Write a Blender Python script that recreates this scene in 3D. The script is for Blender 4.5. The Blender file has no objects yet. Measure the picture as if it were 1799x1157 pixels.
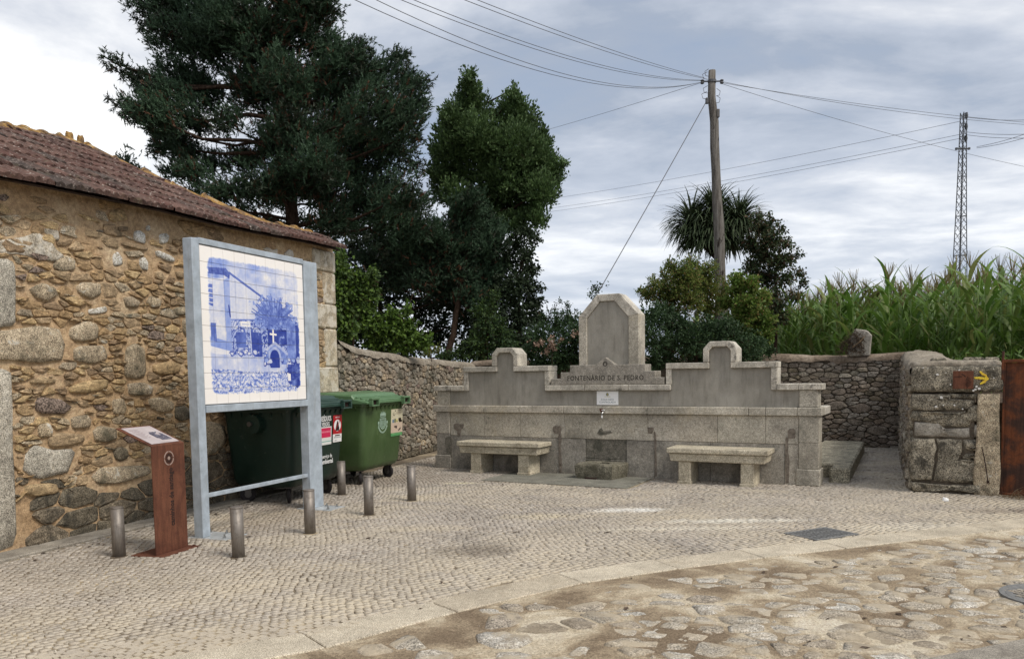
import bpy, bmesh, math, random
import numpy as np
from mathutils import Vector, Matrix

rng = np.random.default_rng(7)
random.seed(7)
SC = bpy.context.scene
COL = SC.collection
PI = math.pi

# ------------------------------------------------------------------ camera
FPX, CX = 1423.2, 899.5
PITCH, ROLL = .0705, -.0137
CY = 657.3 + FPX * math.tan(PITCH)
EYE = 1.6


def _rot(d):
    c, s = math.cos(ROLL), math.sin(ROLL)
    d = (c * d[0] - s * d[2], d[1], s * d[0] + c * d[2])
    c, s = math.cos(PITCH), math.sin(PITCH)
    return np.array([d[0], c * d[1] + s * d[2], -s * d[1] + c * d[2]])


cam_d = bpy.data.cameras.new('camera')
cam_d.sensor_width = 36
cam_d.lens = 36 * FPX / 1799
cam_d.shift_y = (CY - 578.5) / 1799
cam_d.clip_end = 3000
cam = bpy.data.objects.new('camera', cam_d)
COL.objects.link(cam)
r_, u_, f_ = _rot((1, 0, 0)), _rot((0, 0, 1)), _rot((0, 1, 0))
cam.matrix_world = Matrix(((r_[0], u_[0], -f_[0], 0), (r_[1], u_[1], -f_[1], 0),
                           (r_[2], u_[2], -f_[2], EYE), (0, 0, 0, 1)))
SC.camera = cam


# measuring tools: direction of a point of the photograph, its place on the ground, at a distance, on an upright plane
def ray(x, y):
    return _rot(((x - CX) / FPX, 1, -(y - CY) / FPX))


def gp(x, y, z=0.0):
    d = ray(x, y)
    t = (z - EYE) / d[2]
    return np.array([d[0] * t, d[1] * t, z])


def at(x, y, Y):
    d = ray(x, y)
    return np.array([0, 0, EYE]) + d * (Y / d[1])


def on_plane(x, y, A, B):
    d = ray(x, y)
    n = np.array([-(B[1] - A[1]), B[0] - A[0]])
    t = (n @ np.array(A[:2])) / (n @ d[:2])
    return np.array([0, 0, EYE]) + d * t


# ------------------------------------------------------------------ light
SUN_EL, SUN_AZ = math.radians(50), math.radians(128)   # azimuth: clockwise from +Y
world = bpy.data.worlds.new('World')
SC.world = world
world.use_nodes = True
wn = world.node_tree.nodes
wl = world.node_tree.links
for n in list(wn):
    wn.remove(n)


def W(t, **k):
    n = wn.new(t)
    for a, b in k.items():
        setattr(n, a, b)
    return n


def build_world():
    out = W('ShaderNodeOutputWorld')
    bg = W('ShaderNodeBackground')
    sky = W('ShaderNodeTexSky', sky_type='NISHITA', sun_disc=False, sun_elevation=SUN_EL, sun_rotation=SUN_AZ)
    geo = W('ShaderNodeTexCoord')
    sep = W('ShaderNodeSeparateXYZ')
    wl.new(geo.outputs['Generated'], sep.inputs[0])
    zz = W('ShaderNodeMath', operation='MAXIMUM')
    zz.inputs[1].default_value = 0
    wl.new(sep.outputs[2], zz.inputs[0])
    za = W('ShaderNodeMath', operation='ADD')
    za.inputs[1].default_value = .16
    wl.new(zz.outputs[0], za.inputs[0])
    dx = W('ShaderNodeMath', operation='DIVIDE')
    dy = W('ShaderNodeMath', operation='DIVIDE')
    wl.new(sep.outputs[0], dx.inputs[0]); wl.new(za.outputs[0], dx.inputs[1])
    wl.new(sep.outputs[1], dy.inputs[0]); wl.new(za.outputs[0], dy.inputs[1])
    co = W('ShaderNodeCombineXYZ')
    wl.new(dx.outputs[0], co.inputs[0]); wl.new(dy.outputs[0], co.inputs[1])
    rot = W('ShaderNodeMapping')
    rot.inputs['Rotation'].default_value = (0, 0, math.radians(24))
    rot.inputs['Scale'].default_value = (.72, .98, 1)
    rot.inputs['Location'].default_value = (3.1, 1.7, 0)
    wl.new(co.outputs[0], rot.inputs[0])
    n1 = W('ShaderNodeTexNoise'); n1.inputs['Scale'].default_value = 1.0; n1.inputs['Detail'].default_value = 8
    n1.inputs['Roughness'].default_value = .52; n1.inputs['Distortion'].default_value = .55
    n2 = W('ShaderNodeTexNoise'); n2.inputs['Scale'].default_value = 2.3; n2.inputs['Detail'].default_value = 10
    n2.inputs['Roughness'].default_value = .60; n2.inputs['Distortion'].default_value = .3
    wl.new(rot.outputs[0], n1.inputs['Vector']); wl.new(rot.outputs[0], n2.inputs['Vector'])
    mixn = W('ShaderNodeMix', data_type='FLOAT')
    mixn.inputs[0].default_value = .38
    wl.new(n1.outputs['Fac'], mixn.inputs[2]); wl.new(n2.outputs['Fac'], mixn.inputs[3])
    # cloud tones, grey blue bellies to pale tops
    cr = W('ShaderNodeValToRGB')
    e = cr.color_ramp.elements
    e[0].position, e[0].color = .40, (.33, .375, .455, 1)
    e[1].position, e[1].color = .63, (1.05, 1.04, 1.01, 1)
    for p, c in ((.46, (.44, .48, .555, 1)), (.515, (.59, .615, .665, 1)), (.565, (.80, .807, .82, 1))):
        k = e.new(p); k.color = c
    wl.new(mixn.outputs[0], cr.inputs[0])
    # nearer the horizon the cloud deck turns a cool blue
    hz = W('ShaderNodeMapRange'); hz.inputs[1].default_value = .0; hz.inputs[2].default_value = .30
    hz.inputs[3].default_value = .42; hz.inputs[4].default_value = 0
    wl.new(sep.outputs[2], hz.inputs[0])
    tint = W('ShaderNodeMix', data_type='RGBA')
    tint.inputs[7].default_value = (.50, .57, .69, 1)
    wl.new(hz.outputs[0], tint.inputs[0]); wl.new(cr.outputs[0], tint.inputs[6])
    # thin streaks of open sky between the clouds
    gap = W('ShaderNodeMapRange'); gap.inputs[1].default_value = .30; gap.inputs[2].default_value = .42
    gap.inputs[3].default_value = .45; gap.inputs[4].default_value = .06
    wl.new(mixn.outputs[0], gap.inputs[0])
    sk = W('ShaderNodeMix', data_type='RGBA', blend_type='MULTIPLY')
    sk.inputs[0].default_value = 1
    sk.inputs[7].default_value = (.12, .12, .12, 1)
    wl.new(sky.outputs[0], sk.inputs[6])
    fin = W('ShaderNodeMix', data_type='RGBA')
    wl.new(gap.outputs[0], fin.inputs[0]); wl.new(tint.outputs[2], fin.inputs[6]); wl.new(sk.outputs[2], fin.inputs[7])
    # the strength is the sky's 0.1; the cloud colours are scaled up to it
    up = W('ShaderNodeMix', data_type='RGBA', blend_type='MULTIPLY')
    up.inputs[0].default_value = 1
    up.inputs[7].default_value = (7.4, 7.4, 7.4, 1)
    wl.new(fin.outputs[2], up.inputs[6])
    wl.new(up.outputs[2], bg.inputs[0])
    bg.inputs[1].default_value = .1
    wl.new(bg.outputs[0], out.inputs[0])


build_world()
sun_d = bpy.data.lights.new('sun', 'SUN')
sun_d.energy = 1.5
sun_d.angle = math.radians(20)
sun_d.color = (1, .94, .86)
sun = bpy.data.objects.new('sun', sun_d)
COL.objects.link(sun)
sd = Vector((math.sin(SUN_AZ) * math.cos(SUN_EL), math.cos(SUN_AZ) * math.cos(SUN_EL), math.sin(SUN_EL)))
sun.rotation_euler = sd.to_track_quat('Z', 'Y').to_euler()

SC.render.engine = 'CYCLES'
SC.cycles.use_denoising = True
SC.cycles.max_bounces = 5
SC.cycles.diffuse_bounces = 3
SC.cycles.glossy_bounces = 2
SC.cycles.transmission_bounces = 2
SC.cycles.transparent_max_bounces = 6
SC.view_settings.view_transform = 'Standard'
SC.view_settings.look = 'None'
SC.view_settings.exposure = .80
SC.view_settings.gamma = 1
SC.view_settings.use_curve_mapping = False


# ------------------------------------------------------------------ object helpers
def tag(o, label=None, cat=None, group=None, kind=None):
    if label: o['label'] = label
    if cat: o['category'] = cat
    if group: o['group'] = group
    if kind: o['kind'] = kind
    return o


def empty(name, loc=(0, 0, 0), rz=0.0, parent=None, **k):
    o = bpy.data.objects.new(name, None)
    COL.objects.link(o)
    o.location = loc
    o.rotation_euler = (0, 0, rz)
    o.empty_display_size = .1
    if parent: o.parent = parent
    return tag(o, **k)


def mesh_data(name, V, F, mat=None, smooth=False, uv=None):
    me = bpy.data.meshes.new(name)
    V = np.asarray(V, dtype=np.float32).reshape(-1, 3)
    if isinstance(F, np.ndarray):
        F = [F]
    if len(F) and isinstance(F[0], np.ndarray) and F[0].ndim == 2:
        cnt = [f.shape[0] for f in F]
        sizes = np.concatenate([np.full(f.shape[0], f.shape[1]) for f in F])
        idx = np.concatenate([f.ravel() for f in F]).astype(np.int32)
        me.vertices.add(len(V)); me.vertices.foreach_set('co', V.ravel())
        me.loops.add(len(idx)); me.loops.foreach_set('vertex_index', idx)
        me.polygons.add(sum(cnt))
        st = np.concatenate([[0], np.cumsum(sizes)[:-1]]).astype(np.int32)
        me.polygons.foreach_set('loop_start', st)
        me.update(calc_edges=True)
    else:
        me.from_pydata([tuple(v) for v in V.tolist()], [], [tuple(int(i) for i in f) for f in F])
    if smooth:
        me.polygons.foreach_set('use_smooth', np.ones(len(me.polygons), dtype=bool))
    if uv is not None:
        l = me.uv_layers.new(name='UVMap')
        l.data.foreach_set('uv', np.asarray(uv, dtype=np.float32).ravel())
    for m in (mat if isinstance(mat, (list, tuple)) else [mat]):
        if m: me.materials.append(m)
    me.validate(verbose=False) if len(me.polygons) < 200 else None
    return me


def mk(name, V, F, mat, parent=None, smooth=False, uv=None, loc=None, rz=0.0, **k):
    o = bpy.data.objects.new(name, mesh_data(name, V, F, mat, smooth, uv))
    COL.objects.link(o)
    if parent: o.parent = parent
    if loc is not None: o.location = loc
    if rz: o.rotation_euler = (0, 0, rz)
    return tag(o, **k)


class Acc:
    """collects vertices and polygons that end up as one mesh"""
    def __init__(s):
        s.V, s.F, s.n = [], [], 0

    def add(s, V, F):
        V = np.asarray(V, dtype=float).reshape(-1, 3)
        s.V.append(V)
        s.F += [[i + s.n for i in f] for f in F]
        s.n += len(V)
        return s

    def out(s):
        return np.concatenate(s.V), s.F

    def mk(s, name, mat, parent=None, **k):
        V, F = s.out()
        return mk(name, V, F, mat, parent, **k)


def cuboid(x0, x1, y0, y1, z0, z1):
    V = [(x, y, z) for z in (z0, z1) for y in (y0, y1) for x in (x0, x1)]
    F = [(0, 2, 3, 1), (4, 5, 7, 6), (0, 1, 5, 4), (2, 6, 7, 3), (0, 4, 6, 2), (1, 3, 7, 5)]
    return V, F


def bev(x0, x1, y0, y1, z0, z1, b=.006):
    """box with chamfered edges"""
    xs, ys, zs = (x0, x1), (y0, y1), (z0, z1)
    V, I = [], {}
    for i in (0, 1):
        for j in (0, 1):
            for k in (0, 1):
                sx, sy, sz = (1, -1)[i] * b, (1, -1)[j] * b, (1, -1)[k] * b
                p = (xs[i], ys[j], zs[k])
                I[i, j, k, 0] = len(V); V.append((p[0], p[1] + sy, p[2] + sz))
                I[i, j, k, 1] = len(V); V.append((p[0] + sx, p[1], p[2] + sz))
                I[i, j, k, 2] = len(V); V.append((p[0] + sx, p[1] + sy, p[2]))
    F = []
    for a in (0, 1):
        q = [(a, 0, 0), (a, 1, 0), (a, 1, 1), (a, 0, 1)]
        F.append([I[c + (0,)] for c in (q if a else q[::-1])])
        q = [(0, a, 0), (1, a, 0), (1, a, 1), (0, a, 1)]
        F.append([I[c + (1,)] for c in (q[::-1] if a else q)])
        q = [(0, 0, a), (1, 0, a), (1, 1, a), (0, 1, a)]
        F.append([I[c + (2,)] for c in (q if a else q[::-1])])
    for a in (0, 1):
        for c in (0, 1):
            F.append([I[0, a, c, 1], I[1, a, c, 1], I[1, a, c, 2], I[0, a, c, 2]])
            F.append([I[a, 0, c, 0], I[a, 1, c, 0], I[a, 1, c, 2], I[a, 0, c, 2]])
            F.append([I[a, c, 0, 0], I[a, c, 1, 0], I[a, c, 1, 1], I[a, c, 0, 1]])
    for i in (0, 1):
        for j in (0, 1):
            for k in (0, 1):
                F.append([I[i, j, k, 0], I[i, j, k, 1], I[i, j, k, 2]])
    V = np.array(V)
    c = V.mean(0)
    G = []
    for f in F:                                     # all faces outwards
        p = V[f]
        n = np.cross(p[1] - p[0], p[2] - p[0])
        G.append(f if n @ (p.mean(0) - c) > 0 else f[::-1])
    return V, G


def prism(poly, y0, y1, axis='y', bevel=.006):
    """outline (a, b) extruded along an axis, edges bevelled; axis y: outline is x,z; axis z: outline is x,y"""
    bm = bmesh.new()
    if axis == 'y':
        vs = [bm.verts.new((a, y0, b)) for a, b in poly]
        d = (0, y1 - y0, 0)
    elif axis == 'z':
        vs = [bm.verts.new((a, b, y0)) for a, b in poly]
        d = (0, 0, y1 - y0)
    else:
        vs = [bm.verts.new((y0, a, b)) for a, b in poly]
        d = (y1 - y0, 0, 0)
    f = bm.faces.new(vs)
    r = bmesh.ops.extrude_face_region(bm, geom=[f])
    bmesh.ops.translate(bm, verts=[g for g in r['geom'] if isinstance(g, bmesh.types.BMVert)], vec=d)
    bmesh.ops.recalc_face_normals(bm, faces=bm.faces[:])
    if bevel:
        bmesh.ops.bevel(bm, geom=bm.edges[:], offset=bevel, segments=1, affect='EDGES', clamp_overlap=True)
    V = [tuple(v.co) for v in bm.verts]
    F = [[v.index for v in f.verts] for f in bm.faces] if False else None
    bm.verts.index_update()
    F = [[v.index for v in f.verts] for f in bm.faces]
    bm.free()
    return np.array(V), F


def tube(pts, radii, n=8, cap=True):
    pts = [Vector(p) for p in pts]
    if not hasattr(radii, '__len__'): radii = [radii] * len(pts)
    V, F = [], []
    t0 = (pts[1] - pts[0]).normalized()
    a = t0.orthogonal().normalized()
    for i, p in enumerate(pts):
        t = ((pts[min(i + 1, len(pts) - 1)] - pts[max(i - 1, 0)])).normalized()
        a = (a - t * a.dot(t)).normalized()
        b = t.cross(a)
        for k in range(n):
            w = 2 * PI * k / n
            V.append(tuple(p + (a * math.cos(w) + b * math.sin(w)) * radii[i]))
    for i in range(len(pts) - 1):
        for k in range(n):
            F.append([i * n + k, i * n + (k + 1) % n, (i + 1) * n + (k + 1) % n, (i + 1) * n + k])
    if cap:
        F.append(list(range(n))[::-1])
        F.append([(len(pts) - 1) * n + k for k in range(n)])
    return np.array(V), F


def disc_stack(prof, n=24):
    """lathe round z: prof = [(r, z)...]"""
    V, F = [], []
    for r, z in prof:
        for k in range(n):
            V.append((r * math.cos(2 * PI * k / n), r * math.sin(2 * PI * k / n), z))
    for i in range(len(prof) - 1):
        for k in range(n):
            F.append([i * n + k, i * n + (k + 1) % n, (i + 1) * n + (k + 1) % n, (i + 1) * n + k])
    F.append(list(range(n))[::-1])
    F.append([(len(prof) - 1) * n + k for k in range(n)])
    return np.array(V), F


def vnoise(x, y, scale=1.0, seed=0, octaves=3):
    """smooth value noise of two numpy arrays, about -1..1"""
    x = np.asarray(x, float) * scale; y = np.asarray(y, float) * scale
    tot = 0; amp = 1; nrm = 0
    for o in range(octaves):
        xi, yi = np.floor(x).astype(np.int64), np.floor(y).astype(np.int64)
        fx, fy = x - xi, y - yi
        fx, fy = fx * fx * (3 - 2 * fx), fy * fy * (3 - 2 * fy)

        def h(a, b):
            q = (a * 374761393 + b * 668265263 + (seed + o) * 1442695041) & 0xffffffff
            q = ((q ^ (q >> 13)) * 1274126177) & 0xffffffff
            return ((q ^ (q >> 16)) & 0xffff) / 32767.5 - 1
        v = (h(xi, yi) * (1 - fx) + h(xi + 1, yi) * fx) * (1 - fy) + (h(xi, yi + 1) * (1 - fx) + h(xi + 1, yi + 1) * fx) * fy
        tot = tot + v * amp; nrm += amp; amp *= .5; x = x * 2.03; y = y * 2.03
    return tot / nrm


# ------------------------------------------------------------------ materials
class NT:
    def __init__(s, name):
        s.m = bpy.data.materials.new(name)
        s.m.use_nodes = True
        s.t = s.m.node_tree
        s.b = s.t.nodes['Principled BSDF']
        s.pos = None

    def n(s, t, ins=None, **k):
        x = s.t.nodes.new(t)
        for a, b in k.items(): setattr(x, a, b)
        for a, b in (ins or {}).items():
            if hasattr(b, 'is_linked') or isinstance(b, bpy.types.NodeSocket): s.t.links.new(b, x.inputs[a])
            else: x.inputs[a].default_value = b
        return x

    def link(s, a, b): s.t.links.new(a, b)

    def P(s):
        if s.pos is None: s.pos = s.n('ShaderNodeNewGeometry')
        return s.pos.outputs['Position']

    def noise(s, scale, detail=4, rough=.55, vec=None, dist=0, sc=None):
        v = vec or s.P()
        if sc: v = s.n('ShaderNodeMapping', {0: v, 3: sc}).outputs[0]
        return s.n('ShaderNodeTexNoise', {'Vector': v, 'Scale': scale, 'Detail': detail, 'Roughness': rough, 'Distortion': dist}).outputs['Fac']

    def ramp(s, fac, stops, interp='LINEAR'):
        r = s.n('ShaderNodeValToRGB', {0: fac})
        r.color_ramp.interpolation = interp
        e = r.color_ramp.elements
        while len(e) > 1: e.remove(e[-1])
        for i, (p, c) in enumerate(stops):
            if not hasattr(c, '__len__'): c = (c, c, c)
            k = e[0] if i == 0 else e.new(p)
            k.position = p; k.color = (*c, 1)
        return r.outputs[0]

    def mix(s, f, a, b, blend='MIX'):
        x = s.n('ShaderNodeMix', data_type='RGBA', blend_type=blend)
        for i, v in ((0, f), (6, a), (7, b)):
            if isinstance(v, bpy.types.NodeSocket): s.link(v, x.inputs[i])
            else: x.inputs[i].default_value = v if i == 0 else (*v, 1)
        return x.outputs[2]

    def math(s, op, a, b=0.0, clamp=False):
        x = s.n('ShaderNodeMath', operation=op, use_clamp=clamp)
        for i, v in ((0, a), (1, b)):
            if isinstance(v, bpy.types.NodeSocket): s.link(v, x.inputs[i])
            else: x.inputs[i].default_value = v
        return x.outputs[0]

    def rand(s):
        g = s.n('ShaderNodeNewGeometry').outputs['Random Per Island']
        o = s.n('ShaderNodeObjectInfo').outputs['Random']
        return s.math('FRACT', s.math('ADD', g, o))

    def bump(s, h, strength=.5, dist=.01, prev=None):
        x = s.n('ShaderNodeBump', {'Height': h, 'Strength': strength, 'Distance': dist})
        if prev: s.link(prev, x.inputs['Normal'])
        s.link(x.outputs[0], s.b.inputs['Normal'])
        return x.outputs[0]

    def done(s, col=None, rough=.85, metal=0, spec=.3):
        if col is not None:
            if isinstance(col, bpy.types.NodeSocket): s.link(col, s.b.inputs['Base Color'])
            else: s.b.inputs['Base Color'].default_value = (*col, 1)
        if isinstance(rough, bpy.types.NodeSocket): s.link(rough, s.b.inputs['Roughness'])
        else: s.b.inputs['Roughness'].default_value = rough
        s.b.inputs['Metallic'].default_value = metal
        s.b.inputs['Specular IOR Level'].default_value = spec
        return s.m


def stone_mat(name, cols, speck=(.5, 240, .35), blotch=(6, .35), bump=(60, .6, .006), stain=None, streak=False):
    """rock: per-stone tone, blotches, mineral specks, lichen or dirt stains"""
    t = NT(name)
    r = t.rand()
    k = len(cols)
    base = t.ramp(r, [(i / max(1, k - 1), c) for i, c in enumerate(cols)])
    big = t.noise(blotch[0], 5, .6)
    base = t.mix(blotch[1], base, t.ramp(big, [(.3, .25), (.5, .5), (.72, .85)]), 'OVERLAY')
    fine = t.noise(speck[1], 2, .6)
    base = t.mix(speck[2], base, t.ramp(fine, [(.36, .12), (.5, .5), (.64, .9)]), 'OVERLAY')
    mid = t.noise(speck[1] * .22, 3, .6)
    base = t.mix(speck[0] * .5, base, t.ramp(mid, [(.35, .2), (.5, .5), (.68, .85)]), 'OVERLAY')
    if streak:
        st = t.noise(9, 5, .65, sc=(1, 1, 7), dist=.6)
        base = t.mix(.5, base, t.ramp(st, [(.35, .15), (.5, .5), (.65, .8)]), 'OVERLAY')
    if stain:
        for c, sc, lo, hi, am in stain:
            m = t.noise(sc, 6, .65, dist=.4)
            f = t.math('MULTIPLY', t.n('ShaderNodeMapRange', {0: m, 1: lo, 2: hi}).outputs[0], am)
            base = t.mix(f, base, c)
    h = t.math('ADD', t.noise(bump[0], 5, .65), t.math('MULTIPLY', t.noise(bump[0] * .22, 3, .5), 1.6))
    t.bump(h, bump[1], bump[2])
    return t.done(base, .9, 0, .2)


LICHEN_W = ((.55, .54, .48), 9, .60, .68, .75)
MOSS = ((.05, .052, .035), 3.2, .52, .66, .7)
M = {}
M['granite'] = stone_mat('granite', [(.37, .335, .27), (.43, .395, .325), (.40, .36, .295)], speck=(.6, 130, .62), blotch=(2.2, .5),
                         bump=(90, .55, .004), stain=[((.15, .135, .11), 1.9, .52, .68, .6), ((.44, .36, .23), 1.5, .56, .72, .4), ((.13, .13, .10), 8, .60, .70, .6)])
M['granite_grey'] = stone_mat('granite_grey', [(.28, .255, .215), (.34, .31, .26)], speck=(.6, 130, .6), blotch=(2.4, .6),
                              bump=(90, .6, .005), stain=[((.10, .092, .078), 2.4, .48, .66, .7)])
M['granite_top'] = stone_mat('granite_top', [(.42, .385, .32), (.47, .435, .37)], speck=(.5, 140, .55), blotch=(5, .6),
                             bump=(80, .6, .005), stain=[((.11, .10, .085), 7, .56, .66, .75)])
M['bench_stone'] = stone_mat('bench_stone', [(.42, .37, .275), (.455, .405, .305)], speck=(.6, 120, .7), blotch=(5, .4),
                             bump=(80, .6, .005), stain=[((.16, .13, .085), 6, .56, .68, .6)])
M['wet_granite'] = stone_mat('wet_granite', [(.17, .155, .125)], speck=(.6, 110, .7), blotch=(4, .6), bump=(70, .7, .006),
                             stain=[((.06, .06, .045), 4, .5, .62, .8)])
M['schist'] = stone_mat('schist', [(.42, .285, .145), (.30, .205, .115), (.45, .325, .17), (.34, .25, .15), (.24, .165, .10), (.42, .31, .19)],
                        speck=(.6, 120, .5), blotch=(14, .55), bump=(38, .9, .012), streak=True, stain=[((.10, .085, .06), 6, .57, .66, .5)])
M['field_granite'] = stone_mat('field_granite', [(.39, .31, .205), (.34, .275, .19), (.42, .345, .24), (.31, .25, .175)],
                               speck=(.75, 110, .9), blotch=(9, .5), bump=(45, .9, .012), stain=[LICHEN_W, MOSS])
M['pale_granite'] = stone_mat('pale_granite', [(.34, .315, .26), (.38, .345, .28)], speck=(.8, 110, .9), blotch=(5, .6), bump=(80, .5, .005),
                              stain=[((.2, .19, .16), 5, .55, .68, .5)])
M['quartz'] = stone_mat('quartz', [(.62, .60, .55), (.56, .53, .46)], speck=(.7, 70, .6), blotch=(20, .4), bump=(40, .8, .012),
                        stain=[((.25, .2, .14), 22, .53, .6, .7)])
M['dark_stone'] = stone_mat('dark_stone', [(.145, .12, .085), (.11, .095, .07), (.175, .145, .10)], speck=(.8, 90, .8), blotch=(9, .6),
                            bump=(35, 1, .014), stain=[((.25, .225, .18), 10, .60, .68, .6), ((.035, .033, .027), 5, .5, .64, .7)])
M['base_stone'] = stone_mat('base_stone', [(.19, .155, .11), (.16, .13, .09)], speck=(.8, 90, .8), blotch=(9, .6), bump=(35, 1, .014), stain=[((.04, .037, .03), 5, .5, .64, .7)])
M['purple_stone'] = stone_mat('purple_stone', [(.17, .125, .10), (.20, .155, .125)], speck=(.8, 60, .9), blotch=(20, .6), bump=(30, 1, .014))
M['wall_stone'] = stone_mat('wall_stone', [(.25, .21, .16), (.20, .17, .13), (.33, .29, .225), (.22, .20, .165), (.28, .22, .155), (.17, .145, .11)],
                            speck=(.7, 90, .7), blotch=(8, .5), bump=(40, .9, .012), stain=[((.40, .38, .33), 8, .635, .70, .6), MOSS])
M['back_stone'] = stone_mat('back_stone', [(.17, .14, .11), (.21, .18, .145), (.145, .115, .09), (.25, .225, .19), (.19, .145, .105)],
                            speck=(.7, 80, .7), blotch=(5, .5), bump=(36, .9, .012), stain=[((.38, .36, .32), 3.4, .60, .68, .55)])
M['pier_stone'] = stone_mat('pier_stone', [(.25, .22, .165), (.21, .185, .14), (.29, .255, .195)], speck=(.8, 70, .9), blotch=(5, .65),
                            bump=(28, 1, .02), stain=[((.055, .05, .04), 4.5, .52, .62, .8), ((.45, .43, .38), 13, .67, .70, .8)])
M['cobble'] = stone_mat('cobble', [(.37, .335, .28), (.31, .275, .22), (.44, .41, .355), (.35, .30, .23), (.28, .24, .19)],
                        speck=(.8, 90, .8), blotch=(9, .5), bump=(40, .9, .01), stain=[((.43, .36, .26), 3.5, .46, .58, .85), ((.22, .175, .12), 1.6, .52, .64, .65)])


def mortar(name, c1, c2, c3, sc=4):
    t = NT(name)
    b = t.ramp(t.noise(sc, 6, .6), [(.3, c1), (.5, c2), (.7, c3)])
    b = t.mix(.45, b, t.ramp(t.noise(150, 2, .6), [(.35, .2), (.65, .8)]), 'OVERLAY')
    b = t.mix(.35, b, t.ramp(t.noise(22, 4, .6), [(.35, .15), (.5, .5), (.65, .85)]), 'OVERLAY')
    t.bump(t.math('ADD', t.noise(110, 4, .7), t.math('MULTIPLY', t.noise(14, 4, .6), 3)), .8, .012)
    return t.done(b, .95, 0, .1)


M['mortar'] = mortar('mortar', (.43, .29, .165), (.51, .36, .215), (.58, .44, .285), 2.5)
M['grey_mortar'] = mortar('grey_mortar', (.22, .19, .15), (.29, .25, .195), (.36, .32, .26), 3)
M['earth_mortar'] = mortar('earth_mortar', (.115, .085, .06), (.20, .155, .115), (.33, .27, .21), 3)
M['gap'] = mortar('gap', (.06, .048, .037), (.10, .082, .062), (.15, .125, .095), 3)
M['patch'] = mortar('patch', (.17, .145, .115), (.19, .16, .13), (.215, .185, .15), 3)


def plaster():
    t = NT('plaster')
    b = t.ramp(t.noise(2.2, 5, .6), [(.3, (.25, .232, .197)), (.5, (.305, .285, .243)), (.7, (.355, .332, .288))])
    b = t.mix(.16, b, t.ramp(t.noise(4, 5, .65, sc=(2, 2, .7)), [(.35, .2), (.5, .5), (.68, .8)]), 'OVERLAY')
    st = t.n('ShaderNodeMapRange', {0: t.noise(7, 6, .7, sc=(2, 2, .28)), 1: .52, 2: .70}).outputs[0]
    b = t.mix(t.math('MULTIPLY', st, .42), b, (.105, .09, .07))
    st = t.n('ShaderNodeMapRange', {0: t.noise(2.6, 6, .7), 1: .56, 2: .70}).outputs[0]
    b = t.mix(t.math('MULTIPLY', st, .35), b, (.40, .37, .31))
    b = t.mix(.18, b, t.ramp(t.noise(160, 2), [(.35, .2), (.65, .8)]), 'OVERLAY')
    t.bump(t.math('ADD', t.noise(120, 3), t.math('MULTIPLY', t.noise(9, 4), 2.5)), .4, .004)
    return t.done(b, .9, 0, .2)


M['plaster'] = plaster()


def sand_field(t):
    """wind and traffic blown sand: 0 bare .. 1 covered, over the whole square"""
    a = t.noise(.55, 5, .62, dist=.5)
    return a


def sett_mat():
    t = NT('sett_granite')
    r = t.rand()
    b = t.ramp(r, [(0, (.32, .275, .225)), (.3, (.39, .342, .285)), (.6, (.36, .32, .27)), (1, (.45, .40, .335))])
    b = t.mix(.5, b, t.ramp(t.noise(160, 2), [(.35, .15), (.65, .85)]), 'OVERLAY')
    b = t.mix(.4, b, t.ramp(t.noise(1.1, 5, .6, dist=.5), [(.3, .28), (.5, .5), (.7, .75)]), 'OVERLAY')
    # blown sand that clings to the stones
    s = t.n('ShaderNodeMapRange', {0: t.noise(.5, 7, .68, dist=.7, sc=(.8, 1.3, 1)), 1: .47, 2: .64}).outputs[0]
    y = t.n('ShaderNodeSeparateXYZ', {0: t.P()}).outputs
    k = t.math('SUBTRACT', t.math('MULTIPLY', y[1], 1), t.math('MULTIPLY', y[0], .48))      # distance from the road edge
    near = t.n('ShaderNodeMapRange', {0: k, 1: 5.7, 2: 9.2, 3: .95, 4: .0}).outputs[0]
    near = t.math('MULTIPLY', near, t.n('ShaderNodeMapRange', {0: t.noise(1.0, 7, .72), 1: .36, 2: .58}).outputs[0])
    s = t.math('MAXIMUM', t.math('MULTIPLY', s, .75), near)
    b = t.mix(s, b, (.54, .465, .345))
    # a few spots of spilt white powder and one damp oil spot
    for cx_, cy_, rx, ry, c, am in ((-1.9, 12.4, 1.3, 1.0, (.19, .145, .105), .6), (-2.7, 9.4, .7, 1.5, (.20, .155, .115), .55), (1.0, 12.2, 2.6, .5, (.21, .165, .125), .5), (-1.6, 14.6, .9, 1.6, (.18, .14, .10), .5),
                                    (.35, 9.0, .6, .25, (.56, .48, .33), .7), (-.9, 8.4, .5, .25, (.54, .46, .33), .6), (-.75, 11.9, .35, .10, (.66, .60, .40), .8),
                                    (1.38, 9.35, .50, .17, (.80, .78, .72), 1.0), (2.35, 8.6, .9, .16, (.74, .70, .60), .85), (1.75, 8.2, 1.1, .12, (.68, .62, .50), .7),
                                    (-.33, 7.3, .42, .32, (.105, .08, .06), .75), (5.8, 8.95, .9, .22, (.10, .065, .05), .6), (4.1, 8.1, .9, .30, (.66, .60, .48), .6)):
        px = t.math('DIVIDE', t.math('SUBTRACT', y[0], cx_), rx)
        py = t.math('DIVIDE', t.math('SUBTRACT', y[1], cy_), ry)
        d = t.math('ADD', t.math('MULTIPLY', px, px), t.math('MULTIPLY', py, py))
        d = t.math('ADD', d, t.math('MULTIPLY', t.noise(5, 7, .75), 3.4))
        f = t.n('ShaderNodeMapRange', {0: d, 1: 2.75, 2: 1.35, 3: 0, 4: am}).outputs[0]
        b = t.mix(f, b, c)
    t.bump(t.noise(90, 4, .6), .6, .004)
    return t.done(b, .88, 0, .25)


M['sett'] = sett_mat()


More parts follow.
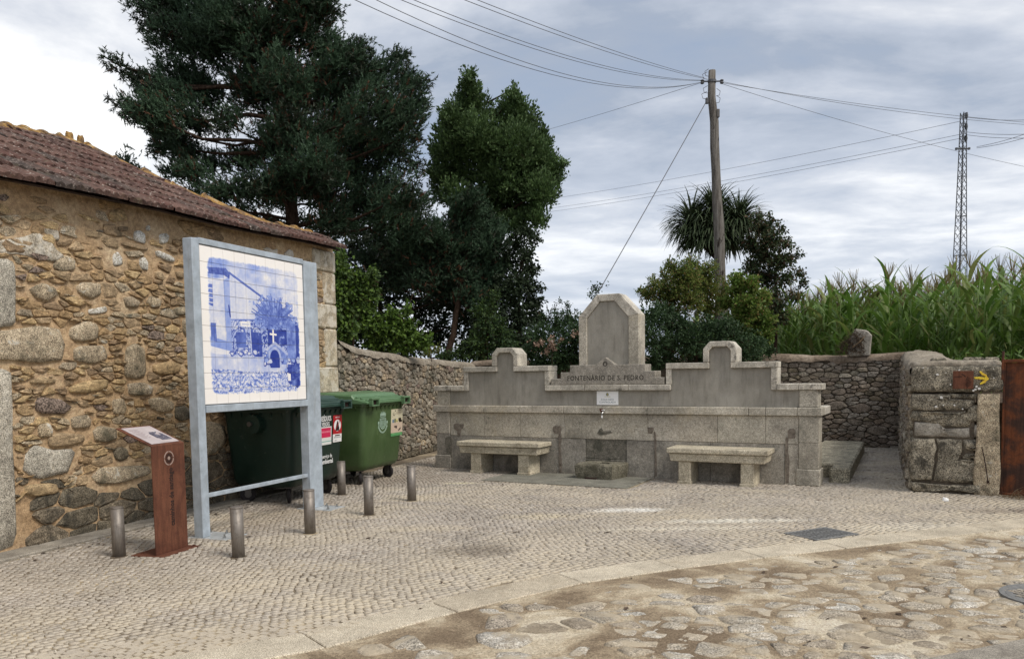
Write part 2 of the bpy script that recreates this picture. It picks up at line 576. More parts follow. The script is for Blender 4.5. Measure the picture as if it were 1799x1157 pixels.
def dirt_mat():
    t = NT('sandy_dirt')
    b = t.ramp(t.noise(1.6, 7, .62, dist=.6), [(.39, (.20, .15, .10)), (.49, (.33, .26, .175)), (.56, (.48, .40, .285)), (.66, (.62, .545, .42))])
    b = t.mix(.6, b, t.ramp(t.noise(60, 4, .7), [(.3, .15), (.5, .5), (.7, .85)]), 'OVERLAY')
    b = t.mix(.5, b, t.ramp(t.noise(240, 2, .7), [(.3, .2), (.7, .8)]), 'OVERLAY')
    t.bump(t.math('ADD', t.noise(60, 6, .7), t.math('MULTIPLY', t.noise(9, 4), 3)), .9, .012)
    return t.done(b, .97, 0, .1)


M['dirt'] = dirt_mat()


def joint_mat():
    t = NT('joint_sand')
    b = t.ramp(t.noise(1.3, 5, .6), [(.36, (.12, .095, .07)), (.5, (.21, .17, .12)), (.62, (.42, .345, .23))])
    b = t.mix(.5, b, t.ramp(t.noise(160, 2, .7), [(.3, .2), (.7, .8)]), 'OVERLAY')
    t.bump(t.noise(90, 4), .7, .006)
    return t.done(b, .97, 0, .1)


M['joint'] = joint_mat()
M['band'] = stone_mat('band', [(.45, .39, .295), (.49, .43, .33), (.42, .36, .27)], speck=(.4, 130, .6), blotch=(3, .35), bump=(90, .4, .004),
                      stain=[((.27, .21, .14), 3.5, .56, .70, .5)])
M['concrete'] = stone_mat('concrete', [(.25, .225, .185), (.29, .26, .215)], speck=(.4, 140, .5), blotch=(3, .5), bump=(90, .5, .004),
                          stain=[((.12, .10, .08), 4, .52, .66, .6)])
M['slab_green'] = stone_mat('slab_green', [(.17, .165, .135), (.20, .19, .155)], speck=(.3, 140, .5), blotch=(3, .5), bump=(90, .4, .003))


def simple(name, col, rough=.6, metal=0, spec=.4, nz=None, bump=None):
    t = NT(name)
    b = col
    if nz:
        sc, am = nz
        b = t.mix(am, col, t.ramp(t.noise(sc, 6, .65), [(.3, .1), (.5, .5), (.7, .9)]), 'OVERLAY')
    if bump: t.bump(t.noise(bump[0], 4), bump[1], .003)
    return t.done(b, rough, metal, spec)


def galv():
    t = NT('galvanised_paint')
    b = t.mix(.35, (.36, .41, .455), t.ramp(t.noise(7, 6, .65), [(.3, .15), (.5, .5), (.7, .85)]), 'OVERLAY')
    f = t.n('ShaderNodeMapRange', {0: t.noise(5, 7, .75, sc=(3, 3, .5)), 1: .56, 2: .68}).outputs[0]
    b = t.mix(t.math('MULTIPLY', f, .35), b, (.22, .20, .15))
    f = t.n('ShaderNodeMapRange', {0: t.noise(24, 4, .7), 1: .64, 2: .70}).outputs[0]
    b = t.mix(t.math('MULTIPLY', f, .5), b, (.18, .19, .20))
    return t.done(b, .5, 0, .5)


M['galv'] = galv()
M['galv_plate'] = simple('galvanised_plate', (.50, .52, .52), .4, .3, .5, (12, .4))
M['bolt'] = simple('bolt_steel', (.35, .35, .34), .35, .9)
M['white_pvc'] = simple('white_enamel', (.86, .86, .85), .35)


def steel():
    t = NT('brushed_steel')
    b = t.mix(.5, (.215, .19, .165), t.ramp(t.noise(30, 4, .6, sc=(8, 8, .4)), [(.3, .25), (.7, .75)]), 'OVERLAY')
    b = t.mix(t.n('ShaderNodeMapRange', {0: t.noise(14, 5, .7), 1: .52, 2: .70}).outputs[0], b, (.13, .11, .09))
    return t.done(b, .50, .45, .4)


M['steel'] = steel()


def rust(name, a, b_, c, d):
    t = NT(name)
    b = t.ramp(t.noise(3.2, 7, .66, dist=.4), [(.32, a), (.46, b_), (.58, c), (.72, d)])
    b = t.mix(.4, b, t.ramp(t.noise(5, 5, .65, sc=(6, 6, .6)), [(.35, .2), (.65, .8)]), 'OVERLAY')
    b = t.mix(.3, b, t.ramp(t.noise(120, 3), [(.3, .2), (.7, .8)]), 'OVERLAY')
    t.bump(t.noise(90, 4), .35, .003)
    return t.done(b, .78, .1, .25)


M['corten'] = rust('corten', (.075, .030, .019), (.12, .046, .027), (.15, .060, .034), (.11, .042, .026))
M['gate_rust'] = rust('gate_rust', (.035, .022, .018), (.065, .032, .022), (.17, .055, .022), (.05, .028, .02))
M['cut_dark'] = simple('cut_dark', (.030, .014, .010), .9)  # near-black for iron; in cut-outs and openings it puts shade into the colour
M['cut_light'] = simple('cut_light', (.33, .24, .20), .7)


def plastic(name, c, c2):
    t = NT(name)
    b = t.ramp(t.noise(3.0, 6, .65), [(.35, c), (.7, c2)])
    b = t.mix(.25, b, t.ramp(t.noise(30, 5, .7, sc=(1, 1, .25)), [(.4, .4), (.72, .85)]), 'OVERLAY')
    sf = t.n('ShaderNodeMapRange', {0: t.noise(9, 8, .75, sc=(1, 1, 2.2), dist=.6), 1: .60, 2: .74}).outputs[0]
    b = t.mix(t.math('MULTIPLY', sf, .45), b, (.20, .21, .17))
    t.bump(t.noise(200, 2), .12, .001)
    return t.done(b, t.ramp(t.noise(6, 5, .7), [(.35, .36), (.7, .62)]), 0, .45)


M['bin_green'] = plastic('bin_green', (.048, .088, .028), (.070, .115, .042))
M['bin_lid'] = plastic('bin_lid', (.085, .165, .075), (.11, .20, .10))
M['bin_dark'] = plastic('bin_dark', (.006, .020, .013), (.010, .030, .020))
M['bin_dark_lid'] = plastic('bin_dark_lid', (.020, .050, .038), (.032, .068, .052))
M['rubber'] = simple('rubber', (.022, .018, .018), .8)
M['castor'] = simple('castor_steel', (.12, .11, .10), .5, .6)


def tile_mat():
    t = NT('roof_tile')
    r = t.rand()
    b = t.ramp(r, [(0, (.080, .048, .040)), (.25, (.115, .062, .050)), (.5, (.095, .060, .050)), (.75, (.145, .085, .068)), (1, (.075, .060, .052))])
    b = t.mix(.65, b, t.ramp(t.noise(11, 6, .65), [(.3, .15), (.5, .5), (.7, .85)]), 'OVERLAY')
    f = t.n('ShaderNodeMapRange', {0: t.noise(26, 5, .7), 1: .585, 2: .64}).outputs[0]
    b = t.mix(t.math('MULTIPLY', f, .8), b, (.42, .36, .31))
    f = t.n('ShaderNodeMapRange', {0: t.noise(5, 6, .7), 1: .57, 2: .66}).outputs[0]
    b = t.mix(t.math('MULTIPLY', f, .6), b, (.09, .075, .045))
    t.bump(t.noise(60, 5, .7), .9, .008)
    return t.done(b, .95, 0, .15)


def ridge_mat():
    t = NT('ridge_tile')
    b = t.ramp(t.noise(7, 6, .65), [(.36, (.12, .085, .06)), (.46, (.22, .14, .075)), (.55, (.36, .21, .065)), (.66, (.38, .31, .20))])
    b = t.mix(.6, b, t.ramp(t.noise(60, 5, .7), [(.3, .12), (.5, .5), (.7, .88)]), 'OVERLAY')
    t.bump(t.noise(60, 5, .7), 1, .01)
    return t.done(b, .95, 0, .15)


M['tile'] = tile_mat()
M['ridge'] = ridge_mat()
M['rafter'] = simple('rafter_wood', (.07, .045, .03), .9, nz=(20, .6))


def wood_pole():
    t = NT('pole_wood')
    b = t.ramp(t.noise(6, 6, .65, sc=(5, 5, .35)), [(.32, (.05, .043, .037)), (.48, (.155, .14, .122)), (.7, (.27, .25, .225))])
    f = t.n('ShaderNodeMapRange', {0: t.noise(2.2, 5, .7, sc=(2, 2, .9)), 1: .60, 2: .66}).outputs[0]
    b = t.mix(f, b, (.03, .024, .02))
    t.bump(t.noise(10, 5, .7, sc=(8, 8, .4)), .9, .02)
    return t.done(b, .95, 0, .1)


M['pole'] = wood_pole()
M['wire'] = simple('cable_black', (.10, .10, .105), .7)
M['lattice'] = simple('lattice_steel', (.09, .095, .10), .6, .3)


def bark(name, a, b_):
    t = NT(name)
    b = t.ramp(t.noise(9, 6, .7, sc=(2, 2, .6)), [(.35, a), (.65, b_)])
    t.bump(t.noise(14, 5, .7, sc=(2, 2, .5)), 1, .05)
    return t.done(b, .95, 0, .1)


M['bark'] = bark('bark', (.028, .018, .012), (.085, .055, .038))


def leaf_mat(name, cols, big=1.2, trans=.25, rough=.6, spec=.3):
    t = NT(name)
    r = t.rand()
    k = len(cols)
    b = t.ramp(r, [(i / max(1, k - 1), c) for i, c in enumerate(cols)])
    b = t.mix(.45, b, t.ramp(t.noise(big, 4, .6), [(.34, .25), (.5, .5), (.68, .78)]), 'OVERLAY')
    t.done(b, rough, 0, spec)
    tr = t.n('ShaderNodeBsdfTranslucent')
    t.link(b, tr.inputs[0])
    ms = t.n('ShaderNodeMixShader')
    ms.inputs[0].default_value = trans
    t.link(t.b.outputs[0], ms.inputs[1]); t.link(tr.outputs[0], ms.inputs[2])
    t.link(ms.outputs[0], t.t.nodes['Material Output'].inputs[0])
    return t.m


M['needle'] = leaf_mat('needle', [(.024, .050, .026), (.040, .080, .040), (.070, .120, .064), (.030, .062, .030)], .8, .14)
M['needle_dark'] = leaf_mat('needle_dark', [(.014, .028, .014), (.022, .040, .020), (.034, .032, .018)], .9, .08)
M['needle_dead'] = leaf_mat('needle_dead', [(.11, .05, .028), (.15, .075, .04)], .9, .1)
M['cypress'] = leaf_mat('cypress_leaf', [(.040, .075, .024), (.068, .120, .036), (.10, .16, .052), (.050, .090, .030)], .9, .22)
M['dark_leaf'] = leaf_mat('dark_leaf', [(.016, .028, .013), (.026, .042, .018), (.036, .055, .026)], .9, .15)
M['hedge'] = leaf_mat('hedge_leaf', [(.022, .046, .017), (.034, .066, .023), (.050, .088, .032)], 1.1, .18)
M['vine'] = leaf_mat('vine_leaf', [(.07, .13, .018), (.11, .19, .028), (.16, .25, .045), (.055, .10, .02)], 1.6, .35)
M['shrub'] = leaf_mat('shrub_leaf', [(.040, .075, .018), (.060, .105, .025), (.080, .125, .030)], 1.4, .3)
M['acacia'] = leaf_mat('acacia_leaf', [(.12, .17, .035), (.17, .22, .05), (.22, .25, .07), (.24, .15, .06)], 1.3, .45)
M['bronze'] = leaf_mat('bronze_leaf', [(.035, .062, .022), (.055, .088, .030), (.075, .080, .035), (.11, .06, .035)], 1.2, .25)
M['cordyline'] = leaf_mat('cordyline_leaf', [(.030, .052, .022), (.055, .080, .034), (.10, .13, .07), (.04, .06, .025)], .8, .15)
M['corn'] = leaf_mat('corn_leaf', [(.075, .155, .024), (.12, .22, .036), (.18, .28, .060), (.10, .18, .030), (.25, .27, .09)], .5, .38, .45, .45)
M['tassel'] = leaf_mat('corn_tassel', [(.25, .19, .09), (.20, .17, .07)], .5, .2)
M['dry'] = leaf_mat('dry_flower', [(.24, .15, .10), (.33, .24, .18), (.17, .10, .07)], 2, .2)
M['dry_weed'] = leaf_mat('dry_weed', [(.20, .13, .07), (.30, .21, .12)], 2, .2)
M['soil'] = mortar('soil', (.05, .035, .025), (.09, .065, .045), (.14, .10, .07), 2)
M['grass_far'] = mortar('field_green', (.04, .07, .02), (.06, .09, .03), (.10, .11, .05), .3)


# ------------------------------------------------------------------ stones cut from a plane
def clip(poly, a, b, c):
    """keep the part of poly with a*x+b*y <= c"""
    out = []
    n = len(poly)
    for i in range(n):
        p, q = poly[i], poly[(i + 1) % n]
        dp, dq = a * p[0] + b * p[1] - c, a * q[0] + b * q[1] - c
        if dp <= 0: out.append(p)
        if dp * dq < 0:
            t = dp / (dp - dq)
            out.append((p[0] + (q[0] - p[0]) * t, p[1] + (q[1] - p[1]) * t))
    return out


def cells(sites, wts, bounds, aniso=1.0, near=22):
    """power diagram: one polygon per site, stretched by aniso along x"""
    S = np.array(sites, float); S[:, 0] /= aniso
    Wt = np.array(wts, float)
    x0, x1, y0, y1 = bounds
    x0 /= aniso; x1 /= aniso
    out = []
    for i in range(len(S)):
        d = S - S[i]
        dd = (d * d).sum(1) - Wt
        dd[i] = 1e9
        idx = np.argpartition(dd, min(near, len(S) - 2))[:near] if len(S) > near + 1 else np.arange(len(S))
        poly = [(x0, y0), (x1, y0), (x1, y1), (x0, y1)]
        big = (max(.5, 4 * math.sqrt(Wt[i])))
        poly = clip(clip(clip(clip(poly, 1, 0, S[i, 0] + big), -1, 0, -(S[i, 0] - big)), 0, 1, S[i, 1] + big), 0, -1, -(S[i, 1] - big))
        for j in idx:
            if j == i: continue
            a, b = 2 * d[j]
            c = (S[j] @ S[j] - Wt[j]) - (S[i] @ S[i] - Wt[i])
            poly = clip(poly, a, b, c)
            if len(poly) < 3: break
        out.append([(p[0] * aniso, p[1]) for p in poly] if len(poly) >= 3 else None)
    return out


def poisson(bounds, r_of, n_try, seed, aniso=1.0, fixed=()):
    g = np.random.default_rng(seed)
    x0, x1, y0, y1 = bounds
    P = [(a / aniso, b, r) for a, b, r in fixed]
    A = np.array(P) if P else np.zeros((0, 3))
    L = list(P)
    arr = np.zeros((n_try + len(P), 3)); arr[:len(P)] = A if len(P) else arr[:0]
    k = len(P)
    for _ in range(n_try):
        x, y = g.uniform(x0, x1) / aniso, g.uniform(y0, y1)
        r = r_of(x * aniso, y, g)
        if k:
            q = arr[:k]
            if (((q[:, 0] - x) ** 2 + (q[:, 1] - y) ** 2) < ((q[:, 2] + r) * .5 * .98) ** 2).any(): continue
        arr[k] = (x, y, r); k += 1
    a = arr[:k].copy(); a[:, 0] *= aniso
    return a


def area(p):
    return .5 * abs(sum(p[i][0] * p[(i + 1) % len(p)][1] - p[(i + 1) % len(p)][0] * p[i][1] for i in range(len(p))))


def rock_face(poly, gap, h, back=.02, g=None, nmax=10, dome=1.0, tilt=.0):
    """a stone seen from outside: outline shrunk by the joint, rounded, domed; returns verts (u, v, h), faces, centre"""
    p = np.array(poly, float)
    if len(p) > nmax:
        p = p[np.sort(g.choice(len(p), nmax, replace=False))]
    # drop very short edges
    keep = [i for i in range(len(p)) if np.hypot(*(p[i] - p[i - 1])) > .012]
    if len(keep) >= 3: p = p[keep]
    c = p.mean(0)
    # cut corners to round
    q = []
    n = len(p)
    for i in range(n):
        a, b = p[i], p[(i + 1) % n]
        if n <= 6 or g.random() < .4:
            k_ = g.uniform(.08, .26); q.append(a * (1 - k_) + b * k_); q.append(a * .16 + b * .84)
        else:
            q.append(a * .82 + b * .18)
    q = np.array(q)
    d = q - c
    L = np.hypot(d[:, 0], d[:, 1]) + 1e-6
    q = c + d * np.maximum(.35, (L - gap) / L)[:, None] * (1 + g.uniform(-.05, .04, len(q)))[:, None]
    n = len(q)
    hs = h * g.uniform(.82, 1.12, n)
    tl = (d @ g.uniform(-1, 1, 2)) * tilt
    r0 = np.column_stack([q, np.full(n, -back)])
    r1 = np.column_stack([c + (q - c) * .965, hs * .62 + tl])
    r2 = np.column_stack([c + (q - c) * g.uniform(.66, .86, n)[:, None], hs * dome + tl * .7 + g.uniform(-.22, .22, n) * h])
    V = np.concatenate([r0, r1, r2, [[c[0], c[1], h * dome * 1.04]]])
    F = []
    for k in range(2):
        for i in range(n):
            F.append([k * n + i, k * n + (i + 1) % n, (k + 1) * n + (i + 1) % n, (k + 1) * n + i])
    for i in range(n):
        F.append([2 * n + i, 2 * n + (i + 1) % n, 3 * n])
    return V, F, c


def lay_stones(polys, parent, name, frame, gap, h, limit=300, mats=None, joined='rubble', seed=1, size_of=None, nmax=10,
               gap_of=None, dome=1.0, tilt=.0, smooth=False, orient=1, min_area=2e-4, back=.03):
    """polys: list of (poly); frame(u, v, h) arrays -> xyz; the `limit` largest become parts, the rest one stuff part per material"""
    g = np.random.default_rng(seed)
    items = [p for p in polys if p is not None and len(p) >= 3 and area(p) > min_area]
    key = [(size_of(p) if size_of else area(p)) for p in items]
    order = np.argsort(key)[::-1]
    rest = {}
    for rank, i in enumerate(order):
        poly = items[i]
        c0 = np.mean(poly, 0)
        gp_ = gap_of(c0, g) if gap_of else gap * g.uniform(.6, 1.5)
        hh = h * g.uniform(.5, 1.5)
        V, F, c = rock_face(poly, gp_, hh, back, g, nmax, dome, tilt)
        m = mats(c0, area(poly), g)
        Wd = frame(V[:, 0], V[:, 1], V[:, 2])
        if orient < 0: F = [f[::-1] for f in F]
        if rank < limit:
            o = Wd.mean(0)
            mk(name, Wd - o, F, M[m], parent, smooth=smooth, loc=o)
        else:
            rest.setdefault(m, Acc()).add(Wd, F)
    for m, a in rest.items():
        a.mk(joined, M[m], parent, smooth=smooth, kind='stuff')


# ------------------------------------------------------------------ images made in memory (flat print)
def np_image(name, arr):
    """arr: h x w x 3 or 4, row 0 at the top, display colours 0..1"""
    h, w = arr.shape[:2]
    im = bpy.data.images.new(name, w, h, alpha=True)
    out = np.ones((h, w, 4), np.float32)
    out[..., :arr.shape[2]] = np.clip(arr, 0, 1)
    im.pixels.foreach_set(out[::-1].ravel())
    im.update()
    im.pack()
    return im


def print_mat(name, im, rough=.4, alpha=False, spec=.4):
    t = NT(name)
    tx = t.n('ShaderNodeTexImage')
    tx.image = im
    tx.extension = 'EXTEND'
    t.link(tx.outputs[0], t.b.inputs['Base Color'])
    if alpha: t.link(tx.outputs[1], t.b.inputs['Alpha'])
    return t.done(None, rough, 0, spec)


def grid(h, w):
    return np.meshgrid((np.arange(w) + .5) / w, (np.arange(h) + .5) / h)


def inpoly(X, Y, pts):
    r = np.zeros(X.shape, bool)
    n = len(pts)
    for i in range(n):
        (x0, y0), (x1, y1) = pts[i], pts[(i + 1) % n]
        if y0 == y1: continue
        r ^= ((Y < y0) != (Y < y1)) & (X < (x1 - x0) * (Y - y0) / (y1 - y0) + x0)
    return r


def line(X, Y, a, b, w):
    a, b = np.array(a), np.array(b)
    d = b - a
    t = np.clip(((X - a[0]) * d[0] + (Y - a[1]) * d[1]) / (d @ d), 0, 1)
    return np.hypot(X - a[0] - t * d[0], Y - a[1] - t * d[1]) < w


# ================================================================== GROUND
def band_y(x):
    """middle line of the smooth stone band between the square and the road"""
    xs = [-6.5, -4, -1.83, -1.1, -.02, 1.0, 2.0, 2.9, 4.0, 5.5, 8, 14]
    ys = [2.2, 3.4, 4.42, 4.92, 6.0, 6.55, 6.98, 7.33, 7.75, 8.35, 9.2, 11.2]
    return np.interp(x, xs, ys)


BAND_W = .35
gx, gy = np.meshgrid(np.linspace(-200, 260, 24), np.linspace(-40, 500, 24))
nx, ny = 24, 24


def sheet(name, X, Y, Z, mat, **k):
    h, w = X.shape
    i = np.arange(h * w).reshape(h, w)
    F = np.stack([i[:-1, :-1], i[:-1, 1:], i[1:, 1:], i[1:, :-1]], -1).reshape(-1, 4)
    return mk(name, np.column_stack([X.ravel(), Y.ravel(), Z.ravel()]), [F], mat, **k)


sheet('ground', gx, gy, np.full(gx.shape, -.08), M['soil'], kind='structure', label='bare earth and fields running to the horizon')

# setts: the joints are a sheet of sand, every sett stands a few millimetres proud of it
JX, JY = np.meshgrid(np.arange(-8, 14.01, .12), np.arange(.5, 23.5, .12))
paving = mk('sett_paving', *((lambda h, w: (np.column_stack([JX.ravel(), JY.ravel(), np.where(JY > band_y(JX) - .1, -.003 + .006 * vnoise(JX, JY, 1.2, 3), -.06).ravel()]),
            [np.stack([(np.arange(h * w).reshape(h, w))[a:h - 1 + a, b:w - 1 + b] for a, b in ((0, 0), (0, 1), (1, 1), (1, 0))], -1).reshape(-1, 4)]))(*JX.shape)),
            M['joint'], kind='structure', label='small pale granite setts of the fountain square')

# footprint outlines that stay free of setts
HO = np.array([-6.03, 3.47]); HU = np.array([.316, .949]) / math.hypot(.316, .949); HN = np.array([HU[1], -HU[0]])
F0 = gp(769, 821)[:2]; F1 = gp(1437, 854)[:2]
FU = (F1 - F0) / np.hypot(*(F1 - F0)); FN = np.array([-FU[1], FU[0]])
F_ANG = math.atan2(FU[1], FU[0])


def to_f(x, y):
    return (x - F0[0]) * FU[0] + (y - F0[1]) * FU[1], (x - F0[0]) * FN[0] + (y - F0[1]) * FN[1]


def to_h(x, y):
    return (x - HO[0]) * HU[0] + (y - HO[1]) * HU[1], (x - HO[0]) * HN[0] + (y - HO[1]) * HN[1]


def sett_ok(x, y):
    s, h = to_h(x, y)
    fs, ft = to_f(x, y)
    back = (x * .55 + (y - 16.9) - 6.5 * .55) < 2.2
    return ((y > band_y(x) + BAND_W / 2) & (h > .30) & (back) & ~((fs > .0) & (fs < 6.25) & (ft > -.02) & (ft < .3))
            & ~((fs > 1.55) & (fs < 3.95) & (ft < 0.0) & (ft > -1.28)) & (x < 8.2 + 0 * y) & (y < 20))


def build_setts():
    p = .057
    a = math.radians(38)
    n = 300
    I, J = np.meshgrid(np.arange(-n, n), np.arange(-n, n))
    u = I * p * 1.02; v = J * p * .98 + (I % 2) * 0
    u = u + (J % 2) * p * .5
    # rows bend in shallow arcs
    uu = u + .05 * np.sin(v * 2.1 + 1) + .02 * vnoise(u, v, 2.5, 4) ; vv = v + .06 * np.sin(u * 1.9) + .03 * vnoise(u, v, 2, 5)
    x = uu * math.cos(a) - vv * math.sin(a) + 1.5
    y = uu * math.sin(a) + vv * math.cos(a) + 10
    rot = a + .11 * np.cos(u * 1.9) + rng.normal(0, .16, u.shape) + .5 * vnoise(u, v, .5, 17, 2)
    k = sett_ok(x, y) & (y > 2.6) & (np.abs(x) < y * .66 + .5) & (np.hypot(x, y) > 3.2)
    x, y, rot = x[k], y[k], rot[k]
    x = x + rng.normal(0, .0055, x.shape); y = y + rng.normal(0, .0055, x.shape)
    N = len(x)
    hw = p * .5 * rng.uniform(.80, 1.04, (N, 2))
    cor = np.array([(-1, -1), (1, -1), (1, 1), (-1, 1)], float)
    # every corner wanders a little
    Q = cor[None] * hw[:, None] + rng.normal(0, .0036, (N, 4, 2))
    c, s = np.cos(rot)[:, None], np.sin(rot)[:, None]
    top_in = Q * .925
    zt = .004 + rng.normal(0, .0022, N)
    tilt = rng.normal(0, .022, (N, 2))

    def wpos(q, z):
        X = x[:, None] + q[..., 0] * c - q[..., 1] * s
        Y = y[:, None] + q[..., 0] * s + q[..., 1] * c
        Z = z[:, None] + q[..., 0] * tilt[:, :1] + q[..., 1] * tilt[:, 1:]
        return np.stack([X, Y, Z + 0 * X], -1)
    V = np.concatenate([wpos(Q, zt - .022), wpos(top_in, zt + .002)], 1)      # N,8,3
    f = []
    for r in (0,):
        for i in range(4):
            f.append((r + i, r + (i + 1) % 4, r + 4 + (i + 1) % 4, r + 4 + i))
    f.append((4, 5, 6, 7))
    f = np.array(f)
    near = np.argsort(np.hypot(x, y - .2))[:300]
    m = np.zeros(N, bool); m[near] = True
    Vr = V[~m]
    F = (f[None] + (np.arange(len(Vr)) * 8)[:, None, None]).reshape(-1, 4)
    mk('setts', Vr.reshape(-1, 3), [F], M['sett'], paving, smooth=False, kind='stuff')
    fl = f.tolist()
    for i in near:
        o = V[i].mean(0)
        mk('sett', V[i] - o, fl, M['sett'], paving, loc=o)
    print('setts', N)


build_setts()

# the smooth band: long worn slabs, end to end along the curve
band = empty('stone_band', (0, 6, 0), kind='structure', label='curved strip of smooth pale slabs between setts and road')
nodes = [-6.0]
while nodes[-1] < 11: nodes.append(nodes[-1] + rng.uniform(.70, .95))
bp = np.array([(x, band_y(x)) for x in nodes])
tg = np.gradient(bp, axis=0); tg /= np.hypot(tg[:, 0], tg[:, 1])[:, None]
bn = np.column_stack([-tg[:, 1], tg[:, 0]]) * BAND_W / 2
for k in range(len(nodes) - 1):
    e = (bp[k + 1] - bp[k]) * .005
    poly = [tuple(bp[k] - bn[k] + e), tuple(bp[k + 1] - bn[k + 1] - e), tuple(bp[k + 1] + bn[k + 1] - e), tuple(bp[k] + bn[k] + e)]
    V, F = prism(poly, -.07, .008 + rng.uniform(-.002, .003), 'z', .006)
    o = V.mean(0)
    mk('slab', V - o, F, M['band'], band, loc=o - np.array([0, 6, 0]))

# the road: granite cobbles sunk in sandy dirt
rx = np.arange(-4.5, 11.01, .05); ry = np.arange(1.2, 10.6, .05)
RX, RY = np.meshgrid(rx, ry)
RZ = -.004 + .016 * vnoise(RX, RY, 1.1, 11, 4) + .007 * vnoise(RX, RY, 6, 12, 3)
edge = np.clip((band_y(RX) - BAND_W / 2 - RY) / .35, 0, 1)
RZ = RZ * edge - .003 * (1 - edge)
inside = (RY < band_y(RX) - BAND_W / 2 + .06)
h_, w_ = RX.shape
idx = np.arange(h_ * w_).reshape(h_, w_)
FQ = np.stack([idx[:-1, :-1], idx[:-1, 1:], idx[1:, 1:], idx[1:, :-1]], -1)
ok = inside[:-1, :-1] & inside[1:, 1:] & inside[1:, :-1] & inside[:-1, 1:] & (RX[:-1, :-1] > -4.2)
road = mk('road', np.column_stack([RX.ravel(), RY.ravel(), RZ.ravel()]), [FQ[ok]], M['dirt'], smooth=True, kind='structure',
          label='old cobbled road half buried in yellow sandy dirt')


def road_z(x, y):
    e = np.clip((band_y(x) - BAND_W / 2 - y) / .35, 0, 1)
    return (-.004 + .016 * vnoise(x, y, 1.1, 11, 4) + .007 * vnoise(x, y, 6, 12, 3)) * e - .003 * (1 - e)


def build_cobbles():
    g = np.random.default_rng(21)
    pts = poisson((-3.5, 9.5, 2.3, 9.2), lambda x, y, g: g.choice([.10, .13, .17, .21], p=[.3, .35, .25, .1]), 9000, 5, 1.25)
    pts = [p for p in pts if p[1] < band_y(p[0]) - BAND_W / 2 - .06 and abs(p[0]) < p[1] * .68 + .6]
    P = np.array(pts)
    polys = cells(P[:, :2], (P[:, 2] * .5) ** 2, (-4, 10, 2, 9.5), 1.25)
    sel = []
    for q, p in zip(polys, P):
        if q is None: continue
        c = np.mean(q, 0)
        if max(b - band_y(a) for a, b in q) > -BAND_W / 2 - .01: continue
        n = float(vnoise(c[0], c[1], .55, 40, 3))
        far = (band_y(c[0]) - c[1])
        keep = .68 + .16 * far + n * 1.1
        if g.random() < keep: sel.append(q)

    def frame(u, v, h):
        z = road_z(u, v) - .012
        return np.column_stack([u, v, z + h])
    lay_stones(sel, road, 'cobble', frame, .016, .0165, 300, lambda c, a, g: 'cobble', 'cobbles', 22,
               size_of=lambda p: area(p) / (np.mean(p, 0)[1] ** 3), gap_of=lambda c, g: g.uniform(.004, .02), dome=1.0, tilt=.05, back=.04, smooth=True)
    print('cobbles', len(sel))


build_cobbles()

# small grey kerb of the road's far side, bottom right corner
kp = [gp(1570, 1175)[:2], gp(1799, 1128)[:2], gp(2050, 1080)[:2], gp(2300, 1200)[:2], gp(1700, 1300)[:2]]
V, F = prism([tuple(p) for p in kp], -.05, .03, 'z', .012)
mk('kerb', V, F, M['concrete'], kind='structure', label='corner of a smooth grey kerb stone beside the road')


# loose bits on the ground: crumbs, leaf scraps
def crumbs():
    g = np.random.default_rng(4)
    A_ = Acc()
    for _ in range(620):
        x = g.uniform(-4, 7.5); y = g.uniform(4.2, 12.5)
        if abs(x) > y * .65: continue
        s = g.uniform(.003, .012) * (1.6 if y < band_y(x) else .9)
        z = (float(road_z(x, y)) if y < band_y(x) else .006)
        V = np.array([(-1, 0, 0), (0, -.8, 0), (1, .1, 0), (.1, .9, 0), (0, 0, .9)]) * s * g.uniform(.6, 1.3, (5, 3))
        V += (x, y, z)
        A_.add(V, [(0, 1, 4), (1, 2, 4), (2, 3, 4), (3, 0, 4)])
    A_.mk('grit', M['cobble'], kind='stuff', label='loose grit and small stones scattered over sand and setts')
    B = Acc()
    for _ in range(150):
        x = g.uniform(-4, 7); y = g.uniform(4.4, 12)
        if g.random() < .5:                                    # many collect below the house and bins
            s = g.uniform(4, 10); h = .3 + abs(g.normal(0, .3)); x, y = HO + HU * s + HN * h
        if abs(x) > y * .65: continue
        a = g.uniform(0, 6.3); L = g.uniform(.015, .05); w = L * g.uniform(.15, .5)
        c, s_ = math.cos(a), math.sin(a)
        z = (float(road_z(x, y)) + .004 if y < band_y(x) else .012)
        q = np.array([(-L, 0, 0), (0, -w, .006), (L, 0, .001), (0, w, .008)])
        q = np.column_stack([q[:, 0] * c - q[:, 1] * s_ + x, q[:, 0] * s_ + q[:, 1] * c + y, q[:, 2] + z])
        B.add(q, [(0, 1, 2), (0, 2, 3)])
    B.mk('leaf_litter', M['rafter'], kind='stuff', label='dark scraps of dead leaves lying on the paving')


crumbs()


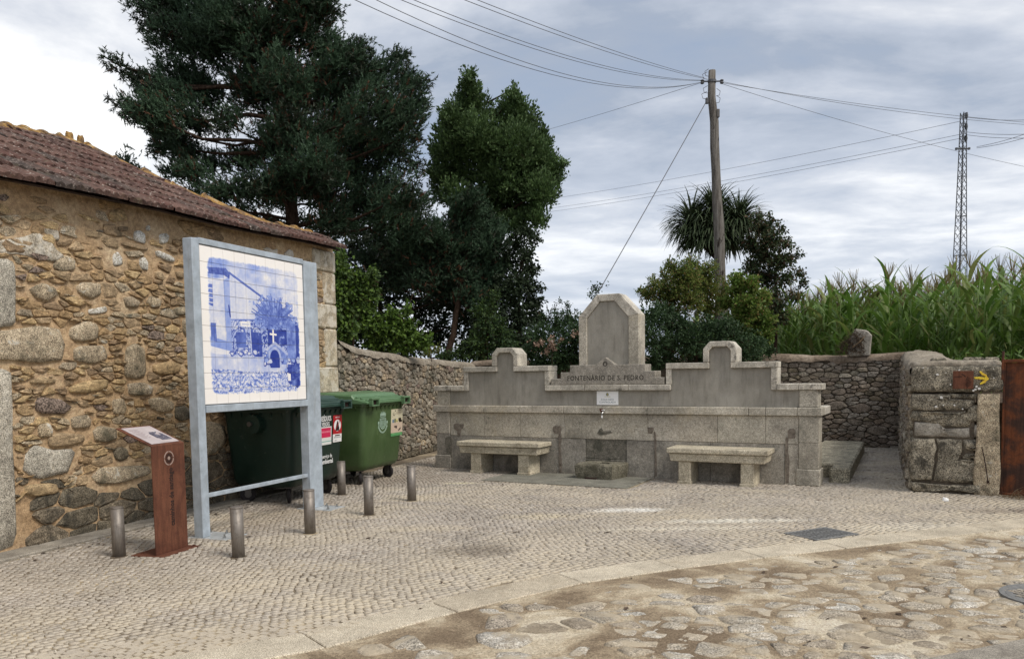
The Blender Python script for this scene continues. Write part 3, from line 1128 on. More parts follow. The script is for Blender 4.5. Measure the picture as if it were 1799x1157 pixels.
# ================================================================== STONE HOUSE
def build_house():
    house = empty('stone_house', (HO[0], HO[1], 0), math.atan2(HU[1], HU[0]),
                  label='low ochre rubble stone house with red tiled roof along left side', cat='house')
    SL = 10.14                                    # wall length, local x; outward is local -y

    def px_wall(x, y):
        A = HO; B = HO + HU * SL
        P = on_plane(x, y, A, B)
        return float((P[:2] - HO) @ HU), float(P[2])

    # eave line and top line of the roof, measured
    OV = .26
    A2, B2 = HO + HN * OV, HO + HU * SL + HN * OV
    ev = [(-60, 297), (0, 309), (100, 328), (200, 348), (300, 370), (400, 396), (460, 408), (540, 423), (603, 438)]
    es, ez = [], []
    for x, y in ev:
        P = on_plane(x, y, A2, B2)
        es.append((P[:2] - A2) @ HU); ez.append(P[2])
    es, ez = np.array(es), np.array(ez)
    S_END = es[-1]
    es = np.concatenate([[-1], es]); ez = np.concatenate([[ez[0]], ez])

    def eave_z(s): return np.interp(s, es, ez)
    AL = math.radians(27)
    tl = [(-60, 217), (0, 226), (60, 236), (110, 246), (150, 260), (190, 279), (245, 303), (300, 329), (355, 352), (400, 372), (460, 395), (520, 407), (597, 425)]
    ts, tt = [], []
    for x, y in tl:
        d = ray(x, y)
        best = None
        for t in np.arange(0, 9, .01):               # walk up the slope to the measured edge
            hx = A2 - HN * (t * math.cos(AL))
            P = on_plane(x, y, hx, hx + HU)
            s = (P[:2] - hx) @ HU
            e = P[2] - (float(eave_z(s)) + t * math.sin(AL))
            if best is None or abs(e) < best[0]: best = (abs(e), s, t)
        ts.append(best[1]); tt.append(best[2])
    print('roof top s', np.round(ts, 2), 't', np.round(tt, 2))
    ts, tt = np.array(ts), np.array(tt)
    o = np.argsort(ts); ts, tt = ts[o], tt[o]
    ts = np.concatenate([[-1], ts]); tt = np.concatenate([[tt[0]], tt])

    def top_t(s): return np.interp(s, ts, tt)

    def R(s, t, up=0.0):
        """roof point, local to the house"""
        s = np.asarray(s, float); t = np.asarray(t, float)
        return np.stack([s + 0 * t, -OV + t * math.cos(AL) - up * math.sin(AL), eave_z(s) + t * math.sin(AL) + up * math.cos(AL)], -1)

    # masonry body with lumpy mortar on the street side
    su = np.arange(2.6, SL + .001, .03); sv = np.linspace(-.05, 1, 118)
    U, Vv = np.meshgrid(su, sv)
    Z = Vv * (eave_z(U) + .06)
    dpt = .012 * vnoise(U, Z, 2.2, 5, 3) + .014 * vnoise(U, Z, 9, 6, 3) + .006 * vnoise(U, Z, 28, 8, 2)
    dpt = dpt + .012 * np.clip(Z - 2.7, 0, 1)
    h, w = U.shape
    i = np.arange(h * w).reshape(h, w)
    F = np.stack([i[:-1, :-1], i[:-1, 1:], i[1:, 1:], i[1:, :-1]], -1).reshape(-1, 4)
    wall = mk('wall', np.column_stack([U.ravel(), -dpt.ravel(), Z.ravel()]), [F], M['mortar'], house, smooth=True)
    A = Acc()
    zt = float(eave_z(5)) - .02
    A.add(*cuboid(-.5, SL - .02, .04, 5.6, -.05, zt - .05))
    A.add(*cuboid(-.5, 2.62, .0, .2, -.05, zt))
    A.mk('wall', M['mortar'], house)
    ss = np.linspace(-.8, S_END - .02, 40)
    V_ = np.concatenate([R(ss, np.full(40, .05), -.03), R(ss, np.maximum(.1, top_t(ss)) - .03, -.03)])
    V_ = np.concatenate([V_, V_ - (0, 0, .02)])
    F_ = [[k, k + 1, 41 + k, 40 + k] for k in range(39)] + [[80 + k, 120 + k, 121 + k, 81 + k] for k in range(39)] + \
         [[k, 80 + k, 81 + k, k + 1] for k in range(39)]
    mk('roof_deck', V_, F_, M['rafter'], house)
    # far side of the roof, falling away from the ridge
    V_ = np.concatenate([R(ss, top_t(ss)), np.column_stack([ss, np.full(40, 7.2), np.full(40, 2.9)])])
    mk('rear_roof_slope', V_, [[k, k + 1, 41 + k, 40 + k] for k in range(39)], M['tile'], house)

    # ---- roof tiles: double roll interlocking, courses parallel to the eave
    def tile_mesh(seed):
        g = np.random.default_rng(seed)
        w, l = .232, .40
        prof = [(0, .004), (.022, .021), (.052, .027), (.082, .019), (.098, .006), (.125, .006), (.142, .021), (.172, .027), (.20, .019), (.215, .005), (w, .004)]
        P = np.array(prof)
        P[:, 1] += g.normal(0, .002, len(P))
        n = len(P)
        lift = .026
        rows = []
        for t, z in ((0, -.016), (-.004, lift * .0), (0, lift), (.02, lift + .004), (l, .002)):
            k = P.copy()
            rows.append(np.column_stack([k[:, 0], np.full(n, t) + g.normal(0, .002, n) * (t < .1), k[:, 1] * (1 if z > 0 else .0) + z]))
        V = np.concatenate(rows[1:])
        F = []
        for r in range(3):
            for k in range(n - 1):
                F.append([r * n + k, r * n + k + 1, (r + 1) * n + k + 1, (r + 1) * n + k])
        return mesh_data('roof_tile', V, F, M['tile'])
    variants = [tile_mesh(k) for k in range(5)]
    g = np.random.default_rng(9)
    EXP = .315
    cnt = 0
    rest = Acc()
    tiles = []
    row = 0
    t = -.03
    while t < 6:
        s = 2.4 + (row % 2) * .04
        while s < S_END - .1:
            if t < float(top_t(s + .1)) - .10:
                tiles.append((s, t))
            s += .226
        t += EXP; row += 1
    tiles = [q for q in tiles]
    print('tiles', len(tiles))
    vis = sorted(tiles, key=lambda q: (q[0] < 3.6, q[1] > 3.2, q[0]))
    ca, sa = math.cos(AL), math.sin(AL)
    for k, (s, t) in enumerate(vis):
        m = variants[g.integers(5)]
        dz = float(eave_z(s + .23) - eave_z(s)) / .23
        yaw = g.normal(0, .022)
        X = Vector((math.cos(yaw), math.sin(yaw) * ca, math.sin(yaw) * sa + dz)).normalized()
        tip = g.normal(0, .012)
        Yv = Vector((-math.sin(yaw), ca, sa + tip)).normalized()
        Zv = X.cross(Yv).normalized(); Yv = Zv.cross(X)
        p = R(s, t + g.normal(0, .008) - (.03 if row == 0 else 0), .012 + g.uniform(0, .010))
        sy = max(.25, min(1, (float(top_t(s + .1)) - t + .02) / .40))
        mw = Matrix(((X.x, Yv.x * sy, Zv.x, p[0]), (X.y, Yv.y * sy, Zv.y, p[1]), (X.z, Yv.z * sy, Zv.z, p[2]), (0, 0, 0, 1)))
        if k < 300:
            o = bpy.data.objects.new('roof_tile', m)
            COL.objects.link(o); o.parent = house
            o.matrix_local = mw
        else:
            co = np.zeros(len(m.vertices) * 3, np.float32); m.vertices.foreach_get('co', co)
            co = co.reshape(-1, 3)
            Wm = np.array(mw)
            rest.add(co @ Wm[:3, :3].T + Wm[:3, 3], [list(pp.vertices) for pp in m.polygons])
    if rest.n: rest.mk('roof_tiles', M['tile'], house, kind='stuff')

    # ---- ridge and verge tiles: half round, lichened, each lapping the next
    def ridge_path(L):
        pts = [np.array([s, float(top_t(s))]) for s in np.linspace(2.6, S_END - .02, 300)]
        P3 = np.array([R(a, b, -.012) for a, b in pts])
        d = np.concatenate([[0], np.cumsum(np.linalg.norm(np.diff(P3, axis=0), axis=1))])
        return P3, d
    P3, d = ridge_path(.42)
    pos = 0.0
    while pos < d[-1] - .05:
        e = min(pos + .46, d[-1] + .02)
        a = np.array([np.interp(pos, d, P3[:, k]) for k in range(3)]); b = np.array([np.interp(e, d, P3[:, k]) for k in range(3)])
        ax = Vector(b - a).normalized()
        side = ax.cross(Vector((0, 0, 1))).normalized(); up = side.cross(ax)
        V_, F_ = [], []
        n = 9
        secs = [(0, .100), (.035, .122), (.08, .116), (.085, .100), (1, .092)]
        jit = g.normal(0, .006, 3)
        for q, rr in secs:
            c = Vector(a) + (Vector(b) - Vector(a)) * q + Vector(jit) + up * .0
            for k in range(n):
                w_ = PI * k / (n - 1)
                V_.append(c + side * (-math.cos(w_) * rr) + up * (math.sin(w_) * rr * .85 - .01 + (.014 if q < .5 else 0)))
        for r in range(len(secs) - 1):
            for k in range(n - 1):
                F_.append([r * n + k, r * n + k + 1, (r + 1) * n + k + 1, (r + 1) * n + k])
        F_.append(list(range(n)))
        V_ = np.array([tuple(v) for v in V_]); o = V_.mean(0)
        mk('ridge_tile', V_ - o, F_, M['ridge'], house, loc=o, smooth=False)
        pos += .42
    # loose stones lying on the ridge near its bend
    for x, y, r in ((122, 240, .05), (140, 252, .045)):
        s_ = px_wall(x, y)[0]
        k = int(np.argmin([abs(ray(x, y)[0] / ray(x, y)[1] - ((HO + HU * p[0] - HN * p[1]) [0] / (HO + HU * p[0] - HN * p[1])[1])) for p in P3]))
        c = P3[k]
        V_, F_, _ = rock_face([(-r, -r * .7), (r, -r * .8), (r * 1.1, r * .3), (.2 * r, r), (-r, r * .5)], .002, .07, .02, g)
        mk('ridge_stone', V_ + (c[0], c[1], c[2] + .08), F_, M['ridge'], house)

    # ---- wall stones
    H = house
    A_frame = lambda off=0.0: (lambda u, v, h: np.column_stack([u, -h - off, v]))
    # large stones read straight off the photograph: outline in its pixels, material, how far proud
    special = [
        ([(-40, 452), (18, 452), (24, 470), (26, 570), (16, 578), (-40, 585)], 'pale_granite', .05),
        ([(-30, 580), (20, 578), (60, 570), (100, 572), (116, 600), (112, 632), (90, 641), (-30, 640)], 'field_granite', .045),
        ([(-40, 644), (14, 644), (18, 700), (22, 800), (30, 970), (-40, 990)], 'pale_granite', .04),
        ([(38, 800), (60, 778), (83, 790), (132, 787), (135, 825), (60, 845), (40, 830)], 'pale_granite', .03),
        ([(125, 614), (140, 606), (185, 606), (188, 630), (160, 642), (124, 632)], 'field_granite', .035),
        ([(217, 610), (235, 600), (253, 612), (256, 660), (240, 668), (219, 664)], 'field_granite', .035),
        ([(122, 575), (150, 561), (172, 570), (170, 598), (135, 602), (120, 595)], 'field_granite', .04),
        ([(91, 462), (112, 445), (131, 455), (131, 474), (110, 480), (93, 473)], 'field_granite', .035),
        ([(131, 505), (145, 493), (176, 497), (178, 515), (160, 527), (140, 520)], 'field_granite', .04),
        ([(48, 506), (70, 495), (96, 505), (100, 518), (80, 533), (58, 522)], 'field_granite', .04),
        ([(213, 523), (228, 518), (246, 530), (240, 541), (220, 540)], 'field_granite', .035),
        ([(254, 530), (262, 517), (284, 527), (280, 540), (262, 541)], 'field_granite', .03),
        ([(60, 705), (66, 696), (100, 698), (125, 712), (120, 727), (75, 728), (60, 725)], 'purple_stone', .045),
        ([(160, 757), (172, 745), (204, 752), (206, 770), (188, 778), (165, 775)], 'field_granite', .04),
        ([(199, 790), (207, 783), (221, 786), (224, 804), (212, 811), (200, 806)], 'dark_stone', .035),
        ([(155, 835), (180, 818), (262, 815), (268, 832), (210, 850), (165, 850)], 'field_granite', .035),
        ([(195, 700), (215, 697), (222, 715), (218, 730), (196, 727)], 'field_granite', .03),
        ([(258, 700), (280, 696), (304, 706), (303, 722), (280, 726), (262, 718)], 'field_granite', .035),
        ([(306, 715), (322, 710), (336, 720), (336, 735), (315, 741), (305, 733)], 'dark_stone', .04),
        ([(222, 673), (250, 670), (268, 680), (266, 694), (235, 697), (223, 690)], 'field_granite', .035),
        ([(122, 732), (150, 726), (160, 735), (158, 752), (125, 753)], 'field_granite', .03),
        ([(65, 745), (85, 740), (92, 752), (90, 768), (66, 770)], 'field_granite', .03),
        ([(117, 680), (150, 667), (190, 665), (190, 682), (150, 692), (120, 690)], 'schist', .035),
        ([(82, 768), (100, 758), (145, 762), (150, 775), (110, 786), (84, 784)], 'schist', .035),
        ([(48, 668), (70, 660), (98, 666), (96, 674), (52, 674)], 'schist', .03),
        ([(210, 425), (225, 424), (258, 434), (260, 440), (238, 438), (212, 431)], 'schist', .03),
        ([(205, 397), (224, 398), (224, 407), (206, 408)], 'schist', .025),
        ([(233, 405), (244, 404), (254, 411), (255, 429), (242, 427), (233, 422)], 'quartz', .03),
        ([(277, 411), (290, 408), (297, 414), (292, 428), (279, 430)], 'quartz', .03),
        ([(270, 441), (276, 439), (305, 452), (306, 461), (290, 459), (272, 449)], 'quartz', .03),
        ([(256, 396), (262, 394), (264, 402), (259, 408), (255, 403)], 'quartz', .02),
        ([(197, 446), (205, 440), (214, 452), (215, 467), (198, 468)], 'quartz', .02),
        ([(243, 453), (252, 449), (260, 460), (260, 475), (246, 475)], 'quartz', .02),
        ([(153, 544), (170, 539), (187, 537), (187, 548), (168, 553), (154, 552)], 'quartz', .025),
        ([(305, 477), (317, 474), (323, 480), (321, 490), (310, 488)], 'schist', .03),
        ([(270, 477), (281, 475), (288, 489), (285, 495), (272, 488)], 'schist', .03),
        ([(285, 500), (310, 503), (326, 512), (322, 516), (295, 510)], 'schist', .03),
        ([(330, 742), (362, 738), (390, 742), (398, 775), (372, 800), (334, 800)], 'field_granite', .04),
        ([(40, 850), (95, 846), (105, 865), (60, 873), (42, 868)], 'schist', .04),
        ([(318, 560), (332, 556), (345, 562), (345, 590), (320, 592)], 'field_granite', .03),
        ([(303, 540), (335, 536), (338, 552), (306, 555)], 'field_granite', .03),
        ([(268, 640), (300, 632), (318, 640), (316, 655), (280, 660), (268, 652)], 'schist', .035),
    ]
    S_polys = []
    gs = np.random.default_rng(33)
    for pl, m, hh in special:
        q = [px_wall(x, y) for x, y in pl]
        S_polys.append(q)
        V_, F_, c = rock_face(q, .006, hh, .05, gs, 12, 1.0, .02)
        Wd = A_frame()(V_[:, 0], V_[:, 1], V_[:, 2]); o = Wd.mean(0)
        mk('wall_stone', Wd - o, F_, M[m], H, smooth=True, loc=o)

    def r_of(x, z, g):
        if z < .60: return g.choice([.10, .20, .30], p=[.3, .35, .35])
        if z > 2.75: return g.choice([.07, .11])
        return g.choice([.045, .065, .10, .16], p=[.36, .34, .22, .08])
    pts = poisson((3.5, SL - .34, .03, 3.42), r_of, 12000, 17, 2.3)

    def inside_special(a, b, mrg=.02):
        for q in S_polys:
            xs_ = [k[0] for k in q]; ys_ = [k[1] for k in q]
            if min(xs_) - mrg < a < max(xs_) + mrg and min(ys_) - mrg < b < max(ys_) + mrg:
                if inpoly(np.array([[a]]), np.array([[b]]), q)[0, 0] or min(math.hypot(a - k[0], b - k[1]) for k in q) < .03: return True
        return False
    polys = cells(pts[:, :2], (pts[:, 2] * .5) ** 2, (3.4, SL - .3, 0, 3.5), 2.3)
    # cells give way to the large stones
    out = []
    for q in polys:
        if q is None: continue
        c = np.mean(q, 0)
        if inside_special(c[0], c[1]): continue
        q2 = []
        for a, b in q:
            k = 0
            while k < 5 and inside_special(a, b, 0):
                a = a + (c[0] - a) * .3; b = b + (c[1] - b) * .3; k += 1
            q2.append((a, b))
        if c[1] > 2.9 and gs.random() < min(.7, (c[1] - 2.7) * .8): continue
        # sliver stones lean a little
        out.append(q2)

    def pick(c, a, g):
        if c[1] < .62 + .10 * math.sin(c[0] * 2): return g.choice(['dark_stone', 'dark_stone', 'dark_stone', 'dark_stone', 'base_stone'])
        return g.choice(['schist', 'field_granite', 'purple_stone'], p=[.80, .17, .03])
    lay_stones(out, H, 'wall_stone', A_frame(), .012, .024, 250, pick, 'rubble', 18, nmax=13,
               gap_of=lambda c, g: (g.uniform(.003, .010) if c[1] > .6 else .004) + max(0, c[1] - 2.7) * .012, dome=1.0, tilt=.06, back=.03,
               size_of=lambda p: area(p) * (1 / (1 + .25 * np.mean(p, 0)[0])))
    print('house stones', len(out))
    g = np.random.default_rng(71)
    A = {'schist': Acc(), 'dark_stone': Acc(), 'field_granite': Acc()}
    for _ in range(900):
        c0, c1 = g.uniform(3.6, SL - .4), g.uniform(.5, 3.2)
        if c1 > 2.5 and g.random() < .55: continue
        if inside_special(c0, c1): continue
        ln, hh = g.uniform(.025, .10), g.uniform(.008, .020)
        a_ = g.normal(0, .25)
        n_ = 6
        q = [(ln * math.cos(k * 2 * PI / n_ + .3) * g.uniform(.7, 1.1), hh * math.sin(k * 2 * PI / n_ + .3) * g.uniform(.6, 1.1)) for k in range(n_)]
        q = [(c0 + x * math.cos(a_) - y * math.sin(a_), c1 + x * math.sin(a_) + y * math.cos(a_)) for x, y in q]
        V_, F_, _ = rock_face(q, .001, g.uniform(.012, .032), .03, g)
        A[g.choice(['schist', 'dark_stone', 'field_granite'], p=[.7, .15, .15])].add(A_frame()(V_[:, 0], V_[:, 1], V_[:, 2]), F_)
    for k_, a_ in A.items(): a_.mk('stone_slivers', M[k_], H, kind='stuff')
    # corner blocks at the far end, whitewash left on them
    z = 0
    k = 0
    tot = float(eave_z(SL)) - .02
    while z < tot - .05:
        hh = min([.46, .36, .52, .42, .60, .38, .50, .45][k % 8], tot - z)
        if tot - z - hh < .2: hh = tot - z
        ln = .62 if k % 2 else .34
        V_, F_ = bev(SL - ln, SL + .02, -.035 - .008 * (k % 2), .5 if k % 2 else .75, z + .006, z + hh - .006, .02)
        mk('corner_stone', V_, F_, M['corner'], H, smooth=False)
        z += hh; k += 1
    # white plaster remains high on the wall
    for pl in ([(459, 437), (468, 434), (476, 440), (486, 437), (484, 448), (470, 447)], [(497, 446), (505, 437), (512, 441), (514, 452), (498, 452)]):
        q = [px_wall(x, y) for x, y in pl]
        V_, F_, c = rock_face(q, .002, .016, .03, gs, 12)
        mk('plaster_patch', A_frame()(V_[:, 0], V_[:, 1], V_[:, 2] + .02), F_, M['whitewash'], H)
    for pl in ([(-20, 424), (30, 418), (62, 408), (84, 415), (96, 436), (112, 450), (98, 462), (60, 455), (38, 446), (-20, 448)], [(70, 400), (100, 404), (104, 424), (84, 420)]):
        q = [px_wall(x, y) for x, y in pl]
        V_, F_, c = rock_face(q, .002, .012, .03, gs, 14)
        mk('plaster_patch', A_frame()(V_[:, 0], V_[:, 1], V_[:, 2] + .012), F_, M['old_render'], H, smooth=True)
    # low concrete strip at the foot of the wall
    kerb = empty('kerb', (HO[0], HO[1], 0), math.atan2(HU[1], HU[0]), kind='structure', label='worn concrete strip along the foot of the house wall')
    s = 1.2
    while s < SL + .2:
        ln = min(1.1, SL + .25 - s)
        V_, F_ = bev(s + .004, s + ln - .004, -.29 + rng.uniform(-.006, .006), .03, -.06, .028 + rng.uniform(-.003, .003), .012)
        mk('kerb_piece', V_, F_, M['concrete'], kerb)
        s += ln
    return house


M['corner'] = stone_mat('corner', [(.40, .33, .225), (.46, .40, .30), (.36, .30, .215)], speck=(.6, 100, .6), blotch=(8, .6), bump=(50, .7, .008),
                        stain=[((.62, .57, .48), 6, .50, .58, .8), ((.32, .2, .1), 4, .57, .68, .5)])
M['whitewash'] = stone_mat('whitewash', [(.58, .53, .45)], speck=(.3, 90, .3), blotch=(10, .3), bump=(40, .6, .006))
M['old_render'] = stone_mat('old_render', [(.40, .35, .27)], speck=(.5, 70, .6), blotch=(9, .7), bump=(40, .9, .012), stain=[((.60, .56, .48), 9, .50, .58, .8), ((.17, .15, .12), 7, .55, .64, .7)])
house = build_house()


# ================================================================== GARDEN WALLS
def run_wall(name, A, B, htop, thick, label, core, stone_mats, s0, r_choices, seed, side=-1, coping=None, name_group=None,
             aniso=1.5, gap=.010, hh=.035, limit=300, cop_noise=.02, cop_in=.0):
    """rubble wall from A to B (plan). side -1: the face is on the right hand of A->B"""
    A = np.array(A, float); B = np.array(B, float)
    L = np.hypot(*(B - A)); U = (B - A) / L
    root = empty(name, (A[0], A[1], 0), math.atan2(U[1], U[0]), label=label, cat='garden wall')
    # core: local x along, face at y = 0, body towards +y (side -1)
    n = max(8, int(L / .12))
    ss = np.linspace(0, L, n)
    zt = np.array([htop(s) for s in ss])
    A_ = Acc()
    V = []
    for s, z in zip(ss, zt):
        V += [(s, .03, -.1), (s, .03, z - .06), (s, thick, z - .06), (s, thick, -.1)]
    F = []
    for k in range(n - 1):
        for j in range(3):
            F.append([4 * k + j, 4 * k + j + 1, 4 * (k + 1) + j + 1, 4 * (k + 1) + j])
    F += [[0, 1, 2, 3], [4 * (n - 1) + 3, 4 * (n - 1) + 2, 4 * (n - 1) + 1, 4 * (n - 1)]]
    mk('core', V, F, M[core], root)
    # faces
    pts = poisson((s0, L - .02, .02, max(zt)), lambda x, z, g: g.choice(r_choices[0], p=r_choices[1]), 16000, seed, aniso)
    polys = cells(pts[:, :2], (pts[:, 2] * .5) ** 2, (s0 - .02, L, 0, max(zt)), aniso)
    good = []
    for q in polys:
        if q is None: continue
        c = np.mean(q, 0)
        top = np.interp(c[0], ss, zt) - (.12 if coping else .02)
        if c[1] > top: continue
        q = [(a, min(b, top + .02)) for a, b in q]
        good.append(q)
    lay_stones(good, root, 'stone', lambda u, v, h: np.column_stack([u, -h + .01, v]), gap, hh, limit, stone_mats, 'rubble', seed + 1,
               dome=1.0, tilt=.10, back=.04, gap_of=lambda c, g: g.uniform(.3, 1.5) * gap)
    if coping:
        nu, nv = int(L / .045), 22
        UU, TT = np.meshgrid(np.linspace(0, L, nu), np.linspace(0, 1, nv))
        ang = PI * TT
        z = np.interp(UU, ss, zt)
        yy = thick / 2 - np.cos(ang) * (thick / 2 + .035)
        zz = z - .15 + np.sin(ang) ** .55 * .15
        dn = cop_noise * vnoise(UU, TT * 2, 3.2, seed, 4) + cop_noise * .5 * vnoise(UU * 9, TT * 14, 1, seed + 2, 3)
        yy = yy - np.cos(ang) * dn; zz = zz + np.sin(ang) * dn + .02 * vnoise(UU, 0 * UU, 1.3, seed + 4, 3) + (TT == 0) * vnoise(UU * 5, 0 * UU, 1, seed + 3) * .05
        i = np.arange(nu * nv).reshape(nv, nu)
        Fq = np.stack([i[:-1, :-1], i[:-1, 1:], i[1:, 1:], i[1:, :-1]], -1).reshape(-1, 4)
        mk('coping', np.column_stack([UU.ravel(), yy.ravel(), zz.ravel()]), [Fq[:, ::-1]], M[coping], root, smooth=True)
    print(name, len(good))
    return root, L


LW0 = HO + HU * 10.16 + np.array([.03, .04]); LW1 = np.array([-.90, 19.75])
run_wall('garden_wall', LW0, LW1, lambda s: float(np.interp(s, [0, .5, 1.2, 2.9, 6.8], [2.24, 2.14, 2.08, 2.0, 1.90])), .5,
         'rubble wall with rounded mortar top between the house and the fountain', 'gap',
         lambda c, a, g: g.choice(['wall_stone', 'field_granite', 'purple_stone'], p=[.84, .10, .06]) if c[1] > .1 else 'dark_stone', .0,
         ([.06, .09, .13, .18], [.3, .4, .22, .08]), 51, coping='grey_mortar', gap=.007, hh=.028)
BW0 = LW1 + np.array([-.1, .25]); BW1 = np.array([7.93, 16.28])
def back_mat(c, a, g):
    # the upper middle of this wall holds pale stones
    if 1.0 < c[1] < 1.62 and 7.3 < c[0] < 9.2 and g.random() < .45: return 'wall_stone'
    return 'back_stone' if g.random() < .9 else 'dark_stone'
run_wall('garden_wall', BW0, BW1, lambda s: 1.93 + .03 * math.sin(s * 2), .55,
         'dark coursed rubble wall at the back of the passage, stone slab on top', 'gap', back_mat, 5.2,
         ([.06, .085, .12, .19], [.34, .4, .2, .06]), 61, coping='earth_mortar', aniso=2.1, gap=.007, hh=.024)
SW0 = np.array([7.86, 16.3]); SW1 = np.array([5.26, 10.66])
run_wall('garden_wall', SW0, SW1, lambda s: float(np.interp(s, [0, 1, 4, 6.2], [1.95, 1.90, 1.76, 1.70])), .62,
         'rough rubble wall leading from the pier back to the cornfield corner', 'gap', lambda c, a, g: 'wall_stone' if g.random() < .7 else 'back_stone', .05,
         ([.08, .12, .18], [.3, .4, .3]), 71, coping='grey_mortar', aniso=1.6, gap=.012, hh=.05, cop_noise=.04)


# ---- pier with lintel stone, gate post
def build_pier():
    P0 = np.array([5.19, 10.52]); U = FU
    root = empty('stone_pier', (P0[0], P0[1], 0), F_ANG, label='squat pier of big rough stones under one long lintel, left of rusty gate', cat='stone pier')
    L = 1.02
    A = Acc(); A.add(*cuboid(.03, .72, .006, .6, -.05, 1.28)); A.mk('core', M['gap'], root)

    def pxl(x, y):
        P = on_plane(x, y, P0, P0 + U)
        return float((P[:2] - P0) @ U), float(P[2])
    z8 = lambda x, y: pxl(1560 + x / 3.858, 600 + y / 3.858)
    blocks = [
        ([(160, 352), (400, 350), (440, 352), (430, 380), (600, 400), (560, 462), (380, 470), (155, 464)], 'pier_stone', .05),
        ([(412, 350), (610, 350), (618, 385), (560, 392), (430, 384)], 'pier_stone', .04),
        ([(622, 352), (668, 350), (666, 424), (622, 420), (614, 392)], 'pier_stone', .045),
        ([(155, 468), (380, 474), (565, 466), (575, 430), (610, 424), (664, 430), (662, 548), (570, 545), (556, 580), (400, 585), (150, 530)], 'pier_stone', .05),
        ([(170, 540), (330, 540), (400, 586), (560, 584), (562, 650), (430, 654), (170, 640)], 'granite_grey', .05),
        ([(582, 560), (664, 556), (664, 650), (582, 652)], 'granite_grey', .05),
        ([(150, 648), (320, 650), (335, 720), (300, 940), (150, 944), (146, 800)], 'pier_stone', .07),
        ([(325, 652), (500, 660), (510, 730), (480, 790), (645, 815), (628, 962), (480, 964), (305, 944), (338, 720)], 'pier_stone', .06),
        ([(504, 658), (650, 656), (652, 745), (560, 745), (514, 722)], 'pier_stone', .055),
        ([(520, 752), (656, 756), (640, 808), (560, 812), (490, 786)], 'pier_stone', .05),
        ([(146, 948), (480, 968), (640, 970), (644, 1034), (480, 1018), (160, 1010)], 'pier_stone', .08),
    ]
    g = np.random.default_rng(5)
    for pl, m, hh in blocks:
        q = [z8(x, y) for x, y in pl]
        c = np.mean(q, 0)
        # finer outline, jagged, and a rough crown
        n = len(q)
        fine = []
        for i in range(n):
            a, b = np.array(q[i]), np.array(q[(i + 1) % n])
            k = max(1, int(np.hypot(*(b - a)) / .07))
            for j in range(k):
                p = a + (b - a) * j / k
                fine.append(p + g.normal(0, .004, 2))
        fine = np.array(fine); d = fine - c; Ld = np.hypot(d[:, 0], d[:, 1])
        nn = len(fine)
        rings = [(0, -.06), (.004, hh * .35), (.018, hh * .8), (.055, hh)]
        V = []
        for r, z in rings:
            rr = c + d * np.maximum(.1, (Ld - .006 - r) / Ld)[:, None]
            V.append(np.column_stack([rr, np.full(nn, z) + (g.normal(0, .006, nn) if z > 0 else 0)]))
        for fr in (.5, .22):
            V.append(np.column_stack([c + d * fr, hh + g.normal(0, .007, nn)]))
        V = np.concatenate(V + [np.array([[c[0], c[1], hh]])])
        F = []
        R_ = len(rings) + 2
        for r in range(R_ - 1):
            for i in range(nn):
                F.append([r * nn + i, r * nn + (i + 1) % nn, (r + 1) * nn + (i + 1) % nn, (r + 1) * nn + i])
        F += [[(R_ - 1) * nn + i, (R_ - 1) * nn + (i + 1) % nn, R_ * nn] for i in range(nn)]
        W_ = np.column_stack([V[:, 0], -V[:, 2] + .03, V[:, 1]]); o = W_.mean(0)
        mk('stone', W_ - o, F, M[m], root, smooth=True, loc=o)
    # left flank stones round the corner
    for z0_, z1_ in ((0, .2), (.2, .52), (.52, .8), (.8, 1.02), (1.02, 1.28)):
        V_, F_ = bev(-.02, .3, .07, .62, z0_ + .01, z1_ - .01, .03)
        V_ = V_ + .012 * np.column_stack([vnoise(V_[:, 1] * 9, V_[:, 2] * 9 + 3, 1, 3), 0 * V_[:, 0], 0 * V_[:, 0]])
        mk('stone', V_, F_, M['pier_stone'], root, smooth=False)
    # lintel: one long block, weathered rounded top and lumpy mortar cap
    def lumpy(x0, x1, y0, y1, z0_, z1_, r, amp, seed, mat, name):
        bm = bmesh.new()
        bmesh.ops.create_cube(bm, size=1)
        bmesh.ops.subdivide_edges(bm, edges=bm.edges[:], cuts=13, use_grid_fill=True)
        S = Vector((x1 - x0, y1 - y0, z1_ - z0_)); Cn = Vector(((x0 + x1) / 2, (y0 + y1) / 2, (z0_ + z1_) / 2))
        V = []
        for v in bm.verts:
            p = Vector((v.co.x * S.x, v.co.y * S.y, v.co.z * S.z))
            q = Vector((max(-S.x / 2 + r, min(S.x / 2 - r, p.x)), max(-S.y / 2 + r, min(S.y / 2 - r, p.y)), max(-S.z / 2 + r, min(S.z / 2 - r, p.z))))
            d = p - q
            if d.length > 1e-6: p = q + d.normalized() * r
            V.append(p + Cn)
        V = np.array([tuple(p) for p in V])
        nrm = (V - np.array(Cn)); nrm /= np.linalg.norm(nrm, axis=1)[:, None]
        V += nrm * (amp * vnoise(V[:, 0] * 1.3 + V[:, 1], V[:, 2] + V[:, 1] * .7, 6, seed, 4))[:, None]
        bm.verts.index_update()
        F = [[v.index for v in f.verts] for f in bm.faces]
        bm.free()
        return mk(name, V, F, M[mat], root, smooth=True)
    lumpy(.0, L + .01, -.03, .60, 1.30, 1.63, .05, .018, 2, 'pier_stone', 'lintel')
    lumpy(-.02, L - .02, .02, .62, 1.58, 1.70, .06, .035, 8, 'grey_mortar', 'mortar_cap')
    for x, w in ((.70, .22), (.90, .16), (.30, .18)):
        lumpy(x - w / 2, x + w / 2, .12, .30, 1.66, 1.735, .03, .02, int(x * 10), 'pier_stone', 'stone')
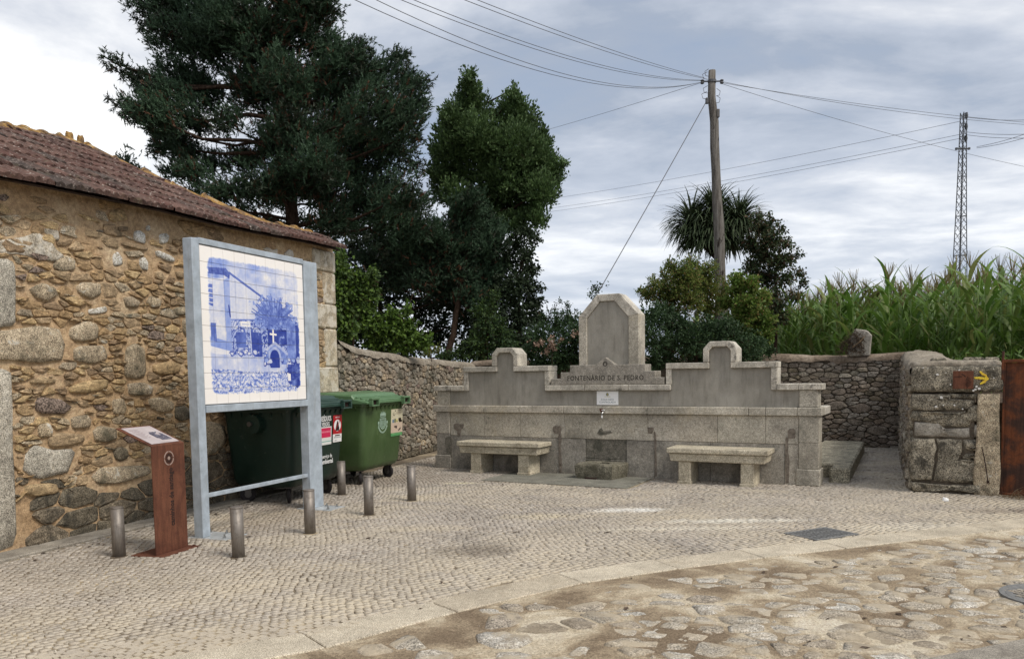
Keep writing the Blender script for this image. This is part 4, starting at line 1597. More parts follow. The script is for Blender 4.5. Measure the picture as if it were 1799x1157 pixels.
    # yellow painted arrow and white paint blobs (flat print on the lintel, a little proud)
    yel = simple('yellow_paint', (.72, .50, .04), .7, nz=(60, .6))
    z9 = lambda x, y: pxl(1660 + x / 16.35, 640 + y / 16.35)

    def paint(pl, mat, name='painted_mark', dy=-.056):
        q = [z9(x, y) for x, y in pl]
        V_, F_ = prism([tuple(p) for p in q], dy, dy + .035, 'y', .002)
        mk(name, V_, F_, mat, root)
    paint([(830, 365), (860, 360), (1000, 350), (1130, 365), (1135, 440), (1040, 425), (900, 412), (838, 400)], yel)
    paint([(985, 200), (1030, 185), (1080, 240), (1200, 300), (1195, 330), (1245, 385), (1250, 430), (1180, 480), (1160, 520), (1060, 560), (1005, 575), (1000, 545), (1070, 480), (1138, 440), (1133, 365), (1170, 340), (1080, 315), (1010, 250)], yel)
    wp = simple('white_paint', (.66, .64, .60), .7, nz=(80, .4))
    for cx_, cy_, r in ((905, 635, 45), (975, 690, 50), (870, 715, 42), (815, 745, 40), (410, 160, 34), (165, 575, 32), (25, 240, 20), (1390, 125, 18), (1400, 385, 24), (-620, 100, 26)):
        paint([(cx_ + r * math.cos(a) * g.uniform(.7, 1.1), cy_ + r * .75 * math.sin(a) * g.uniform(.7, 1.1)) for a in np.linspace(0, 5.6, 8)], wp)
    for x, y, r in ((362, 378, 12), (325, 440, 9), (450, 430, 8), (375, 430, 6), (505, 455, 6), (335, 222, 11)):
        q = [z8(x + r * math.cos(a) * g.uniform(.7, 1.2), y + r * .8 * math.sin(a) * g.uniform(.7, 1.2)) for a in np.linspace(0, 5.6, 8)]
        V_, F_ = prism(q, -.045 if y > 300 else -.056, .0, 'y', .002)
        mk('lichen_spot', V_, F_, wp, root)
    # way marker plaque: rusty plate with a cut arrow and a scallop shell
    pl = empty('waymarker_plaque', tuple(np.append(P0 + U * z9(520, 440)[0] - FN * .062, z9(520, 440)[1])), F_ANG,
               label='small square rust plate with shell and arrow on the stone lintel', cat='plaque')
    (xa, zb), (xb, za) = z9(230, 690), z9(835, 170)
    w2, h2 = (xb - xa) / 2, (za - zb) / 2
    mk('plate', *bev(-w2, w2, 0, .012, -h2, h2, .003), M['corten'], pl)
    sc = w2 / 300
    def cut(pts, nm):
        V_, F_ = prism([((x - 530) * sc, (430 - y) * sc) for x, y in pts], -.003, .004, 'y', 0)
        mk(nm, V_, F_, M['cut_dark'], pl)
    cut([(275, 308), (490, 308), (490, 332), (275, 332)], 'arrow')
    cut([(455, 225), (520, 240), (590, 290), (610, 330), (580, 330), (545, 290)], 'arrow')
    for k in range(9):
        a = math.radians(-62 + k * 15.5)
        c0, c1 = 55, 200
        p = (575, 500)
        w0, w1 = .030, .055
        cut([(p[0] + c0 * math.cos(a - w0), p[1] + c0 * math.sin(a - w0)), (p[0] + c1 * math.cos(a - w1), p[1] + c1 * math.sin(a - w1)),
             (p[0] + c1 * math.cos(a + w1), p[1] + c1 * math.sin(a + w1)), (p[0] + c0 * math.cos(a + w0), p[1] + c0 * math.sin(a + w0))], 'shell_ray')
    # gate post, slightly bowed
    q0 = P0 + U * .745
    post = empty('gate_post', (q0[0], q0[1], 0), F_ANG, label='upright granite post between the stone pier and the rusty gate', cat='gate post')
    bm = bmesh.new(); bmesh.ops.create_cube(bm, size=1)
    bmesh.ops.subdivide_edges(bm, edges=bm.edges[:], cuts=9, use_grid_fill=True)
    V = []
    for v in bm.verts:
        z = (v.co.z + .5) * 1.36 - .08
        x = (v.co.x + .5) * .245
        y = v.co.y * .28 + .10
        x += .03 * math.exp(-((z - .25) / .3) ** 2) * (1 if v.co.x > 0 else -.6) + .012 * float(vnoise(z * 3 + y * 5, x * 9, 1, 5))
        y += .02 * float(vnoise(z * 4, x * 11, 1, 6, 3)) - (.0)
        V.append((x, y, min(z, 1.275)))
    bm.verts.index_update(); F = [[v.index for v in f.verts] for f in bm.faces]; bm.free()
    mk('shaft', V, F, M['field_granite'], post, smooth=True)
    V_, F_ = tube([(.06, -.055, .62), (.09, -.06, .48), (.12, -.065, .30), (.135, -.06, .19)], .006, 5)
    mk('iron_rod', V_, F_, M['cut_dark'], post)
    V_, F_ = disc_stack([(.016, -.01), (.016, .02)], 8)
    mk('iron_ring', np.column_stack([V_[:, 0], V_[:, 2], V_[:, 1]]) + (.137, -.06, .18), F_, M['cut_dark'], post)
    # gate
    q1 = P0 + U * 1.03
    gate = empty('metal_gate', (q1[0], q1[1], 0), F_ANG - .25, label='tall gate of rusty steel sheet at the right edge', cat='gate')
    for k in range(5):
        mk('sheet_panel', *bev(k * .52 + .003, (k + 1) * .52 - .003, .02, .026, .04, 1.66, .001), M['gate_rust'], gate)
        mk('rib', *bev(k * .52 - .012, k * .52 + .012, -.012, .018, .02, 1.68, .004), M['gate_rust'], gate)
    mk('rail', *bev(-.02, 2.6, -.02, .03, 1.662, 1.70, .004), M['gate_rust'], gate)
    mk('rail', *bev(-.02, 2.6, -.02, .03, .02, .05, .004), M['gate_rust'], gate)
    mk('hinge_bar', *bev(-.03, -.006, -.03, .01, 1.45, 1.80, .004), M['gate_rust'], gate)
    # dry weeds at the gate foot
    A = Acc()
    for _ in range(190):
        b = np.array([g.uniform(.02, 1.6), g.uniform(-.22, -.02), 0])
        dr = np.array([g.normal(0, .6), g.normal(-.2, .4), g.uniform(.3, 1)]); dr /= np.linalg.norm(dr)
        ln = g.uniform(.08, .22)
        pts_ = [b, b + dr * ln * .5, b + dr * ln + np.array([g.normal(0, .04), g.normal(0, .04), -.04])]
        V_, F_ = tube(pts_, [.003, .0025, .001], 3)
        A.add(V_, F_)
    o = A.mk('dry_weeds', M['dry_weed'], kind='stuff', label='dry brown weeds at the foot of the rusty gate')
    o.location = (q1[0], q1[1], 0); o.rotation_euler = (0, 0, F_ANG - .25)


build_pier()


# ---- slab on end and heaped roots on top of the back wall
def back_slab():
    p = at(1508, 610, 16.6)
    r = empty('upright_slab', (p[0], p[1], 1.93), F_ANG, label='upright stone slab heaped with dead roots, standing on the back wall', cat='stone slab')
    V, F = prism([(-.22, -.05), (.22, -.05), (.25, .36), (.16, .46), (-.06, .50), (-.17, .30)], -.05, .07, 'y', .015)
    mk('slab', V, F, M['granite_grey'], r)
    g = np.random.default_rng(8)
    A = Acc()
    for _ in range(420):
        x = g.uniform(-.34, .12); z = g.uniform(0, 1) * (.48 - abs(x + .06) * .9)
        b = np.array([x, -.06 - g.uniform(0, .06), max(0, z)])
        d = g.normal(0, 1, 3); d /= np.linalg.norm(d)
        ln = g.uniform(.04, .12)
        V_, F_ = tube([b, b + d * ln * .5 + g.normal(0, .01, 3), b + d * ln], .0045, 3)
        A.add(V_, F_)
    A.mk('dead_roots', M['soil'], r, kind='stuff')
    V_, F_ = tube([(-.10, -.14, .12), (.03, -.15, .22), (.13, -.13, .34)], [.014, .012, .009], 5)
    mk('stick', V_, F_, M['dry_weed'], r)


back_slab()


# ================================================================== FOUNTAIN
def text(parent, s, size, loc, mat, rot=(PI / 2, 0, 0), extr=.002, name='lettering', align='CENTER', sx=1.0, space=1.0, bold=0.0):
    c = bpy.data.curves.new(name, 'FONT')
    c.body = s; c.size = size; c.align_x = align; c.align_y = 'CENTER'; c.extrude = extr; c.resolution_u = 2
    c.space_character = space; c.offset = bold
    c.materials.append(mat)
    f = bpy.data.objects.new(name, c)
    COL.objects.link(f)
    bpy.context.view_layer.update()
    me = bpy.data.meshes.new_from_object(f.evaluated_get(bpy.context.evaluated_depsgraph_get()))
    bpy.data.objects.remove(f)
    me.materials.clear(); me.materials.append(mat)
    o = bpy.data.objects.new(name, me)
    COL.objects.link(o)
    o.parent = parent; o.location = loc; o.rotation_euler = rot; o.scale = (sx, 1, 1)
    return o


def build_fountain():
    ft = empty('fountain', (F0[0], F0[1], 0), F_ANG, label='long stepped granite wall fountain with plaster panels and tall central stele', cat='fountain')
    G, GG, GT, PL = M['granite'], M['granite_grey'], M['granite_top'], M['plaster']
    T = .30

    def blk(x0, x1, z0, z1, y0=0.0, y1=T, m=G, b=.007, name='stone_block'):
        V, F = bev(x0 + .0015, x1 - .0015, y0, y1, z0 + .0015, z1 - .0015, b)
        return mk(name, V, F, m, ft)

    def px(x, y):
        P = on_plane(x, y, F0, F1)
        return float((P[:2] - F0) @ FU), float(P[2])
    X = lambda x, y=760: px(x, y)[0]
    # rough core behind the facing
    V, F = cuboid(.04, 6.21, .04, .28, -.05, .968); mk('core', V, F, M['gap'], ft)
    # base and end pillars
    for a, b_ in ((0, .27), (5.98, 6.25)):
        blk(a - .03, b_ + .02, 0, .235, -.035, T + .02, GG if a == 0 else G, .012)
        blk(a, b_, .235, .60, -.018, T, GG if a == 0 else G)
        blk(a, b_, .60, .97, -.018)
    # facing: upper and lower row
    up = [.27, X(851), X(914), X(992), X(1138), 4.85, X(1345), 5.98]
    for a, b_ in zip(up[:-1], up[1:]):
        blk(a, b_, .57, .97, .004)
    lo = [.27, 1.0, 1.85, X(981), 2.775]
    for a, b_ in zip(lo[:-1], lo[1:]):
        blk(a, b_, -.02, .57, .006, T, GG)
    lo = [3.455, X(1150), 4.75, X(1379), 5.98]
    for a, b_ in zip(lo[:-1], lo[1:]):
        blk(a, b_, -.02, .57, .006, T, GG if a < 5 else G)
    # patched centre
    blk(2.775, 3.455, .26, .655, .016, T, M['wet_granite'])
    blk(2.775, 3.455, -.02, .26, .008, T, M['wet_granite'])
    for a, b_, c, d in ((2.50, 2.70, .58, .76), (3.455, 3.60, .575, .68), (3.60, 3.86, .57, .76)):
        blk(a, b_, c, d, -.003, .02, G, .003)
    # ledge
    ld = [-.05, X(851), X(914), X(992), X(1138), 5.30, X(1345), 5.96, 6.285]
    for a, b_ in zip(ld[:-1], ld[1:]):
        blk(a, b_, .97, 1.09, -.045, T + .02, G, .01, 'ledge_slab')
    blk(5.99, 6.285, .965, 1.085, T + .024, .95, GT, .012, 'ledge_slab')
    # small corner blocks over the ledge
    blk(.02, .27, 1.09, 1.33, 0, T); blk(5.98, 6.23, 1.09, 1.33, 0, T)
    # plaster fields
    def arch(c):
        return [(c - .155, 1.64), (c - .155, 1.895), (c - .105, 1.955), (c + .105, 1.955), (c + .155, 1.895), (c + .155, 1.64)]
    poly = [(.272, 1.092), (5.978, 1.092), (5.978, 1.33), (5.60, 1.33), (5.60, 1.64)] + arch(4.885)[::-1] + \
           [(4.16, 1.64), (4.16, 1.33), (2.09, 1.33), (2.09, 1.64)] + arch(1.365)[::-1] + [(.65, 1.64), (.65, 1.33), (.272, 1.33)]
    V, F = prism(poly, .028, T - .03, 'y', 0); mk('plaster_panel', V, F, PL, ft)
    # coping of the two side gables
    for c, s in ((1.365, 1), (4.885, 1)):
        x0, x1 = c - .80, c + .80
        for a, sg in ((x0, 1), (x1, -1)):
            pa, pb = (a, a + .085) if sg > 0 else (a - .085, a)
            lo_z = 1.33 if (a == x0 and c < 3) or (a == x1 and c > 3) else 1.42
            blk(pa, pb, lo_z, 1.645, -.015, T, GT, .006, 'coping_stone')
        blk(x0, c - .155, 1.645, 1.735, -.028, T + .01, GT, .008, 'coping_stone')
        blk(c + .155, x1, 1.645, 1.735, -.028, T + .01, GT, .008, 'coping_stone')
        ring = [(c - .24, 1.737), (c - .24, 1.93), (c - .145, 2.035), (c + .145, 2.035), (c + .24, 1.93), (c + .24, 1.737),
                (c + .157, 1.737), (c + .157, 1.897), (c + .106, 1.957), (c - .106, 1.957), (c - .157, 1.897), (c - .157, 1.737)]
        V, F = prism(ring, -.03, T + .02, 'y', .008); mk('arched_cap', V, F, GT, ft)
    for a, b_ in ((-.03, .30), (.30, .565), (5.685, 5.97), (5.97, 6.29), (2.165 - .075, 2.78), (2.78, 3.50), (3.50, 4.085 + .075)):
        blk(a, b_, 1.33, 1.42, -.032, T + .01, GT, .008, 'coping_stone')
    # stepped stone that carries the name
    st = [(2.20, 1.4225), (4.06, 1.4225), (4.06, 1.525), (3.92, 1.525), (3.92, 1.625), (3.765, 1.625), (3.765, 1.728), (3.29, 1.728), (3.125, 1.845), (2.96, 1.728),
          (2.53, 1.728), (2.53, 1.620), (2.37, 1.620), (2.37, 1.520), (2.20, 1.520)]
    V, F = prism(st, -.020, T - .02, 'y', .007); mk('name_stone', V, F, GG, ft)
    cut = M['carving_shade']
    text(ft, 'FONTENÁRIO DE S. PEDRO', .108, (3.115, -.0195, 1.522), cut, extr=.0012, sx=.88, space=1.10, bold=.0016)  # letters stand proud; the shade of carved grooves is put into their colour
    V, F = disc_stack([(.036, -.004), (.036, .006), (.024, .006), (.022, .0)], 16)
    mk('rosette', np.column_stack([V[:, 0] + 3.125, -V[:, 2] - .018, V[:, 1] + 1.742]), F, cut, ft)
    # tall stele
    s0, s1, zb = 2.655, 3.640, 1.40
    y0, y1 = .055, .36
    O = [(s0, zb), (s0, 2.49), (2.965, 2.815), (3.335, 2.815), (s1, 2.49), (s1, zb)]
    I_ = [(2.79, zb), (2.79, 2.455), (3.01, 2.705), (3.245, 2.705), (3.475, 2.455), (3.475, zb)]
    for k in range(5):
        quad = [O[k], O[k + 1], I_[k + 1], I_[k]]
        V, F = prism(quad, y0, y1, 'y', .008); mk('frame_stone', V, F, GT if k in (1, 2, 3) else G, ft)
    mx = [(a + (.003 if a < 3.1 else -.003), b_ - (.003 if b_ > 2 else 0)) for a, b_ in I_]
    V, F = prism(mx, y0 + .028, y1 - .03, 'y', 0); mk('plaster_panel', V, F, PL, ft)
    inn = [(3.1 + (a - 3.13) * .93 + .03, zb + (b_ - zb) * .985) for a, b_ in I_]
    # mortar patches where old pipes were closed
    z5 = lambda x, y: px(560 + x / 3.616, 560 + y / 3.616)
    z6 = lambda x, y: px(760 + x / 2.892, 480 + y / 2.892)
    z7 = lambda x, y: px(1100 + x / 3.615, 560 + y / 3.615)
    zc = lambda x, y: px(940 + x / 4.628, 620 + y / 4.628)
    for f, pl in ((z5, [(858, 668), (868, 664), (922, 667), (918, 692), (903, 702), (900, 742), (882, 742), (880, 712), (862, 695)]),
                  (zc, [(146, 600), (165, 590), (205, 592), (214, 610), (210, 645), (218, 690), (205, 760), (215, 840), (218, 965), (195, 965), (192, 840), (190, 655), (160, 650), (146, 635)]),
                  (zc, [(915, 602), (962, 602), (964, 628), (950, 655), (915, 655)]),
                  (zc, [(966, 640), (976, 632), (985, 680), (985, 800), (990, 1000), (972, 1000), (970, 800)]),
                  (z7, [(1026, 712), (1040, 695), (1066, 697), (1076, 712), (1072, 757), (1028, 757)]),
                  (z7, [(1014, 750), (1030, 752), (1028, 840), (1038, 900), (1032, 1040), (1014, 1040), (1010, 860)])):
        q = [f(x, y) for x, y in pl]
        V, F = prism(q, -.004, .03, 'y', .0015); mk('mortar_patch', V, F, M['patch'], ft)
    for f, pl in ((z6, [(835, 812), (850, 788), (858, 784), (868, 800), (905, 800), (915, 808), (880, 818), (850, 822)]),
                  (z5, [(806, 755), (842, 740), (850, 760), (846, 948), (810, 940), (818, 860), (806, 800)])):
        q = [f(x, y) for x, y in pl]
        V, F = prism(q, -.020 if f is z5 else -.002, .03, 'y', .0015); mk('dark_stain_patch', V, F, M['wet_granite'], ft)
    # tap
    tx, tz = zc(568, 478)
    Tm = M['white_pvc']
    V, F = tube([(tx, .02, tz), (tx, -.085, tz), (tx - .008, -.10, tz - .012), (tx - .01, -.105, tz - .05)], [.013, .013, .013, .010], 8)
    mk('tap', V, F, M['bolt'], ft)
    V, F = tube([(tx, -.06, tz), (tx, -.062, tz + .032)], .006, 6); mk('tap', V, F, M['bolt'], ft)
    V, F = bev(tx - .032, tx + .022, -.070, -.054, tz + .026, tz + .036, .003); mk('tap_handle', V, F, Tm, ft)
    V, F = tube([(tx - .01, -.105, tz - .05), (tx - .01, -.105, tz - .085)], .011, 8); mk('tap_spout', V, F, Tm, ft)
    V, F = disc_stack([(.03, 0), (.03, .008)], 12)
    mk('tap_rose', np.column_stack([V[:, 0] + tx, -V[:, 2] + .002, V[:, 1] + tz]), F, Tm, ft)
    V, F, _ = rock_face([zc(530, 450), zc(560, 448), zc(572, 475), zc(540, 480)], .001, .006, .01, np.random.default_rng(2), 6)
    mk('rusty_mark', np.column_stack([V[:, 0], -V[:, 2] - .044, V[:, 1]]), F, M['corten'], ft)

    def F3(s, t, z=0.0):
        p = F0 + FU * s + FN * t
        return (p[0], p[1], z)
    # notice plate
    nt = empty('notice_plate', F3(3.145, .026, 1.215), F_ANG, label='small white notice AGUA NAO CONTROLADA fixed above the tap', cat='notice')
    mk('plate', *bev(-.178, .178, -.010, 0, -.108, .108, .003), M['white_pvc'], nt)
    dk = simple('notice_ink', (.16, .20, .22), .6); yl = simple('notice_emblem', (.42, .36, .10), .6)
    text(nt, 'ÁGUA NÃO', .040, (0, -.0105, -.026), dk, extr=.0004)
    text(nt, 'CONTROLADA', .040, (0, -.0105, -.066), dk, extr=.0004)
    V, F = disc_stack([(.024, 0), (.024, .001)], 16); mk('emblem', np.column_stack([V[:, 0], -V[:, 2] - .0102, V[:, 1] + .055]), F, dk, nt)
    V, F = disc_stack([(.015, 0), (.015, .0018)], 16); mk('emblem', np.column_stack([V[:, 0] + .003, -V[:, 2] - .0102, V[:, 1] + .056]), F, yl, nt)
    mk('emblem', *bev(-.05, .05, -.0114, -.010, .018, .024, .0002), yl, nt)
    # benches
    def bench(s0, s1, legs, label, y_front=-.50):
        b = empty('stone_bench', F3((s0 + s1) / 2, 0), F_ANG, label=label, cat='stone bench', group='stone benches along the fountain')
        h = (s1 - s0) / 2; c = (s0 + s1) / 2
        g = np.random.default_rng(int(s0 * 10))
        V, F = bev(-h, h, y_front, -.01, .445, .52, .012)
        V = V + g.normal(0, .002, V.shape); mk('seat', V, F, M['bench_stone'], b)
        V, F = prism([(-h + .03, .44), (h - .03, .44), (h - .05, .33), (-h + .05, .33)], y_front + .03, -.015, 'y', .008)
        mk('seat', V, F, M['bench_stone'], b)
        for a, d in legs:
            V, F = prism([(a - c, .0), (d - c, .0), (d - c + .0, .33), (a - c + .0, .33)], y_front + .06, -.02, 'y', .01)
            mk('leg', V, F, M['bench_stone'], b)
            V, F = bev(a - c - .012, d - c + .012, y_front + .045, y_front + .30, -.01, .045, .008); mk('leg_foot', V, F, M['bench_stone'], b)
        return b
    bench(.70, 2.20, ((.93, 1.12), (1.80, 1.99)), 'left granite bench against the fountain, nearer the green bins')
    bench(4.24, 5.66, ((4.40, 4.58), (5.28, 5.46)), 'right granite bench against the fountain, yellower seat, nearer the passage')
    # basin
    bs = empty('stone_basin', F3(3.15, 0), F_ANG, label='low worn stone basin on the ground under the tap', cat='basin')
    out = [(-.36, -.50), (.27, -.54), (.37, -.02), (-.30, -.02)]
    bm = bmesh.new()
    def ringv(pts, z): return [bm.verts.new((a, b_, z)) for a, b_ in pts]
    def scale(pts, f, c=(0, -.27)): return [(c[0] + (a - c[0]) * f, c[1] + (b_ - c[1]) * f) for a, b_ in pts]
    fine = []
    for i in range(4):
        a, b_ = np.array(out[i]), np.array(out[(i + 1) % 4])
        for k in range(5): fine.append(tuple(a + (b_ - a) * (k + .15) / 5))
    g = np.random.default_rng(3)
    circ = [(.13 * math.cos(a) + 0, -.27 + .13 * math.sin(a)) for a in np.linspace(-2.35, -2.35 + 2 * PI, 20, endpoint=False)]
    rings = [ringv(scale(fine, .90), -.02), ringv(scale(fine, .98), .10), ringv(scale(fine, 1.0), .205), ringv(scale(fine, .955), .235),
             ringv([(a * .5 + c * .5, b_ * .5 + d * .5) for (a, b_), (c, d) in zip(scale(fine, .9), circ)], .238), ringv(circ, .23), ringv([(a * .8, -.27 + (b_ + .27) * .8) for a, b_ in circ], .14)]
    for r in range(len(rings) - 1):
        for i in range(20):
            bm.faces.new([rings[r][i], rings[r][(i + 1) % 20], rings[r + 1][(i + 1) % 20], rings[r + 1][i]])
    bm.faces.new(rings[-1])
    for v in bm.verts: v.co += Vector(g.normal(0, .004, 3))
    bm.verts.index_update()
    mk('trough', [tuple(v.co) for v in bm.verts], [[v.index for v in f.verts] for f in bm.faces], M['basin'], bs)
    mk('hole_shade', *bev(-.17, .02, -.53, -.30, -.01, .035, .004), M['cut_dark'], bs)  # solid dark block; the shade of an opening put into its colour
    bm.free()
    # paving slabs in front of the basin
    sl = empty('paving_slabs', F3(3.1, 0), F_ANG, kind='structure', label='three grey greenish concrete slabs under the basin')
    for a, b_, c, d in ((-1.55, -.42, -.62, -.02), (-.42, .80, -1.22, -.02), (-1.55, -.42, -1.22, -.63)):
        mk('slab', *bev(a + .004, b_ - .004, c + .004, d - .004, -.04, .010 + (a + 2) * .001, .004), M['slab_green'], sl)
    # low stone step at the right flank
    stp = empty('stone_step', F3(6.3, .45), F_ANG, label='long low stone slab step beside the right end of the fountain', cat='stone step')
    g = np.random.default_rng(6)
    segs = [(0, 1.55), (1.56, 3.2), (3.21, 4.8)]
    for a, b_ in segs:
        xr = lambda t: .30 - .035 * t
        V, F = prism([(-.02 if a > .6 else .03, a), (xr(a), a), (xr(b_), b_), (-.62, b_), (-.62, max(a, .55)), (.03, max(a, .55))] if a < .55 else
                     [(-.62, a), (xr(a), a), (xr(b_), b_), (-.62, b_)], -.04, .215 + g.uniform(-.004, .004), 'z', .025)
        V[:, 0] += np.where(V[:, 0] > .1, .016 * vnoise(V[:, 1] * 4, V[:, 2] * 9, 1, 4), 0)
        mk('slab', V, F, M['step_stone'], stp)
    return ft


M['carving_shade'] = simple('carving_shade', (.045, .038, .03), .9)
M['basin'] = stone_mat('basin_stone', [(.17, .155, .115)], speck=(.7, 90, .8), blotch=(5, .5), bump=(50, .8, .01), stain=[((.075, .07, .045), 4, .48, .62, .7), ((.30, .27, .2), 6, .58, .66, .5)])
M['step_stone'] = stone_mat('step_stone', [(.30, .27, .20), (.27, .245, .185)], speck=(.6, 70, .8), blotch=(4, .6), bump=(22, .9, .015), streak=True, stain=[((.12, .10, .075), 5, .54, .66, .6)])
fountain = build_fountain()


# ================================================================== BOLLARDS
def build_bollards():
    spots = [((205, 980), 'leftmost bollard, beside the house wall and left of the rusty lectern'),
             ((416, 981), 'bollard in front of the left foot of the tile sign'),
             ((543, 939), 'bollard in front of the right post of the tile sign'),
             ((599, 870), 'farthest bollard, standing before the dark green bin'),
             ((647, 906), 'bollard in front of the light green bin wheel, left of the last one'),
             ((723, 881), 'rightmost bollard, standing alone toward the fountain')]
    body = disc_stack([(.056, -.03), (.056, .448)], 28)
    bm_ = mesh_data('shaft', *body, M['steel'], True)
    for p in bm_.polygons:
        if len(p.vertices) > 4: p.use_smooth = False
    cap = mesh_data('cap', *disc_stack([(.0575, .446), (.0575, .456), (.054, .460)], 28), M['steel'], False)
    col = mesh_data('collar', *disc_stack([(.075, -.01), (.075, .006), (.070, .009)], 24), M['joint'], False)
    for (x, y), lab in spots:
        p = gp(x, y)
        r = empty('bollard', (p[0], p[1] + .05, 0), label='brushed steel ' + lab, cat='bollard', group='short steel bollards around the tile sign')
        for m, n in ((bm_, 'shaft'), (cap, 'cap'), (col, 'collar')):
            o = bpy.data.objects.new(n, m); COL.objects.link(o); o.parent = r
        r.rotation_euler = (random.uniform(-.012, .012), random.uniform(-.012, .012), 0)


build_bollards()


# ================================================================== TILE PANEL SIGN
def azulejo():
    N = 640
    X, Y = grid(N, N)
    g = np.random.default_rng(12)
    n1 = vnoise(X, Y, 6, 1, 5); n2 = vnoise(X, Y, 22, 2, 4); n3 = vnoise(X, Y, 60, 3, 3)
    T = .10 + .36 * np.clip(n1 * 1.3 + .35 - Y * 1.5, 0, 1) + .12 * n2 * (Y < .4) + .25 * np.clip(vnoise(X * .5, Y * 2, 5, 9, 4), 0, 1) * (Y < .3)       # sky
    def put(mask, val, tex=.1, nz=None):
        T[mask] = (val + tex * (nz if nz is not None else n2))[mask] if not np.isscalar(val + 0 * tex) or True else 0
    # ground
    gm = Y > .66 + .02 * np.sin(X * 9)
    put(gm, .22, .18)
    cob = np.abs(np.sin((X * 60 + 7 * n2)) * np.sin((Y * 95 + 7 * n1 * 2)))
    m = Y > .78 + .03 * n1
    T[m] = (.18 + .40 * (cob < .25) + .22 * n3)[m]
    # rear wall, stones
    vv = .44 - .02 * X
    m = (X > .25) & (X < .95) & (Y > vv) & (Y < .68 + .10 * np.clip((X - .55) / .4, 0, 1))
    st = np.abs(np.sin(X * 48 + 6 * n2) * np.sin(Y * 58 + 6 * n1 * 2))
    T[m] = (.32 + .50 * (st < .25) + .25 * n2)[m]
    # house front and side
    fr = [(.05, .16), (.22, .15), (.25, .18), (.25, .66), (.05, .62)]
    put(inpoly(X, Y, fr), .15, .12)
    sd = [(.25, .17), (.62, .30), (.62, .43), (.25, .45)]
    put(inpoly(X, Y, sd), .16, .12, vnoise(X * 4, Y * .4, 6, 5, 3))
    put(line(X, Y, (.25, .45), (.62, .43), .004), .6, .1)
    put(inpoly(X, Y, [(.05, .17), (.20, .165), (.20, .185), (.05, .20)]), .45, .2)
    put(inpoly(X, Y, [(.195, .20), (.25, .17), (.25, .66), (.205, .65)]), .40, .15)
    put(inpoly(X, Y, [(.05, .565), (.25, .60), (.25, .66), (.05, .625)]), .45, .12)
    put(inpoly(X, Y, [(.05, .13), (.22, .118), (.255, .15), (.25, .185), (.20, .165), (.05, .17)]), .82, .12, n3)
    put(line(X, Y, (.25, .145), (.62, .305), .008), .75, .1)
    put(line(X, Y, (.235, .36), (.245, .43), .006), .9, 0)
    for a in ([(.055, .235), (.10, .235), (.10, .375), (.055, .365)], [(.07, .48), (.115, .48), (.12, .60), (.07, .59)]):
        put(inpoly(X, Y, a), .66, .15)
    for k in range(4):
        put(line(X, Y, (.058, .26 + k * .03), (.098, .262 + k * .03), .003), .1, 0)
    put(inpoly(X, Y, [(.29, .53), (.385, .525), (.385, .63), (.29, .635)]), .72, .2)
    put(inpoly(X, Y, [(.43, .52), (.535, .525), (.54, .69), (.44, .69)]), .86, .1)
    put(inpoly(X, Y, [(.42, .51), (.43, .51), (.44, .69), (.43, .69)]), .25, 0)
    put(inpoly(X, Y, [(.335, .455), (.43, .455), (.43, .49), (.335, .488)]), .05, .02)       # plate
    put((np.abs(Y - .472) < .004) & (X > .35) & (X < .415) & (np.sin(X * 900) > 0), .55, 0)
    # right hand wall and dark passage
    put(inpoly(X, Y, [(.80, .42), (.90, .43), (.90, .72), (.80, .72)]), .55, .3)
    put(inpoly(X, Y, [(.90, .45), (.955, .47), (.955, .78), (.90, .75)]), .88, .1)
    # tree
    rr = np.hypot((X - .67) / .23, (Y - .40) / .155)
    m = rr + .5 * n2 + .28 * n3 < .82
    T[m] = (.62 + .30 * n3 + .18 * n2)[m]
    put(inpoly(X, Y, [(.60, .50), (.80, .49), (.80, .60), (.60, .62)]) & (n2 > -.5), .88, .12)
    for k in range(26):
        a = g.uniform(-2.9, -.3); L = g.uniform(.12, .20)
        put(line(X, Y, (.67, .46), (.67 + math.cos(a) * L * 1.2, .44 + math.sin(a) * L), .0035), .7, .1)
    # chapel niche: arch, gable, cross
    put(inpoly(X, Y, [(.56, .64), (.67, .585), (.79, .66), (.79, .74), (.55, .74)]), .55, .35)
    put((np.hypot(X - .665, (Y - .70) * .8) < .068) | ((np.abs(X - .665) < .068) & (Y > .70) & (Y < .76)), .32, .2)
    put((np.hypot(X - .665, (Y - .70) * .8) < .050) | ((np.abs(X - .665) < .050) & (Y > .70) & (Y < .765)), .94, .05)
    put(line(X, Y, (.655, .50), (.655, .595), .008) | line(X, Y, (.625, .528), (.685, .530), .007), .0, 0)
    put(line(X, Y, (.57, .645), (.67, .59), .010) | line(X, Y, (.67, .59), (.80, .665), .010), .30, .2)
    # boulders bottom right
    for k in range(34):
        a, b_ = g.uniform(.53, .95), g.uniform(.70, .90)
        if b_ > .72 + (a - .5) * .45: continue
        r = g.uniform(.012, .035)
        q = np.hypot((X - a) / 1.2, Y - b_) + .012 * n3
        put(q < r, .92, .08); put((np.hypot((X - a + .004) / 1.2, Y - b_ + .006) + .012 * n3) < r * .72, g.uniform(.1, .5), .12)
    m = (X > .80) & (Y > .74) & (Y < .90) & (Y < .72 + (X - .5) * .5)
    T[m] = np.maximum(T[m], (.80 + .4 * n2)[m])
    for k in range(16):
        a = g.uniform(.25, .58); r = g.uniform(.01, .022)
        q = np.hypot((X - a) / 1.3, Y - .665 - g.uniform(-.01, .02)) + .01 * n3
        put(q < r, .75, .1); put(q < r * .6, .15, .1)
    put(inpoly(X, Y, [(.79, .80), (.83, .81), (.83, .86), (.80, .86)]), .04, .02)
    T = np.clip(T * .92 + .05 * n3, 0, 1)
